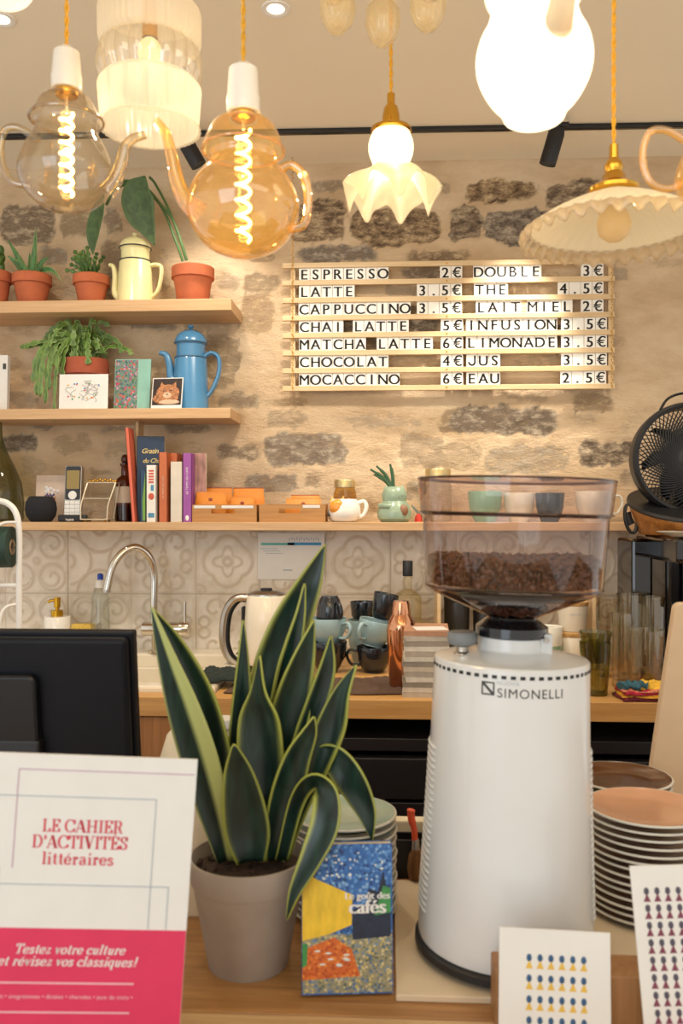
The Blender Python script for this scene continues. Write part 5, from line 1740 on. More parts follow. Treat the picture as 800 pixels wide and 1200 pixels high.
# spirit bottle and shot glass
W['pale_liquor'] = glass('pale_glass', '#FAF7E8', '#DAD5B8', .2)
sy = 2.46
t = thing('spirit_bottle', 'clear spirit bottle with a black cap behind the copper shaker', 'bottle', (X(477.5, sy), sy, WT_Z))
k = K(477.5, sy)
H = Z(477.5, 674, sy) - WT_Z
M().lathe([(1e-4, .001), (15 * k, .001), (16 * k, .006), (16 * k, H - 26 * k), (13 * k, H - 21 * k), (5.2 * k, H - 16 * k), (4.8 * k, H), (1e-4, H)], 40).build('bottle_body', W['pale_liquor'], t)
M().lathe([(5.8 * k, H - 1 * k), (6 * k, H), (6 * k, H + 16 * k), (5.4 * k, H + 17 * k), (1e-4, H + 17 * k)], 28).build('cap', W['black'], t)
def tumbler(px, y, zb, wpx, hpx, gl, lab, group, taper=.85, name='drinking_glass', ribs=False, base=.05):
    t = thing(name, lab, 'glass', (X(px, y), y, zb), 0, group)
    k = K(px, y)
    r, h_ = wpx / 2 * k, hpx * k
    wob = (lambda a, z, q: (a * (1 + .018 * math.cos(14 * q) * math.sin(z * 260)), z)) if ribs else None
    n = 9
    pr = [(1e-4, 0), (r * taper, 0)] + [(r * (taper + (1 - taper) * i / n), h_ * i / n) for i in range(1, n + 1)]
    inner = [(r * .95, h_ * .995)] + [(r * (taper + (1 - taper) * i / n) * .93, h_ * i / n) for i in range(n - 1, 0, -1)]
    inner = [p for p in inner if p[1] > h_ * base]
    M().lathe(pr + inner + [(r * taper * .8, h_ * base), (1e-4, h_ * base)], 56 if ribs else 40, wob=wob).build('glass_wall', W[gl], t)
    return t
tumbler(500, 2.5, WT_Z, 15, 46, 'jar_clear', 'tiny shot glass beside the spirit bottle', None)
bb = M().box((0, 0, 0), (1, 1, 1))
# magazines
mg_cols = ['#B9AFA0', '#CFC6B6', '#8E8578', '#D8CFC0', '#A99F92', '#C7B9A6', '#94897C', '#CFC7B8', '#B3A797', '#DAD2C4', '#9D9284', '#C2B8A8', '#B7886A']
y0 = 2.005
z = WT_Z
k = K(498, y0)
nM = 13
thk = (Z(498, 741, y0) - WT_Z) / nM
random.seed(4)
for i in range(nM):
    dx, dr = random.uniform(-.003, .003), random.uniform(-.05, .05)
    t = thing('magazine', 'grey backed magazine in the stack left of the white grinder', 'magazine', (X(500, y0) + dx, y0 + .08, z), dr, 'magazines stacked on the worktop')
    wdt, dep = .105, .148
    M().box((0, 0, thk / 2), (wdt - .003, dep - .002, thk - .0026)).build('pages', W['page'], t, smooth=0)
    m = M()
    m.box((0, 0, .0007), (wdt, dep, .0012)); m.box((0, 0, thk - .0008), (wdt, dep, .0012)); m.box((0, -dep / 2 + .0008, thk / 2), (wdt, .0014, thk - .0006))
    m.build('cover', pm('magazine_%d' % i, mg_cols[i % len(mg_cols)], .5, var=.12, scale=60), t, smooth=0)
    if i == nM - 1:
        t['label'] = 'topmost magazine with an orange cover in the stack left of the grinder'
        del t['group']
    z += thk + .00015
o = M().box((0, 0, .0006), (.075, .06, .0012)).build('paper_slip', W['paper'], loc=(X(503, y0) + .004, y0 + .05, z), rot=(0, 0, .15), smooth=0)
tag(o, 'white paper slip lying on top of the magazine stack', 'paper')

# open wooden crate with tins and jars behind the grinder
cy = 2.42
t = thing('wooden_crate', 'open pale wooden rack holding jars behind the grinder hopper', 'rack', (X(604, cy), cy, WT_Z))
xa, xb = X(513.5, cy) - t.location.x, X(693, cy) - t.location.x
H = Z(513, 690, cy) - WT_Z
for x in (xa, xb):
    M().box((x, .05, H / 2), (.010, .16, H)).build('side_panel', W['batten'], t, smooth=0, bevel=.001)
M().box(((xa + xb) / 2, .05, .006), (xb - xa - .010, .16, .010)).build('shelf_board', W['batten'], t, smooth=0)
M().box(((xa + xb) / 2, .126, .05), (xb - xa - .010, .008, .07)).build('back_rail', W['batten'], t, smooth=0)
W['canister'] = pm('canister_white', '#E4DCCB', .3, var=.03, coat=.2)
W['cork'] = pm('cork_lid', '#C79E66', .8, var=.2, scale=90)
def canister(px, y, zb, wpx, hpx, lab, body='canister', lid='cork', group=None, prt=True, name='canister'):
    t = thing(name, lab, 'canister', (X(px, y), y, zb), 0, group)
    k = K(px, y)
    r, h_ = wpx / 2 * k, hpx * k
    M().lathe([(1e-4, 0), (r * .9, 0), (r * .92, .003), (r, h_ * .84), (r * .97, h_ * .86), (1e-4, h_ * .86)], 40).build('body', W[body], t)
    M().lathe([(r * 1.0, h_ * .862), (r * 1.02, h_ * .88), (r * 1.02, h_ * .98), (r * .98, h_), (1e-4, h_)], 40).build('lid', W[lid], t)
    return t
W['lime_lid'] = pm('lime_lid', '#B7B43C', .45)
W['tin_black'] = pm('black_tin', '#1E1A18', .35, var=.2)
CZ = WT_Z + .0115
jy = 2.40
kj = K(540, jy)
top1 = Z(540, 745, jy) - CZ
canister(537, jy, CZ, 40, top1 / kj, 'black tin with a lime green lid at the lower left in the wooden rack', 'tin_black', 'lime_lid')
canister(535, 2.49, CZ, 30, (Z(530, 694, 2.49) - CZ) / K(530, 2.49), 'tall black tin at the back left in the wooden rack', 'tin_black', 'tin_black', name='tall_tin')
canister(567, 2.50, CZ, 26, (Z(556, 708, 2.5) - CZ) / K(556, 2.5), 'second black tin beside the tall one in the wooden rack', 'tin_black', 'tin_black', name='tall_tin')
h1 = Z(677, 739, jy) - CZ
canister(670, jy, CZ, 36, h1 / kj, 'lower white canister with a cork lid at the right in the wooden rack')
c2 = canister(671, jy, CZ + h1 + .0005, 35, (Z(675, 704, jy) - CZ - h1) / kj, 'upper white canister with a cork lid stacked at the right in the wooden rack')
m = M()
rr = 17.0 * kj
w_ = text_width('menthe')
for v in GLYPH['menthe'][0]:
    a = v[0] * .0075 / rr - math.pi / 2 - .05
    m.v.append((rr * 1.005 * math.cos(a), rr * 1.005 * math.sin(a), 19 * kj + v[1] * .0075)); m.a.append(0.0)
m.f = list(GLYPH['menthe'][1])
m.build('small_print', W['grey_line'], c2, smooth=0)
gy = 2.38
kg = K(648, gy)
t = thing('two_tone_cup', 'cup with a green lower half and cream rim behind the grinder neck', 'cup', (X(641, gy), gy, CZ))
t.location.y = 2.365
hb_ = Z(648, 733, gy) - CZ
M().lathe([(1e-4, 0), (11 * kg, 0), (13 * kg, .006), (15 * kg, hb_ * .5), (15.5 * kg, hb_ * .55)], 40).build('green_base', W['mint'], t)
M().lathe([(15.5 * kg, hb_ * .55), (16.5 * kg, hb_ - .001), (16.2 * kg, hb_), (15.4 * kg, hb_ - .002), (14 * kg, hb_ * .5), (1e-4, hb_ * .2)], 40).build('cream_rim', W['whiteglz'], t)

# green pressed glass tumblers and the clear glasses
W['olive_glass'] = glass('olive_glass', '#DEDEC2', '#9CA678', .2)
ty = 2.07
tumbler(697, ty, WT_Z, 36, 62, 'olive_glass', 'olive green pressed glass at the bottom of the pair right of the grinder', 'green glasses', ribs=True, taper=.78)
tumbler(697.5, ty, WT_Z + 38 * K(697, ty), 38, 36, 'olive_glass', 'olive green pressed glass stacked on top of the other right of the grinder', 'green glasses', ribs=True, taper=.58)
W['tall_glass'] = glass('tall_glass', '#F7F3EA', '#C2B9A8', .5)
for px, y_, wpx, hpx, lab in ((712, 2.30, 26, 92, 'tall clear glass at the left back of the glasses right of the grinder'),
                              (737, 2.24, 30, 102, 'tall clear glass in the middle of the glasses right of the grinder'),
                              (764, 2.235, 28, 100, 'tall clear glass at the back right by the coffee machine'),
                              (756, 2.12, 42, 72, 'wide clear glass in front of the taller glasses by the coloured cloths'),
                              (728, 2.17, 24, 86, 'slim clear glass behind the olive green pressed glasses')):
    tumbler(px, y_, WT_Z, wpx, hpx, 'tall_glass', lab, None, .9, base=.08)

# folded coloured cloths at the right
zq = WT_Z + .0005
qx, qy = X(760, 2.0), 2.035
for lab, c, sx, sy_, th, rot in (('dark red printed cloth at the bottom of the folded cloths', '#6E1F2E', .125, .09, .007, .05), ('mustard yellow cloth low in the folded cloths', '#D69A2A', .118, .088, .007, -.06),
                            ('crimson cloth in the middle of the folded cloths', '#B0283C', .110, .084, .009, .08), ('salmon cloth near the top of the folded cloths', '#C9785A', .116, .086, .004, -.04),
                            ('yellow dotted cloth on top of the folded cloths at right', '#E2B23A', .07, .078, .010, -.3), ):
    xx = qx + (.026 if 'dotted' in lab else 0)
    cloth('folded_cloth', xx, qy, zq, sx, sy_, th, pm('cloth_' + c[1:], c, .9, var=.22, scale=90, bump=.3), lab, 'cloth', len(lab), rot, .005)['group'] = 'folded cloths'
    if 'dotted' not in lab:
        zq += th * .8
m = M()
pts = smooth_path([(-.034, 0, .008), (-.02, .006, .010), (-.004, -.002, .011), (.012, .004, .010), (.026, 0, .008)], 6)
m.tube(pts, [.009 + .003 * math.sin(i * 1.1) for i in range(len(pts))], 12, flat=1.6)
o = m.build('folded_cloth', pm('cloth_teal', '#35606E', .9, var=.2, scale=120, bump=.4), loc=(qx - .024, qy - .02, zq))
tag(o, 'teal cloth bundle on top of the folded cloths at left', 'cloth', 'folded cloths')

# coffee machine at the right edge
my = 2.32
t = thing('coffee_machine', 'glossy black coffee machine at the right edge below the fan', 'coffee machine', (X(806, my), my, WT_Z))
k = K(806, my)
H = MT - WT_Z
M().box((.03, 0, .02), (.15, .26, .04)).build('drip_base', W['black'], t, smooth=0, bevel=.006)
M().box((.02, .055, H * .5), (.16, .14, H - .06)).build('body', W['black_gloss'], t, smooth=0, bevel=.012, seg=3)
M().box((.015, -.075, H - .032), (.25, .35, .064)).build('brew_head', W['black_gloss'], t, smooth=0, bevel=.012, seg=3)
W['smoked'] = glass('smoked_tank', '#6A625C', '#2A2624', .3)
tk_ = M()
tk_.box((-.125, .05, H * .52), (.055, .15, H * .9))
tk_.build('water_tank', W['smoked'], t, smooth=0, bevel=.008)
M().lathe([(.012, -.02), (.019, -.02), (.02, .004), (.012, .004), (.012, -.02)], 28, mat=Matrix.Translation((-.005, -.165, H - .125)) @ Matrix.Rotation(math.pi / 2, 4, 'X')).build('brew_ring', W['chrome'], t)
M().box((0.0, -.09, H - .125), (.05, .13, .13)).build('brew_spout', W['black_gloss'], t, smooth=0, bevel=.006)
M().box((.03, -.095, .043), (.12, .07, .005)).build('drip_grid', W['steel'], t, smooth=0)
pz = t.location.z + H + .0005
pl = thing('saucer', 'white saucer with green leaf pattern on top of the coffee machine', 'saucer', (X(806, 2.10), 2.095, pz))
M().lathe([(1e-4, 0), (.04, 0), (.045, .002), (.073, .011), (.074, .0125), (.07, .0125), (.045, .005), (1e-4, .004)], 44).build('plate', W['whiteglz'], pl)
m = M()
for i in range(9):
    a = i * 2 * math.pi / 9
    m.ball((.058 * math.cos(a), .058 * math.sin(a), .0092), (.006, .004, .0012), 8, 5)
m.build('leaf_pattern', pm('leaf_print', '#5E7A3A', .4), pl)
# ------------------------------------------------------------------ foreground on the bar counter
# pale board under the grinder
z = BAR
pts = [ray_plane_z(464, 1166, BAR + .008), ray_plane_z(800, 1122, BAR + .008)]
fl, bl_ = ray_plane_z(464, 1166, BAR + .008), ray_plane_z(474, 1031, BAR + .008)
mat_x0, mat_y0, mat_y1 = fl.x, fl.y, bl_.y
W['mat'] = pm('pale_board', '#D8C3A4', .45, var=.03)
o = M().box((.25, (mat_y1 - mat_y0) / 2, .004), (.5, mat_y1 - mat_y0, .008)).build('serving_board', W['mat'], loc=(mat_x0, mat_y0, BAR + .0002), smooth=0, bevel=.0012)
tag(o, 'pale flat board under the white grinder on the bar', 'board')
BZ = BAR + .0085

# grinder
gy = 1.165
gx = X(590.5, gy)
G = thing('coffee_grinder', 'large white coffee grinder with a bean hopper on the bar', 'grinder', (gx, gy, BZ + .0032))
G.rotation_euler = (0, .024, 0)
k = K(594, gy)
def gz(py):
    return Z(594, py, gy) - BZ
W['grinder'] = pm('grinder_white', '#DADBDA', .22, var=.012, coat=.35)
ztop = gz(772)
rt, rb = .1018, .1150
M().lathe([(1e-4, .001), (rb + .002, .001), (rb + .004, .003), (rb + .004, .011), (rb - .002, .015), (1e-4, .015)], 72).build('base_foot', W['black'], G)
prof = [(1e-4, .0155), (rb - .001, .0155), (rb, .019), (rb, .034)]
for i in range(1, 20):
    s = i / 20
    prof.append((rb + (rt - rb) * s - .0015 * math.sin(math.pi * s), .034 + (ztop - .036) * s))
prof += [(rt, ztop - .002), (rt - .002, ztop), (rt - .012, ztop + .002), (.05, ztop + .010), (1e-4, ztop + .010)]
M().lathe(prof, 96).build('body', W['grinder'], G, smooth=30)
vs_ = M()
for i in range(56):
    a = 2 * math.pi * i / 56
    mt = Matrix.Rotation(a, 4, 'Z') @ Matrix.Translation((rt + .0002, 0, ztop - .010))
    vs_.box((0, 0, 0), (.0012, .0062, .0042), mt)
vs_.build('vent_slots', W['black'], G, smooth=0)
for side in (0.0, math.pi):
    lv = M()
    for i in range(26):
        zz = .055 + i * .0085
        s = (zz - .034) / (ztop - .036)
        r_ = rb + (rt - rb) * s - .0015 * math.sin(math.pi * s)
        lv.tube([((r_ + .0004) * math.cos(side + a), (r_ + .0004) * math.sin(side + a), zz) for a in np.linspace(-.34, .34, 13)], [.0006] + [.0024] * 11 + [.0006], 6)
    lv.build('side_louvres', W['grinder'], G)
# logo and name on the curved front
def wrap(m, key, cx, zc, size, adv=0.0):
    b = len(m.v)
    for v in GLYPH[key][0]:
        xx = cx + v[0] * size
        zz = zc + v[1] * size
        s = (zz - .034) / (ztop - .036)
        r_ = rb + (rt - rb) * s - .0015 * math.sin(math.pi * s) + .0005
        a = -math.pi / 2 + xx / r_ - YAW * 0
        m.v.append((r_ * math.cos(a), r_ * math.sin(a), zz)); m.a.append(0.0)
    m.f += [tuple(b + i for i in f) for f in GLYPH[key][1]]
def quadkey(key, polys):
    vs, fs = [], []
    for p in polys:
        b = len(vs)
        vs += [(x, y, 0) for x, y in p]
        fs.append(tuple(range(b, b + len(p))))
    GLYPH[key] = (vs, fs)
quadkey('logo', [[(0, 0), (1, 0), (1, .12), (0, .12)], [(0, .88), (1, .88), (1, 1), (0, 1)], [(0, .12), (.12, .12), (.12, .88), (0, .88)], [(.88, .12), (1, .12), (1, .88), (.88, .88)], [(.12, .74), (.74, .12), (.88, .12), (.88, .26), (.26, .88), (.12, .88)]])
kf = K(594, gy - .1)
zl = Z(620, 822, gy - .105) - BZ
m = M()
wrap(m, 'logo', (543.5 - 592) * kf, zl + .001, .0165)
wrap(m, 'simonelli', (603 - 592) * kf, zl - .0005, .0135 * 82 * kf / (text_width('simonelli') * .0135) if False else 80 * kf / text_width('simonelli'))
m.build('maker_lettering', W['ink'], G, smooth=0)
m = M()
wrap(m, 'nuova', (575 - 592) * kf, zl + .0145, 26 * kf / text_width('nuova'))
m.build('small_lettering', W['grey_line'], G, smooth=0)
# neck, clamp, collar
z0 = ztop + .009
M().lathe([(.048, z0), (.045, z0 + .003), (.0445, gz(748)), (.042, gz(748) + .001), (1e-4, gz(748) + .001)], 56).build('neck_ring', W['grinder'], G)
zc0 = gz(748)
M().lathe([(.0425, zc0), (.0475, zc0 + .002), (.0475, gz(736)), (.043, gz(733)), (.036, gz(728)), (.030, gz(726))], 56).build('hopper_collar', W['black_gloss'], G)
M().box((.041, -.022, gz(756)), (.017, .012, .034)).build('clamp_post', W['grinder'], G, smooth=0, bevel=.003)
M().cyl((0, 0, 0), .0035, .004, 16, mat=Matrix.Translation((.041, -.028, gz(748))) @ Matrix.Rotation(math.pi / 2, 4, 'X')).build('clamp_screw', W['steel'], G)
# adjustment knob
kn = thing('tamper_knob', 'small grey topped metal knob standing at the left on the grinder top', 'knob', (X(536, gy - .02), gy - .02, 0))
s_ = (0,)
kn.location.z = BZ + .0032 + ztop + .0040
kn.location.x += .006
kk_ = K(536, gy - .02)
M().lathe([(1e-4, 0), (.012, 0), (.011, .003), (.008, .006), (.0085, .013)], 28).build('stem', W['chrome'], kn)
M().lathe([(.0085, .012), (.018, .016), (.0195, .02), (.0195, .029), (.018, .0315), (1e-4, .0325)], 36).build('knob_cap', pm('grey_rubber', '#7C7F80', .45), kn)
# hopper
W['smoky'] = glass('smoky_plastic', '#F0E7E2', '#C0A8A6', .3)
W['smoky_rim'] = glass('smoky_rim', '#B59C9A', '#6E5656', .3)
hz0, hz1, hz2, hz3 = gz(727), gz(690), gz(605), gz(565)
rlo, rup = .1165, .1225
hp = M().lathe([(.033, hz0), (.034, hz0 + .003), (rlo - .014, hz1 - .010), (rlo - .004, hz1 - .003), (rlo, hz1 + .003), (rup, hz2)], 96).build('hopper_shell', W['smoky'], G)
rims = M()
for r_, zz in ((rlo - .001, hz1), (rup, hz2 - .002)):
    rims.tube([(r_ * math.cos(a), r_ * math.sin(a), zz) for a in [2 * math.pi * i / 96 for i in range(96)]], .0016, 8, closed=True)
rims.build('hopper_rims', W['smoky_rim'], G)
ld = M().lathe([(rup + .0015, hz2 - .002), (rup + .0025, hz2), (rup + .0075, hz3 - .002), (rup + .007, hz3), (rup + .002, hz3 + .0005), (1e-4, hz3 - .001)], 96).build('hopper_lid', W['smoky'], G)
rl2 = M()
for r_, zz in ((rup + .007, hz3 - .001), (rup + .0035, hz2)):
    rl2.tube([(r_ * math.cos(a), r_ * math.sin(a), zz) for a in [2 * math.pi * i / 96 for i in range(96)]], .0014, 8, closed=True)
rl2.build('lid_rims', W['smoky_rim'], ld)
# beans
W['bean'] = pm('coffee_bean', '#5E3A24', .38, var=.35, scale=70, coat=.15)
random.seed(21)
bn = M()
zt_b = gz(655)
def shell_r(zz):
    if zz < hz1:
        return .033 + (rlo - .006 - .033) * max(0, (zz - hz0) / (hz1 - hz0))
    return rlo + (rup - rlo) * (zz - hz1) / (hz2 - hz1)
def bean(c, q):
    vs, fs = [], []
    nu, nv = 8, 5
    for i in range(nv + 1):
        th = math.pi * (i + .001) / (nv + .002)
        for j in range(nu):
            a = 2 * math.pi * j / nu
            v = Vector((.0046 * math.sin(th) * math.cos(a), .0031 * math.sin(th) * math.sin(a), .0062 * math.cos(th)))
            if v.y < 0:
                v.y *= .45
            vs.append(q @ v + c)
    for i in range(nv):
        for j in range(nu):
            fs.append((i * nu + j, (i + 1) * nu + j, (i + 1) * nu + (j + 1) % nu, i * nu + (j + 1) % nu))
    bn.add(vs, fs)
from mathutils import Euler
def rq():
    return Euler((random.uniform(0, 6.28), random.uniform(0, 6.28), random.uniform(0, 6.28))).to_matrix()
# top surface layers and the layer against the wall
for i in range(900):
    r_ = math.sqrt(random.random()) * (shell_r(zt_b) - .0115)
    a = random.uniform(0, 6.2832)
    bn_z = zt_b - .004 + .006 * math.sin(a * 2 + 1) * r_ / .1 - random.random() * .006 + .004 * (1 - r_ / .11)
    bean(Vector((r_ * math.cos(a), r_ * math.sin(a), bn_z)), rq())
zz = hz1 + .008
while zz < zt_b - .002:
    for i in range(104):
        a = 2 * math.pi * (i + random.random() * .7) / 104
        r_ = shell_r(zz) - .0092 - random.random() * .003
        bean(Vector((r_ * math.cos(a), r_ * math.sin(a), zz + random.uniform(-.002, .002))), rq())
    zz += .0055
zz = hz0 + .0095
while zz < hz0 + .016:
    n = int(2 * math.pi * shell_r(zz) / .009)
    for i in range(n):
        a = 2 * math.pi * (i + random.random() * .6) / n
        r_ = max(.01, shell_r(zz) - .0175)
        bean(Vector((r_ * math.cos(a), r_ * math.sin(a), zz)), rq())
    zz += .0055
bn.lathe([(1e-4, hz1 + .003), (shell_r(hz1) - .014, hz1 + .003), (shell_r(zt_b) - .013, zt_b - .008), (1e-4, zt_b - .006)], 48)
ob = bn.build('coffee_beans', W['bean'], loc=(gx, gy, BZ + .0032), rot=(0, .024, 0))
tag(ob, 'dark roasted coffee beans filling the grinder hopper', 'coffee beans', kind='stuff')
W['cone_in'] = pm('hopper_floor', '#6A5A50', .35, .3)
M().lathe([(.052, hz0 + .024), (rlo - .021, hz1 - .013), (rlo - .023, hz1 - .0105), (1e-4, hz1 - .0105)], 64).build('hopper_floor', W['cone_in'], G)

# snake plant in a grey pot
py_ = 1.125
pxc = 291
t = thing('snake_plant', 'variegated snake plant in a grey clay pot on the bar', 'plant', (X(pxc, py_), py_, BAR))
k = K(pxc, py_)
H = Z(pxc, 1000, py_) - BAR
W['greypot'] = pm('grey_clay', '#A3968A', .8, var=.10, scale=18, bump=.12, bscale=90)
R = 70 * k
M().lathe([(1e-4, 0), (R * .655, 0), (R * .67, .003), (R * .915, H - .036), (R * .93, H - .034), (R * .955, H - .031), (R, H - .004), (R * .99, H), (R * .945, H), (R * .93, H - .006), (R * .9, H - .02), (1e-4, H - .02)], 64).build('pot', W['greypot'], t)
m = M()
m.lathe([(1e-4, H - .012), (R * .5, H - .014), (R * .91, H - .019)], 40)
random.seed(9)
for i in range(90):
    a, r_ = random.uniform(0, 6.28), math.sqrt(random.random()) * R * .86
    m.ball((r_ * math.cos(a), r_ * math.sin(a), H - .014), random.uniform(.002, .0045), 6, 4)
m.build('soil', W['soil'], t)
W['snake'] = leafmat('snake_leaf', '#0E211B', '#1C382E', '#A0A548', rough=.3, bands=True, scale=.9)
W['snake_pale'] = leafmat('snake_leaf_pale', '#0E211B', '#1C382E', '#B3BA74', rough=.3, bands=True, scale=.9)
def sn(path, wid, dep, tw=0.0, fold=.35, margin=(.22, .22), mat='snake', twe=None):
    """path: pixel points tip to base; wid: half widths in px; dep: depth offset tip, base relative to the pot centre"""
    n0 = len(path)
    y_ = np.linspace(dep[0], dep[1], n0) if len(dep) == 2 else dep
    raw = []
    for (a, b), dy in zip(path, y_):
        raw.append((X(a, py_ + dy) - X(pxc, py_), dy, Z(a, b, py_ + dy) - BAR))
    pts = [Vector(p) for p in smooth_path(raw, 7)]
    L = len(pts)
    w = np.array([max(.6, float(q[0])) for q in smooth_path([(a,) for a in wid], 12)])
    w = np.interp(np.linspace(0, 1, L), np.linspace(0, 1, len(w)), w) * k
    w[0] = .0004
    cr = []
    for i in range(L):
        d = pts[min(i + 1, L - 1)] - pts[max(i - 1, 0)]
        c = Vector((-d.z, 0, d.x))
        if c.length < 1e-6:
            c = Vector((1, 0, 0))
        c.normalize()
        a = tw + ((twe if twe is not None else tw) - tw) * i / (L - 1)
        cr.append((c * math.cos(a) + Vector((0, 1, 0)) * math.sin(a)).normalized())
    M().strip(pts, list(w), cr, fold, tuple(q * .62 if q < .5 else q for q in margin), 15, Vector((0, 1, 0))).build('leaf', W[mat], t, smooth=70, solid=.0028, offset=0)
# back to front
sn([(381, 638), (362, 685), (338, 738), (318, 800), (308, 870), (304, 1005)], [1, 15, 24, 26, 20, 12], (.03, .03), .1, .3, (.2, .2))
sn([(357, 684), (352, 720), (343, 760), (334, 800), (318, 900), (310, 1005)], [1, 6, 11, 13, 13, 10], (.01, .02), .2, .4, (.35, .3))
sn([(368, 727), (358, 765), (346, 810), (336, 860), (326, 930), (318, 1006)], [1, 12, 20, 24, 20, 12], (-.005, .015), .5, .35, (.16, .26), twe=-.3)
sn([(285, 727), (285, 775), (283, 830), (279, 890), (276, 950), (280, 1006)], [1, 7, 12, 13, 13, 10], (.0, .02), .4, .3, (.12, .22))
sn([(388, 745), (383, 785), (371, 825), (357, 865), (342, 920), (325, 1006)], [1, 10, 13, 13, 12, 9], (.0, .01), .2, .35, (.2, .28))
sn([(178, 712), (203, 756), (230, 812), (248, 870), (260, 940), (268, 1008)], [1, 12, 18, 19, 18, 12], (-.03, .0), .5, .4, (.1, .2), twe=-.2)
sn([(177, 711), (193, 765), (214, 830), (233, 890), (250, 950), (265, 1010)], [1, 10, 19, 22, 19, 11], (-.055, -.02), -.05, .25, (.06, .85), 'snake_pale')
sn([(417, 779), (400, 812), (388, 850), (372, 895), (350, 945), (328, 1007)], [1, 10, 17, 15, 13, 10], (-.02, -.005), -.6, .4, (.12, .24), twe=.5)
sn([(436, 985), (428, 950), (410, 915), (390, 890), (372, 893), (352, 935), (330, 1008)], [1, 12, 18, 17, 14, 12, 9], [-.03, -.03, -.025, -.01, .0, .0, .0], .15, .2, (.12, .16))
sn([(304, 768), (302, 810), (303, 845), (306, 900), (311, 950), (316, 1008)], [1, 10, 24, 26, 18, 11], (-.03, -.01), -.5, .4, (.16, .2), twe=.5)
sn([(274, 872), (279, 905), (285, 945), (290, 980), (294, 1012)], [2, 16, 24, 25, 16], (-.05, -.035), .1, .35, (.16, .05))
sn([(368, 840), (362, 860), (348, 890), (336, 930), (326, 970), (322, 1010)], [1, 9, 15, 18, 15, 10], (-.04, -.02), .2, .4, (.1, .14))
sn([(336, 1078), (345, 1045), (364, 1005), (380, 965), (381, 930), (366, 917), (348, 940), (330, 1008)], [1, 7, 13, 17, 16, 12, 10, 8], [-.088, -.09, -.09, -.085, -.07, -.05, -.03, -.02], .45, .15, (.12, .42))

# paperback standing against the pot
W['pb_blue'] = floral('night_blue', '#2F5F9E', ['#3C6FB0', '#7FA6CC', '#1E3F78', '#4C80BE', '#20365E', '#5F90C6'], 240)
W['pb_yellow'] = pm('yellow_paint', '#DDB62E', .5, var=.18, scale=80, stretch=(1, 1, .4))
W['pb_orange'] = floral('orange_paint', '#C9642A', ['#D9752E', '#B8501F', '#E08C3A', '#A84A24'], 260)
W['pb_speck'] = floral('cobble_paint', '#8E8A6E', ['#C9B36A', '#4E6A8E', '#A89A78', '#6E86A0', '#D0C290', '#55604E'], 300)
W['pb_dark'] = pm('dark_paint', '#1E2A3E', .5, var=.3, scale=90)
W['pb_green'] = pm('green_paint', '#3E8A4A', .5, var=.2, scale=90)
by = 1.042
xl, xr = X(353, by), X(461, by)
w = xr - xl
t = thing('paperback', 'small paperback with a blue and yellow painted cover beside the plant pot', 'book', (xl, by, BAR + .0045))
t.rotation_euler = (-.07, 0, .10)
H = Z(400, 1000, by) - BAR
th = .013
M().box((w / 2, .0007, H / 2), (w, .0014, H)).build('front_cover', W['pb_blue'], t, smooth=0)
M().box((w / 2, th, H / 2), (w, .0014, H)).build('back_cover', W['pb_blue'], t, smooth=0)
M().box((.0007, th / 2, H / 2), (.0014, th, H)).build('spine', W['pb_dark'], t, smooth=0)
M().box((w / 2 + .0005, th / 2, H / 2 - .0005), (w - .003, th - .002, H - .001)).build('pages', W['page'], t, smooth=0)
def pc(poly, mat, name, d):
    M().prism([(a * w, b * H) for a, b in poly], -.0003 * d, .0004).build(name, W[mat], t, smooth=0)
pc([(.01, .01), (.99, .01), (.99, .4), (.01, .4)], 'pb_speck', 'lower_paint', 1)
pc([(.01, .82), (.2, .76), (.56, .66), (.55, .46), (.3, .40), (.01, .36)], 'pb_yellow', 'yellow_patch', 2)
pc([(.01, .1), (.64, .12), (.55, .3), (.36, .38), (.01, .3)], 'pb_orange', 'orange_patch', 2.6)
pc([(.56, .36), (.98, .38), (.98, .55), (.9, .82), (.84, .68), (.74, .7), (.72, .6), (.56, .56)], 'pb_dark', 'dark_patch', 2)
pc([(.01, .18), (.06, .2), (.07, .34), (.01, .34)], 'pb_green', 'green_patch', 3)
pc([(.8, .52), (.98, .54), (.98, .7), (.9, .72)], 'pb_green', 'green_patch', 3)
m = M()
random.seed(14)
for i in range(26):
    m.ball((w * random.uniform(.2, .9), -.0003, H * random.uniform(.74, .97)), (random.uniform(.0008, .0022), .0006, random.uniform(.0008, .0022)), 8, 5)
for i in range(9):
    m.ball((w * random.uniform(.06, .52), -.0007, H * random.uniform(.14, .3)), (.0042, .0006, .0012), 8, 5)
m.build('pale_dabs', pm('pale_dabs', '#D9DCD6', .5), t)
m = M()
for q in (-.0004, -.0002, 0, .0002, .0004):
    m.text('gout', wall_text(w * .725 + q, -.0014 - abs(q) * .1, H * .633, .0118))
    m.text('cafes', wall_text(w * .725 + q * 2.2, -.0014 - abs(q) * .1, H * .538, .0232))
m.build('title_lettering', W['white'], t, smooth=0)

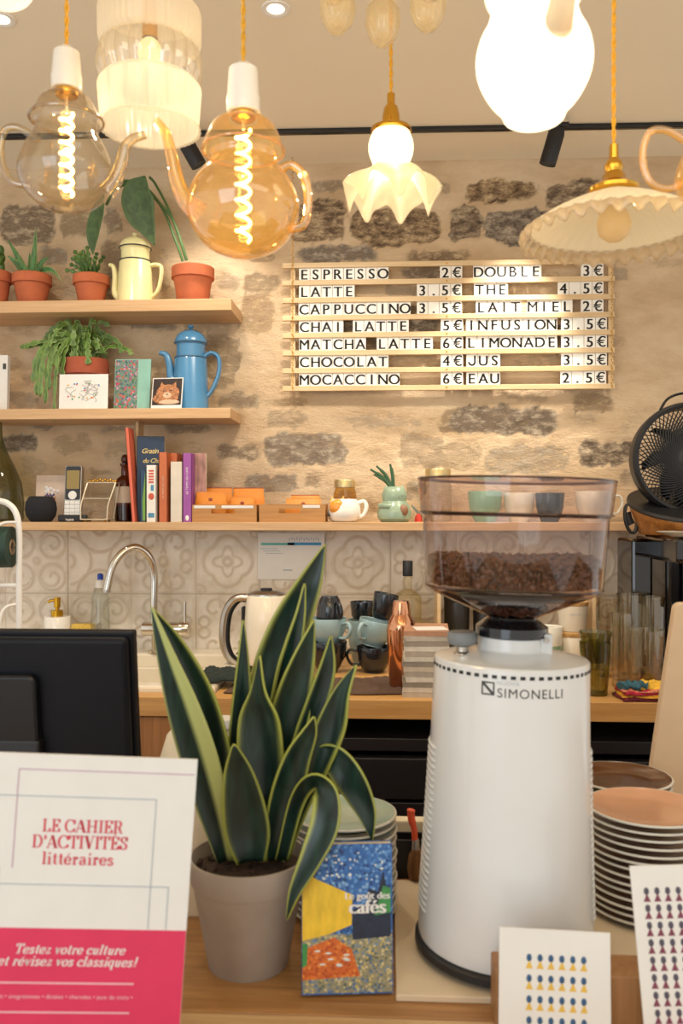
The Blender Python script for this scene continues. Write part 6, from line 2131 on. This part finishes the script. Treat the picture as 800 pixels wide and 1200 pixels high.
# plates left: stack with pale green top
W['plate'] = pm('plate_white', '#D9D6CB', .25, coat=.4, var=.03)
W['plate_green'] = pm('plate_green', '#9DB3A2', .2, coat=.5, var=.05)
W['plate_dark'] = pm('plate_dark_back', '#26262A', .4, coat=.2)
def plate_set(px, y, r, n, pitch, labs, group, zb, top_mat, under, name='saucer', cat='saucer', rise=.010, tops=None):
    for i in range(n):
        lab = labs(i)
        t = thing(name, lab, cat, (X(px, y) + .0012 * math.sin(i * 2.1), y + .0012 * math.cos(i * 1.7), zb + i * pitch), i * .7, None if lab in SINGLE else group)
        z_in = rise
        M().lathe([(1e-4, 0), (r * .55, 0), (r * .6, .0015), (r * .93, rise - .0025), (r * .965, rise - .0012)], 64).build('underside', under(i), t)
        M().lathe([(r * .965, rise - .0012), (r, rise - .0010), (r * 1.005, rise + .0006), (r * .995, rise + .0018), (r * .97, rise + .002)], 64).build('rim', W['plate'], t)
        M().lathe([(r * .97, rise + .002), (r * .9, rise - .0012), (r * .62, .0045), (r * .56, .0038), (r * .3, .0034), (1e-4, .0034)], 64).build('well', top_mat(i), t)
SINGLE = set()
def l_left(i):
    s = 'dark backed plate with a white rim in the stack behind the paperback' if i < 12 else 'pale green topped plate on top of the stack behind the paperback'
    if i == 12:
        SINGLE.add(s)
    return s
plate_set(403, 1.275, .0775, 13, .0113, l_left, 'plates stacked behind the paperback', BAR + .0002, lambda i: W['plate_green'], lambda i: W['plate_dark'], 'plate', 'plate')
W['well_pink'] = pm('well_peach', '#D8A480', .2, coat=.5, var=.05)
W['well_brown'] = pm('well_brown', '#57310F', .2, coat=.5, var=.1)
W['under_red'] = pm('under_burgundy', '#5A1E2A', .3, coat=.3)
W['under_green'] = pm('under_green', '#3A4A38', .3, coat=.3)
W['under_dk'] = pm('under_dark', '#33231F', .3, coat=.3)
def l_r(i):
    s = 'white rimmed saucer in the tall stack right of the grinder' if i < 13 else 'glossy peach saucer on top of the tall stack right of the grinder'
    if i == 13:
        SINGLE.add(s)
    return s
plate_set(757, 1.29, .0865, 14, .0107, l_r, 'saucers stacked right of the grinder', BZ, lambda i: W['well_pink'], lambda i: [W['under_dk'], W['under_red'], W['under_dk'], W['under_green'], W['under_red']][i % 5])
def l_b(i):
    s = 'saucer in the hidden stack under the brown one behind the peach saucers' if i < 12 else 'glossy brown saucer on top of the stack behind the peach saucers'
    if i == 12:
        SINGLE.add(s)
    return s
plate_set(727, 1.478, .0835, 13, .0112, l_b, 'saucers stacked under the brown saucer', BAR + .0002, lambda i: W['well_brown'], lambda i: W['under_dk'])

# things along the back of the bar
o = M().box((0, 0, .024), (.5, .024, .048)).build('bar_rail', pm('cream_rail', '#E6D8BA', .5), loc=(X(440, 1.43), 1.4485, BAR + .0002), smooth=0, bevel=.002)
o.scale = (.36, 1, 1)
tag(o, 'cream strip standing along the back edge of the bar behind the brush', 'rail')
o.location.z = BAR + .0002
z962 = Z(478, 962, 1.437) - BAR
o.scale = (.36, 1, z962 / .048)
kb = thing('knock_box', 'low black tray behind the pale board left of the grinder', 'tray', (X(478, 1.41), 1.412, BAR + .0002))
z985 = Z(478, 986, 1.39) - BAR
m = M()
for cx, cy, sx, sy_ in ((0, -.017, .075, .004), (0, .017, .075, .004), (-.0355, 0, .004, .03), (.0355, 0, .004, .03)):
    m.box((cx, cy, z985 / 2), (sx, sy_, z985))
m.box((0, 0, .002), (.07, .03, .004))
m.build('tray_body', W['black'], kb, smooth=0)
br = thing('grinder_brush', 'round brush with an orange handle leaning beside the grinder', 'brush', (X(486, 1.375), 1.372, BZ + .0003))
k = K(486, 1.372)
def bl2(px, py):
    return Vector((X(px, 1.372) - br.location.x, 0, Z(px, py, 1.372) - br.location.z))
M().tube(smooth_path([bl2(486, 984), bl2(485, 972), bl2(482, 960), bl2(481.5, 952), bl2(482, 948)], 5), [3.6 * k] * 8 + [4.4 * k] * 9 + [5 * k] * 2 + [4.2 * k, 2 * k], 14).build('handle', pm('orange_handle', '#E0583A', .4), br)
M().lathe([(1e-4, 0), (5 * k, 0), (4.2 * k, 9 * k), (3.4 * k, 12 * k), (1e-4, 12 * k)], 20, tuple(bl2(487, 995))).build('ferrule', W['steel'], br)
zz = bl2(488, 995).z
M().lathe([(1e-4, 0.001), (9 * k, .001), (11 * k, zz * .35), (9 * k, zz * .8), (5 * k, zz), (1e-4, zz)], 28, (bl2(488, 995).x, 0, 0), wob=lambda r, z_, a: (r * (1 + .05 * math.cos(17 * a)), z_)).build('bristles', pm('bristle', '#6E4A26', .9, var=.3, scale=200, stretch=(1, 1, .1)), br)

# cream canister behind the plant
cy = 1.325
t = thing('cream_canister', 'cream plastic canister with rounded shoulders behind the snake plant', 'canister', (X(238, cy), cy, BAR + .0002))
k = K(238, cy)
H = Z(238, 846, cy) - BAR
W['cream_pl'] = pm('cream_plastic', '#E3D3B4', .5, var=.04)
M().lathe([(1e-4, 0), (60 * k, 0), (62 * k, .006), (58 * k, H * .5), (51 * k, H * .78), (42 * k, H * .93), (30 * k, H * .995), (22 * k, H), (1e-4, H)], 56).build('body', W['cream_pl'], t)
M().lathe([(15 * k, H - .001), (16 * k, H + .006), (15 * k, H + .012), (1e-4, H + .012)], 32, (24 * k, -.012, -.003)).build('cap', W['white'], t)
M().tube(smooth_path([(-10 * k, -.02, H * .985), (2 * k, -.024, H + .006), (14 * k, -.02, H * .99)], 6), .004, 10).build('handle', W['cream_pl'], t)

# beige leaning panel at the right edge
sy = 1.61
pts_px = [(793, 706), (800, 704), (850, 700), (868, 940), (868, 1005), (748, 1005), (764, 918)]
z0 = BAR
t = thing('leaning_panel', 'thick beige panel leaning at the right edge behind the saucers', 'panel', (X(812, sy), sy, BAR + .0002))
top = Z(800, 706, sy) - BAR
x_tl, x_bl = X(788, sy) - t.location.x, X(750, sy) - t.location.x
poly = [(x_bl, 0), (.13, 0), (.11, top)]
for i in range(7):
    a = math.radians(90 + 80 * i / 6)
    poly.append((x_tl + .014 + .014 * math.cos(a), top - .014 + .014 * math.sin(a)))
M().prism(poly, -.011, .011).build('panel_board', pm('beige_board', '#D8BE9C', .6, var=.02), t, smooth=0, bevel=.003)

# monitor seen from behind
my = 1.29
xr_t = X(158, my)
zt_m, H = Z(100, 738, my), .225
t = thing('monitor', 'black monitor turned away, its back towards the bar front', 'monitor', (xr_t - .20, my, BAR + .0002))
tilt = .13
zb_m = zt_m - BAR - H
SM = Matrix.Translation((0, .022, zb_m)) @ Matrix.Rotation(tilt, 4, 'X')
W['mon'] = pm('monitor_black', '#0B0D15', .5, var=.1, spec=.25)
M().box((0, .008, H / 2), (.40, .020, H), SM).build('screen_bezel', W['mon'], t, smooth=0, bevel=.003)
M().box((0, -.008, H / 2), (.388, .018, H - .012), SM).build('back_shell', W['mon'], t, smooth=0, bevel=.008, seg=3)
M().box((0, .019, H / 2), (.38, .002, H - .02), SM).build('screen', emit('screen_glow', '#A8B4C4', .4), t, smooth=0)
nkx = X(-2, 1.23) - t.location.x
M().prism(rrect(nkx - .06, nkx + .042, -.02, .165, .012), -.034, -.016, SM).build('mount_hump', pm('mount_black', '#12151B', .3), t, bevel=.004)
nb = M()
nb.box((nkx, -.012, (zb_m + .06) * .5 + .006), (.09, .02, zb_m + .05))
nb.build('stand_neck', W['black'], t, smooth=0, bevel=.004)
M().box((nkx, 0.0, .006), (.2, .15, .012)).build('stand_foot', W['black'], t, smooth=0, bevel=.004)

# sign on the counter, front left
sy = .875
t = thing('poster_sign', 'white and crimson card sign announcing a literary activity book', 'sign', (X(70, sy), sy, BAR + .0092))
wS = X(219, sy) - X(-47, sy)
zTop = Z(88, 898, sy) - BAR
HS = zTop
lean = -.05
t.rotation_euler = (-.02, .065, .150)
ks = K(88, sy)
M().box((0, .0015, HS / 2), (wS, .003, HS)).build('card_sheet', W['paper'], t, smooth=0)
zP = HS - (1090 - 887) * ks
M().box((0, -.0003, zP / 2), (wS * .998, .0006, zP)).build('crimson_panel', W['pink_ink'], t, smooth=0)
def sx(px):
    return (px - 88) * ks
def sz(py):
    return HS - (py - 887) * ks
m = M()
def hl(mm, x0, x1, z, y_=-.0004, th=.0009):
    mm.box(((sx(x0) + sx(x1)) / 2, y_, sz(z)), (sx(x1) - sx(x0), .0005, th))
def vl(mm, x, z0, z1, y_=-.0004, th=.0009):
    mm.box((sx(x), y_, (sz(z0) + sz(z1)) / 2), (th, .0005, abs(sz(z1) - sz(z0))))
hl(m, 17, 221, 905); vl(m, 17, 905, 1020)
m.build('mauve_rule', W['mauve'], t, smooth=0)
m = M()
hl(m, -40, 178, 936); vl(m, 178, 936, 1089); hl(m, -40, 199, 1039); vl(m, 199, 1039, 1089); vl(m, 2, 1020, 1089)
m.build('grey_rule', W['grey_line'], t, smooth=0)
m = M()
def put(mm, key, px, py, pxw, y_=-.0006):
    s = pxw * ks / text_width(key)
    mm.text(key, wall_text(sx(px), y_, sz(py), s))
put(m, 's1', 95, 977, 93); put(m, 's2', 93, 996, 110); put(m, 's3', 92, 1015, 82)
m.build('title_lettering', W['red_ink'], t, smooth=0)
m = M()
put(m, 's4', 90, 1119, 126, -.0009); put(m, 's5', 88, 1133, 161, -.0009)
m.build('slogan_lettering', W['paper'], t, smooth=0)
m = M()
put(m, 'quiz', 86, 1171, 160, -.0009)
hl(m, -30, 166, 1153, -.0008, .0016); hl(m, -30, 163, 1187, -.0008, .0016)
m.build('small_print', pm('pale_pink_print', '#E8B7BE', .6), t, smooth=0)

# wooden block with two cards at the front right
wy = .985
zb_t = Z(740, 1119, wy + .05) - BAR
x0, x1 = X(581, wy), X(900, wy)
o = M().box((0, 0, zb_t / 2), (x1 - x0, .05, zb_t)).build('card_holder', W['holder'], loc=((x0 + x1) / 2, wy + .025, BAR + .0002), smooth=0, bevel=.0015)
tag(o, 'wooden block standing behind the two illustrated cards in front of the grinder', 'card holder')
W['ic_blue'] = pm('icon_blue', '#2F557C', .6)
W['ic_yellow'] = pm('icon_yellow', '#DDB54A', .6)
W['ic_dark'] = pm('icon_dark', '#4E4A58', .6)
W['ic_plum'] = pm('icon_plum', '#7A3A4E', .6)
def icon_card(pa_, pb_, top, y, lab, rows, cols, x0, dx, z0, dz, ma, mb_, rot):
    xa_, xb_ = X(pa_, y), X(pb_, y)
    w_ = xb_ - xa_
    zt_ = Z((pa_ + pb_) / 2, top, y + .02) - BAR - .009
    t = thing('illustrated_card', lab, 'card', ((xa_ + xb_) / 2, y, BAR + .009), 0)
    t.rotation_euler = (-.16, rot, 0)
    hh = zt_ / math.cos(.16)
    k = K((pa_ + pb_) / 2, y)
    M().box((0, .0015, hh / 2), (w_, .003, hh)).build('card_sheet', W['paper'], t, smooth=0)
    a_, b_ = M(), M()
    for r_ in range(rows):
        for c_ in range(cols):
            cx = (x0 - (pa_ + pb_) / 2 + c_ * dx) * k
            cz = hh - (z0 - top + r_ * dz) * k
            a_.ball((cx, -.0002, cz), (3.2 * k, .0006, 4.4 * k), 10, 6)
            b_.prism([(cx - 4.2 * k, cz - 12 * k), (cx + 4.2 * k, cz - 12 * k), (cx + .4 * k, cz - 2.5 * k)], -.0005, .0002)
    a_.build('icon_dots', W[ma], t)
    b_.build('icon_triangles', W[mb_], t, smooth=0)
icon_card(584, 716, 1089, .965, 'white card with rows of blue and yellow pictograms in front of the grinder', 4, 6, 620, 12.8, 1121, 23, 'ic_blue', 'ic_yellow', .03)
icon_card(757, 880, 1018, .955, 'white card with rows of grey and plum pictograms at the right edge', 8, 8, 775, 12.6, 1047, 19.5, 'ic_dark', 'ic_plum', .05 * -1)
# ------------------------------------------------------------------ pendant lamps
def twisted(m, x, y, z0, z1, r=.0026):
    n = int((z1 - z0) / .0042)
    for ph in (0, math.pi):
        m.tube([(x + r * .62 * math.cos(ph + i * .75), y + r * .62 * math.sin(ph + i * .75), z0 + (z1 - z0) * i / n) for i in range(n + 1)], r * .72, 5)
def cord_and_rose(t, z0, col='cord'):
    zc = CEIL - t.location.z
    m = M()
    twisted(m, 0, 0, z0, zc - .02)
    m.build('cord', W[col], t)
    M().lathe([(1e-4, zc - .026), (.012, zc - .025), (.045, zc - .012), (.05, zc - .001), (1e-4, zc - .0005)], 32).build('ceiling_rose', W['porcelain'], t)
W['filament'] = emit('filament', '#FFC873', 14)
W['filament_soft'] = emit('bulb_glow', '#FFE7B8', 5)
W['clear_pot'] = glass('clear_teapot_glass', '#FBF5E8', '#BFA270', .6)
W['clear_thick'] = glass('clear_thick_glass', '#F2E6CC', '#A07E48', 1.6)
W['amber_thick'] = glass('amber_thick_glass', '#FBDD9C', '#B98236', 1.8, emis='#FFC468', emis_s=.08)  # emission adds the glow of glass lit by the filament
W['amber_pot'] = glass('amber_teapot_glass', '#FFE9BA', '#D8A44E', .9, emis='#FFC468', emis_s=.10)  # warm lit-glass glow put into the material as emission
def teapot(px, y, body, lab, glassm, hw, fl_y, low_y, neck_hw, neck_y, flange_hw, lid_top, lid_hw, sock, spout, handle, filament, energy, col):
    """all pixel figures from the photograph; lathe profile around the cord axis"""
    zref = Z(px, low_y, y)
    t = thing('pendant_lamp', lab, 'pendant lamp', (X(px, y), y, zref), 0, 'teapot pendant lamps')
    k = K(px, y)
    def zz(py):
        return (low_y - py) * k
    wall = []
    for a, b in body:
        wall.append((max(1e-4, a * k), zz(b)))
    M().lathe([(p[0], p[1]) for p in smooth_path(wall, 5)], 64).build('glass_body', glassm, t)
    lid = [(flange_hw * k, zz(neck_y - 2)), (flange_hw * k * .98, zz(neck_y - 6)), (lid_hw * k, zz((neck_y + lid_top) / 2 + 3)), (lid_hw * .78 * k, zz(lid_top + 5)), (15 * k * hw / 60, zz(lid_top))]
    M().lathe([(p[0], p[1]) for p in smooth_path(lid, 5)], 56).build('glass_lid', glassm, t)
    rg = M()
    rg.tube([(flange_hw * k * math.cos(a), flange_hw * k * math.sin(a), zz(neck_y - 3)) for a in [2 * math.pi * i / 56 for i in range(56)]], 1.6 * k, 8, closed=True)
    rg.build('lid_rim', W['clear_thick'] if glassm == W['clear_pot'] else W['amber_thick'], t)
    s = [Vector(((a - px) * k, 0, zz(b))) for a, b in spout[0]]
    sp = smooth_path([tuple(v) for v in s], 8)
    n = len(sp)
    m = M()
    m.tube(sp, [(spout[1] + (spout[2] - spout[1]) * (i / (n - 1)) ** .6) * k for i in range(n)], 16)
    m.f = [f for f in m.f if len(f) == 4]
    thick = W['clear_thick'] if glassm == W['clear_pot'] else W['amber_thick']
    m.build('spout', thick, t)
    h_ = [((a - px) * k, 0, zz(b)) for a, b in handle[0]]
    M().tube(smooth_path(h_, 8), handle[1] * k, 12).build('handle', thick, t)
    # socket
    s0, s1, w0, w1 = sock     # top y, bottom y, half widths
    M().lathe([(1e-4, zz(s0 - 1)), (w0 * .55 * k, zz(s0 - 1)), (w0 * k, zz(s0 + 5)), (w1 * .96 * k, zz(s1 - (s1 - s0) * .35)), (w1 * k, zz(s1 - (s1 - s0) * .3)), (w1 * .97 * k, zz(s1)), (w1 * .8 * k, zz(s1 + .5)), (1e-4, zz(s1 + .5))], 40).build('socket', W['porcelain'], t)
    M().lathe([(w1 * .74 * k, zz(s1 - .5)), (w1 * .74 * k, zz(s1 + 6)), (w1 * .6 * k, zz(s1 + 8)), (1e-4, zz(s1 + 8))], 32).build('brass_ring', W['brass'], t)
    f0, f1, fr_ = filament
    m = M()
    N_ = 150
    for ph in (0.0,):
        m.tube([(fr_ * k * math.cos(ph + i * .3), fr_ * k * math.sin(ph + i * .3), zz(f0) + (zz(f1) - zz(f0)) * i / N_) for i in range(N_ + 1)], 2.0 * k, 8)
    m.build('filament', W['filament'], t)
    M().tube([(0, 0, zz(s1 + 8)), (0, 0, zz(f0))], 1.6 * k, 8).build('filament_stem', W['pale_metal'], t)
    cord_and_rose(t, zz(s0))
    lamp('bulb', 'POINT', (X(px, y), y, zref + zz((f0 + f1) / 2)), energy, col, shadow_soft_size=.004)
    return t
teapot(78, 1.16, [(37, 144), (35, 150), (38, 160), (48, 178), (55, 200), (52, 217), (42, 231), (28, 242), (12, 247), (0, 248)],
       'clear glass teapot pendant lamp, leftmost of the lamps', W['clear_pot'], 56, 140, 248, 37, 144, 42, 112, 36, (57, 106, 15, 18),
       ([(126, 226), (136, 212), (143, 192), (148, 174), (158, 164), (172, 160)], 11, 4.5),
       ([(44, 163), (22, 149), (5, 150), (-1, 170), (3, 195), (14, 212), (34, 217)], 4.2), (133, 228, 7), 2.2, (1.0, .84, .62))
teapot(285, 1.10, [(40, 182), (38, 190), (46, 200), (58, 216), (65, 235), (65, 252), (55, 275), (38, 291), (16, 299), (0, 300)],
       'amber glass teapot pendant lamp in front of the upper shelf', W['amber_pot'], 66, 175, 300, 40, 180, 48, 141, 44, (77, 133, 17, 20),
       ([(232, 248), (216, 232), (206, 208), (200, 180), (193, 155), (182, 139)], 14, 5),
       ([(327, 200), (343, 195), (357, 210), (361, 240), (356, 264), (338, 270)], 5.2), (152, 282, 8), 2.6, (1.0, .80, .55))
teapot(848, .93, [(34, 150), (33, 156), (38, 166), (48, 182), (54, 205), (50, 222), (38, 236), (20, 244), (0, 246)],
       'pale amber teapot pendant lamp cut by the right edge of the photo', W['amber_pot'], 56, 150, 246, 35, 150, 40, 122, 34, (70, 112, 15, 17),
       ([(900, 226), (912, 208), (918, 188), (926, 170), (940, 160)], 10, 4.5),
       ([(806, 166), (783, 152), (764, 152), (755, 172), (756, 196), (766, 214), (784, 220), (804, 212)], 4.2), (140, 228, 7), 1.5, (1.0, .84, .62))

# white opal teapot, spout towards the room
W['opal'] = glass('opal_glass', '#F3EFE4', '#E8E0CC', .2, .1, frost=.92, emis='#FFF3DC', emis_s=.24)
oy = 1.02
px, low = 625.5, 147
t = thing('pendant_lamp', 'glowing white opal teapot pendant lamp with its spout turned to the front', 'pendant lamp', (X(px, oy), oy, Z(px, low, oy)), 0, 'teapot pendant lamps')
k = K(px, oy)
prof = smooth_path([((a + .001) * k, (low - b) * k) for a, b in [(0, 147), (24, 144), (34, 140), (39, 130), (52, 115), (64, 92), (67.5, 70), (63, 48), (54, 30), (50, 14), (52, 5), (56, -2), (57, -10), (50, -18), (38, -30), (20, -38), (12, -40)]], 4)
M().lathe([(p[0], p[1]) for p in prof], 64).build('opal_body', W['opal'], t)
sp = smooth_path([(16 * k, -.060, (low - 64) * k), (17 * k, -.082, (low - 46) * k), (17 * k, -.090, (low - 15) * k), (18 * k, -.094, (low + 8) * k)], 7)
m = M()
m.tube(sp, [(16 - 8 * i / (len(sp) - 1)) * k for i in range(len(sp))], 16)
m.ball(sp[0], 16 * k, 18, 12)
m.build('spout', glass('opal_spout', '#EFE6D4', '#E2D6BC', .2, .1, frost=.94), t)  # body's opal made duller, without emission: weaker bulb light put into the colour
M().tube(smooth_path([(0, .05, (low - 20) * k), (0, .085, (low - 15) * k), (0, .10, (low - 60) * k), (0, .085, (low - 100) * k), (0, .06, (low - 95) * k)], 6), 5 * k, 12).build('handle', W['opal'], t)
M().lathe([(1e-4, (low + 95) * k), (10 * k, (low + 94) * k), (17 * k, (low + 55) * k), (16 * k, (low + 38) * k), (1e-4, (low + 37) * k)], 36).build('socket', W['porcelain'], t)
cord_and_rose(t, (low + 94) * k)
lamp('bulb', 'POINT', (X(px, oy), oy, Z(px, 60, oy)), .35, (1.0, .86, .62), shadow_soft_size=.008)

# cut crystal drum shade
W['frost_c'] = glass('frosted_crystal', '#F1EADB', '#DDD2BC', .3, .12, frost=.6, emis='#FFE6B4', emis_s=.02)
W['clear_c'] = glass('cut_crystal', '#FAF5EA', '#CDBC9C', 1.6, .05, emis='#FFE8C0', emis_s=.06)  # small emission added so the facets look lit by the bulb
cy = 1.25
px = 175.5
t = thing('pendant_lamp', 'frosted drum pendant lamp with a band of clear cut crystal', 'pendant lamp', (X(px, cy), cy, Z(px, 152, cy)), 0)
k = K(px, cy)
def flute(n, d):
    return lambda r, z, a: (r * (1 + d * abs(math.cos(n * a / 2))), z)
M().lathe([(57 * k, 5 * k), (58 * k, 1 * k), (55 * k, 2 * k), (58.5 * k, 48 * k), (53 * k, 55 * k)][1:], 160, wob=flute(48, .03)).build('frosted_skirt', W['frost_c'], t)
M().lathe([(53 * k, 54 * k), (57 * k, 64 * k), (58 * k, 76 * k), (56 * k, 88 * k), (52 * k, 96 * k)], 160, wob=flute(20, .07)).build('crystal_band', W['clear_c'], t)
M().lathe([(52 * k, 95 * k), (58 * k, 103 * k), (58.5 * k, 136 * k), (50 * k, 144 * k), (20 * k, 147 * k), (8 * k, 147 * k)], 160, wob=flute(48, .03)).build('frosted_crown', W['frost_c'], t)
M().lathe([(1e-4, 142 * k), (8 * k, 142 * k), (9 * k, 150 * k), (5 * k, 160 * k), (4 * k, 172 * k), (1e-4, 172 * k)], 28).build('brass_stem', W['brass'], t)
M().ball((0, 0, 90 * k), (14 * k, 14 * k, 18 * k), 24, 16).build('bulb', emit('soft_bulb', '#FFD89A', 1.1), t)
M().lathe([(9 * k, 106 * k), (9 * k, 142 * k)], 24).build('lamp_holder', W['brass'], t)
cord_and_rose(t, 171 * k)
lamp('bulb', 'POINT', (X(px, cy), cy, Z(px, 95, cy)), .35, (1.0, .80, .55), shadow_soft_size=.008)

# small frilled tulip shade
ty = 1.45
px = 458
t = thing('pendant_lamp', 'small pendant lamp with a frilled frosted flower shade above the menu', 'pendant lamp', (X(px, ty), ty, Z(px, 252, ty)), 0)
k = K(px, ty)
zz = lambda py: (252 - py) * k
W['frost_f'] = glass('frosted_flower', '#F4ECD8', '#E2D6B8', .3, .15, frost=.5, emis='#FFEFD4', emis_s=.03)
W['frost_b'] = glass('frosted_bulb_glass', '#FFF4DC', '#F0DDB0', .2, .15, frost=.8, emis='#FFF0CC', emis_s=.5)
M().lathe([(p[0], p[1]) for p in smooth_path([(17 * k, zz(148)), (20 * k, zz(152)), (25.5 * k, zz(166)), (26 * k, zz(178)), (22 * k, zz(190)), (21 * k, zz(197)), (24 * k, zz(201))], 5)], 56).build('glass_globe', W['frost_b'], t)
def frill(r, z, a):
    s = max(0, (r / k - 23) / 32)
    return (r * (1 + .10 * s * math.cos(7 * a + .4)), z + s * 13 * k * math.cos(7 * a + .4) - 3.5 * k * s * math.cos(14 * a))
M().lathe([(p[0], p[1]) for p in smooth_path([(23 * k, zz(199)), (30 * k, zz(204)), (40 * k, zz(212)), (49 * k, zz(222)), (54 * k, zz(232))], 6)], 168, wob=frill).build('frilled_skirt', W['frost_f'], t, solid=.0015)
M().lathe([(1e-4, zz(111)), (4.5 * k, zz(110)), (4.5 * k, zz(122)), (8 * k, zz(126)), (10 * k, zz(136)), (10.5 * k, zz(145)), (15 * k, zz(149)), (23.5 * k, zz(151)), (24 * k, zz(154)), (20 * k, zz(157)), (1e-4, zz(154))], 40).build('brass_gallery', W['brass'], t)
M().ball((0, 0, zz(178)), (14 * k, 14 * k, 19 * k), 24, 16).build('bulb', W['filament_soft'], t)
cord_and_rose(t, zz(111))
lamp('bulb', 'POINT', (X(px, ty), ty, Z(px, 212, ty)), .4, (1.0, .86, .62), shadow_soft_size=.006)

# wide scalloped umbrella shade
uy = 1.20
px = 719
t = thing('pendant_lamp', 'wide umbrella pendant lamp with a ruffled opal glass shade', 'pendant lamp', (X(px, uy), uy, Z(px, 295, uy)), 0)
k = K(px, uy)
zz = lambda py: (295 - py) * k
W['opal_u'] = glass('opaline_shade', '#F0E6CE', '#E0D0AA', .3, .12, frost=.86, emis='#FFF0CC', emis_s=.10)
W['frill_u'] = glass('ruffle_glass', '#F8EFDC', '#E6D2A4', .4, .08, frost=.3)
def rib(r, z, a):
    s = max(0, (r / k - 30) / 75)
    return (r * (1 + .004 * math.cos(40 * a)), z + .8 * k * s * math.cos(40 * a))
M().lathe([(p[0], p[1]) for p in smooth_path([(23 * k, zz(228)), (30 * k, zz(231)), (52 * k, zz(240)), (78 * k, zz(253)), (98 * k, zz(266))], 6)], 240, wob=rib).build('opal_shade', W['opal_u'], t, solid=.0018)
def ruf(r, z, a):
    s = max(0, (r / k - 96) / 12)
    return (r * (1 + .02 * s * math.cos(34 * a)), z + 4.5 * k * s * math.cos(34 * a + .5))
M().lathe([(96 * k, zz(265)), (101 * k, zz(268)), (105 * k, zz(273)), (107.5 * k, zz(280))], 272, wob=ruf).build('ruffled_edge', W['frill_u'], t, solid=.0015)
M().lathe([(1e-4, zz(170)), (5 * k, zz(170)), (5.5 * k, zz(186)), (9 * k, zz(190)), (11 * k, zz(196)), (9.5 * k, zz(202)), (13 * k, zz(206)), (15 * k, zz(212)), (22 * k, zz(217)), (29 * k, zz(221)), (29 * k, zz(225)), (24 * k, zz(229)), (1e-4, zz(228))], 44).build('brass_gallery', W['brass'], t)
M().lathe([(25 * k, zz(226)), (24 * k, zz(224)), (27 * k, zz(233)), (26 * k, zz(236))], 40).build('glass_collar', W['opal_u'], t)
M().lathe([(1e-4, zz(284)), (9 * k, zz(282)), (17 * k, zz(275)), (20 * k, zz(263)), (17 * k, zz(251)), (11 * k, zz(243)), (10 * k, zz(230))], 36).build('bulb', glass('bulb_frost', '#F0DDB4', '#CBB080', .3, .1, frost=.6, emis='#FFDFA8', emis_s=.08), t)
cord_and_rose(t, zz(171))

# chandelier with glass drops at the top
hy = 1.22
t = thing('glass_chandelier', 'glass chandelier at the top of the photo, only its tulip drops in view', 'chandelier', (X(448, hy), hy, Z(448, 24, hy)), 0)
k = K(448, hy)
W['drop'] = glass('drop_glass', '#F5EBD4', '#BFA878', .6, .04, frost=.25, emis='#FFE2A8', emis_s=.05)
arms = M()
for i in range(6):
    a = -math.pi / 2 + i * math.pi / 3
    ex, ey = 63 * k * math.cos(a), 63 * k * math.sin(a)
    pts = smooth_path([(0, 0, 75 * k), (ex * .5, ey * .5, 92 * k), (ex * .95, ey * .95, 82 * k), (ex, ey, 62 * k)], 6)
    M().tube(pts, 2.2 * k, 8).build('arm', W['brass'], t)
    rot = [0, 0, 0]
    M().lathe([(1e-4, 0), (8 * k, 3 * k), (17 * k, 14 * k), (21 * k, 30 * k), (20 * k, 48 * k), (10 * k, 60 * k), (3 * k, 62 * k)], 72, (ex, ey, 2 * k), wob=lambda r, z, q: (r * (1 + .06 * abs(math.cos(5 * q))), z)).build('tulip_shade', W['drop'], t)
M().lathe([(1e-4, 60 * k), (6 * k, 62 * k), (11 * k, 72 * k), (6 * k, 84 * k), (4 * k, 110 * k), (1e-4, 112 * k)], 28).build('hub', W['brass'], t)
cord_and_rose(t, 111 * k)
# white globe at the top left corner
wy = .98
t = thing('pendant_lamp', 'white glass pendant lamp just entering at the top left corner', 'pendant lamp', (X(4, wy), wy, Z(4, 5, wy)), 0)
k = K(4, wy)
M().lathe([(p[0], p[1]) for p in smooth_path([(.1 * k, 0), (18 * k, 1.5 * k), (32 * k, 14 * k), (38 * k, 40 * k), (30 * k, 66 * k), (14 * k, 80 * k), (10 * k, 84 * k)], 5)], 48).build('opal_globe', W['opal'], t)
M().lathe([(1e-4, 128 * k), (10 * k, 126 * k), (15 * k, 100 * k), (14 * k, 82 * k), (1e-4, 81 * k)], 32).build('socket', W['porcelain'], t)
cord_and_rose(t, 126 * k)
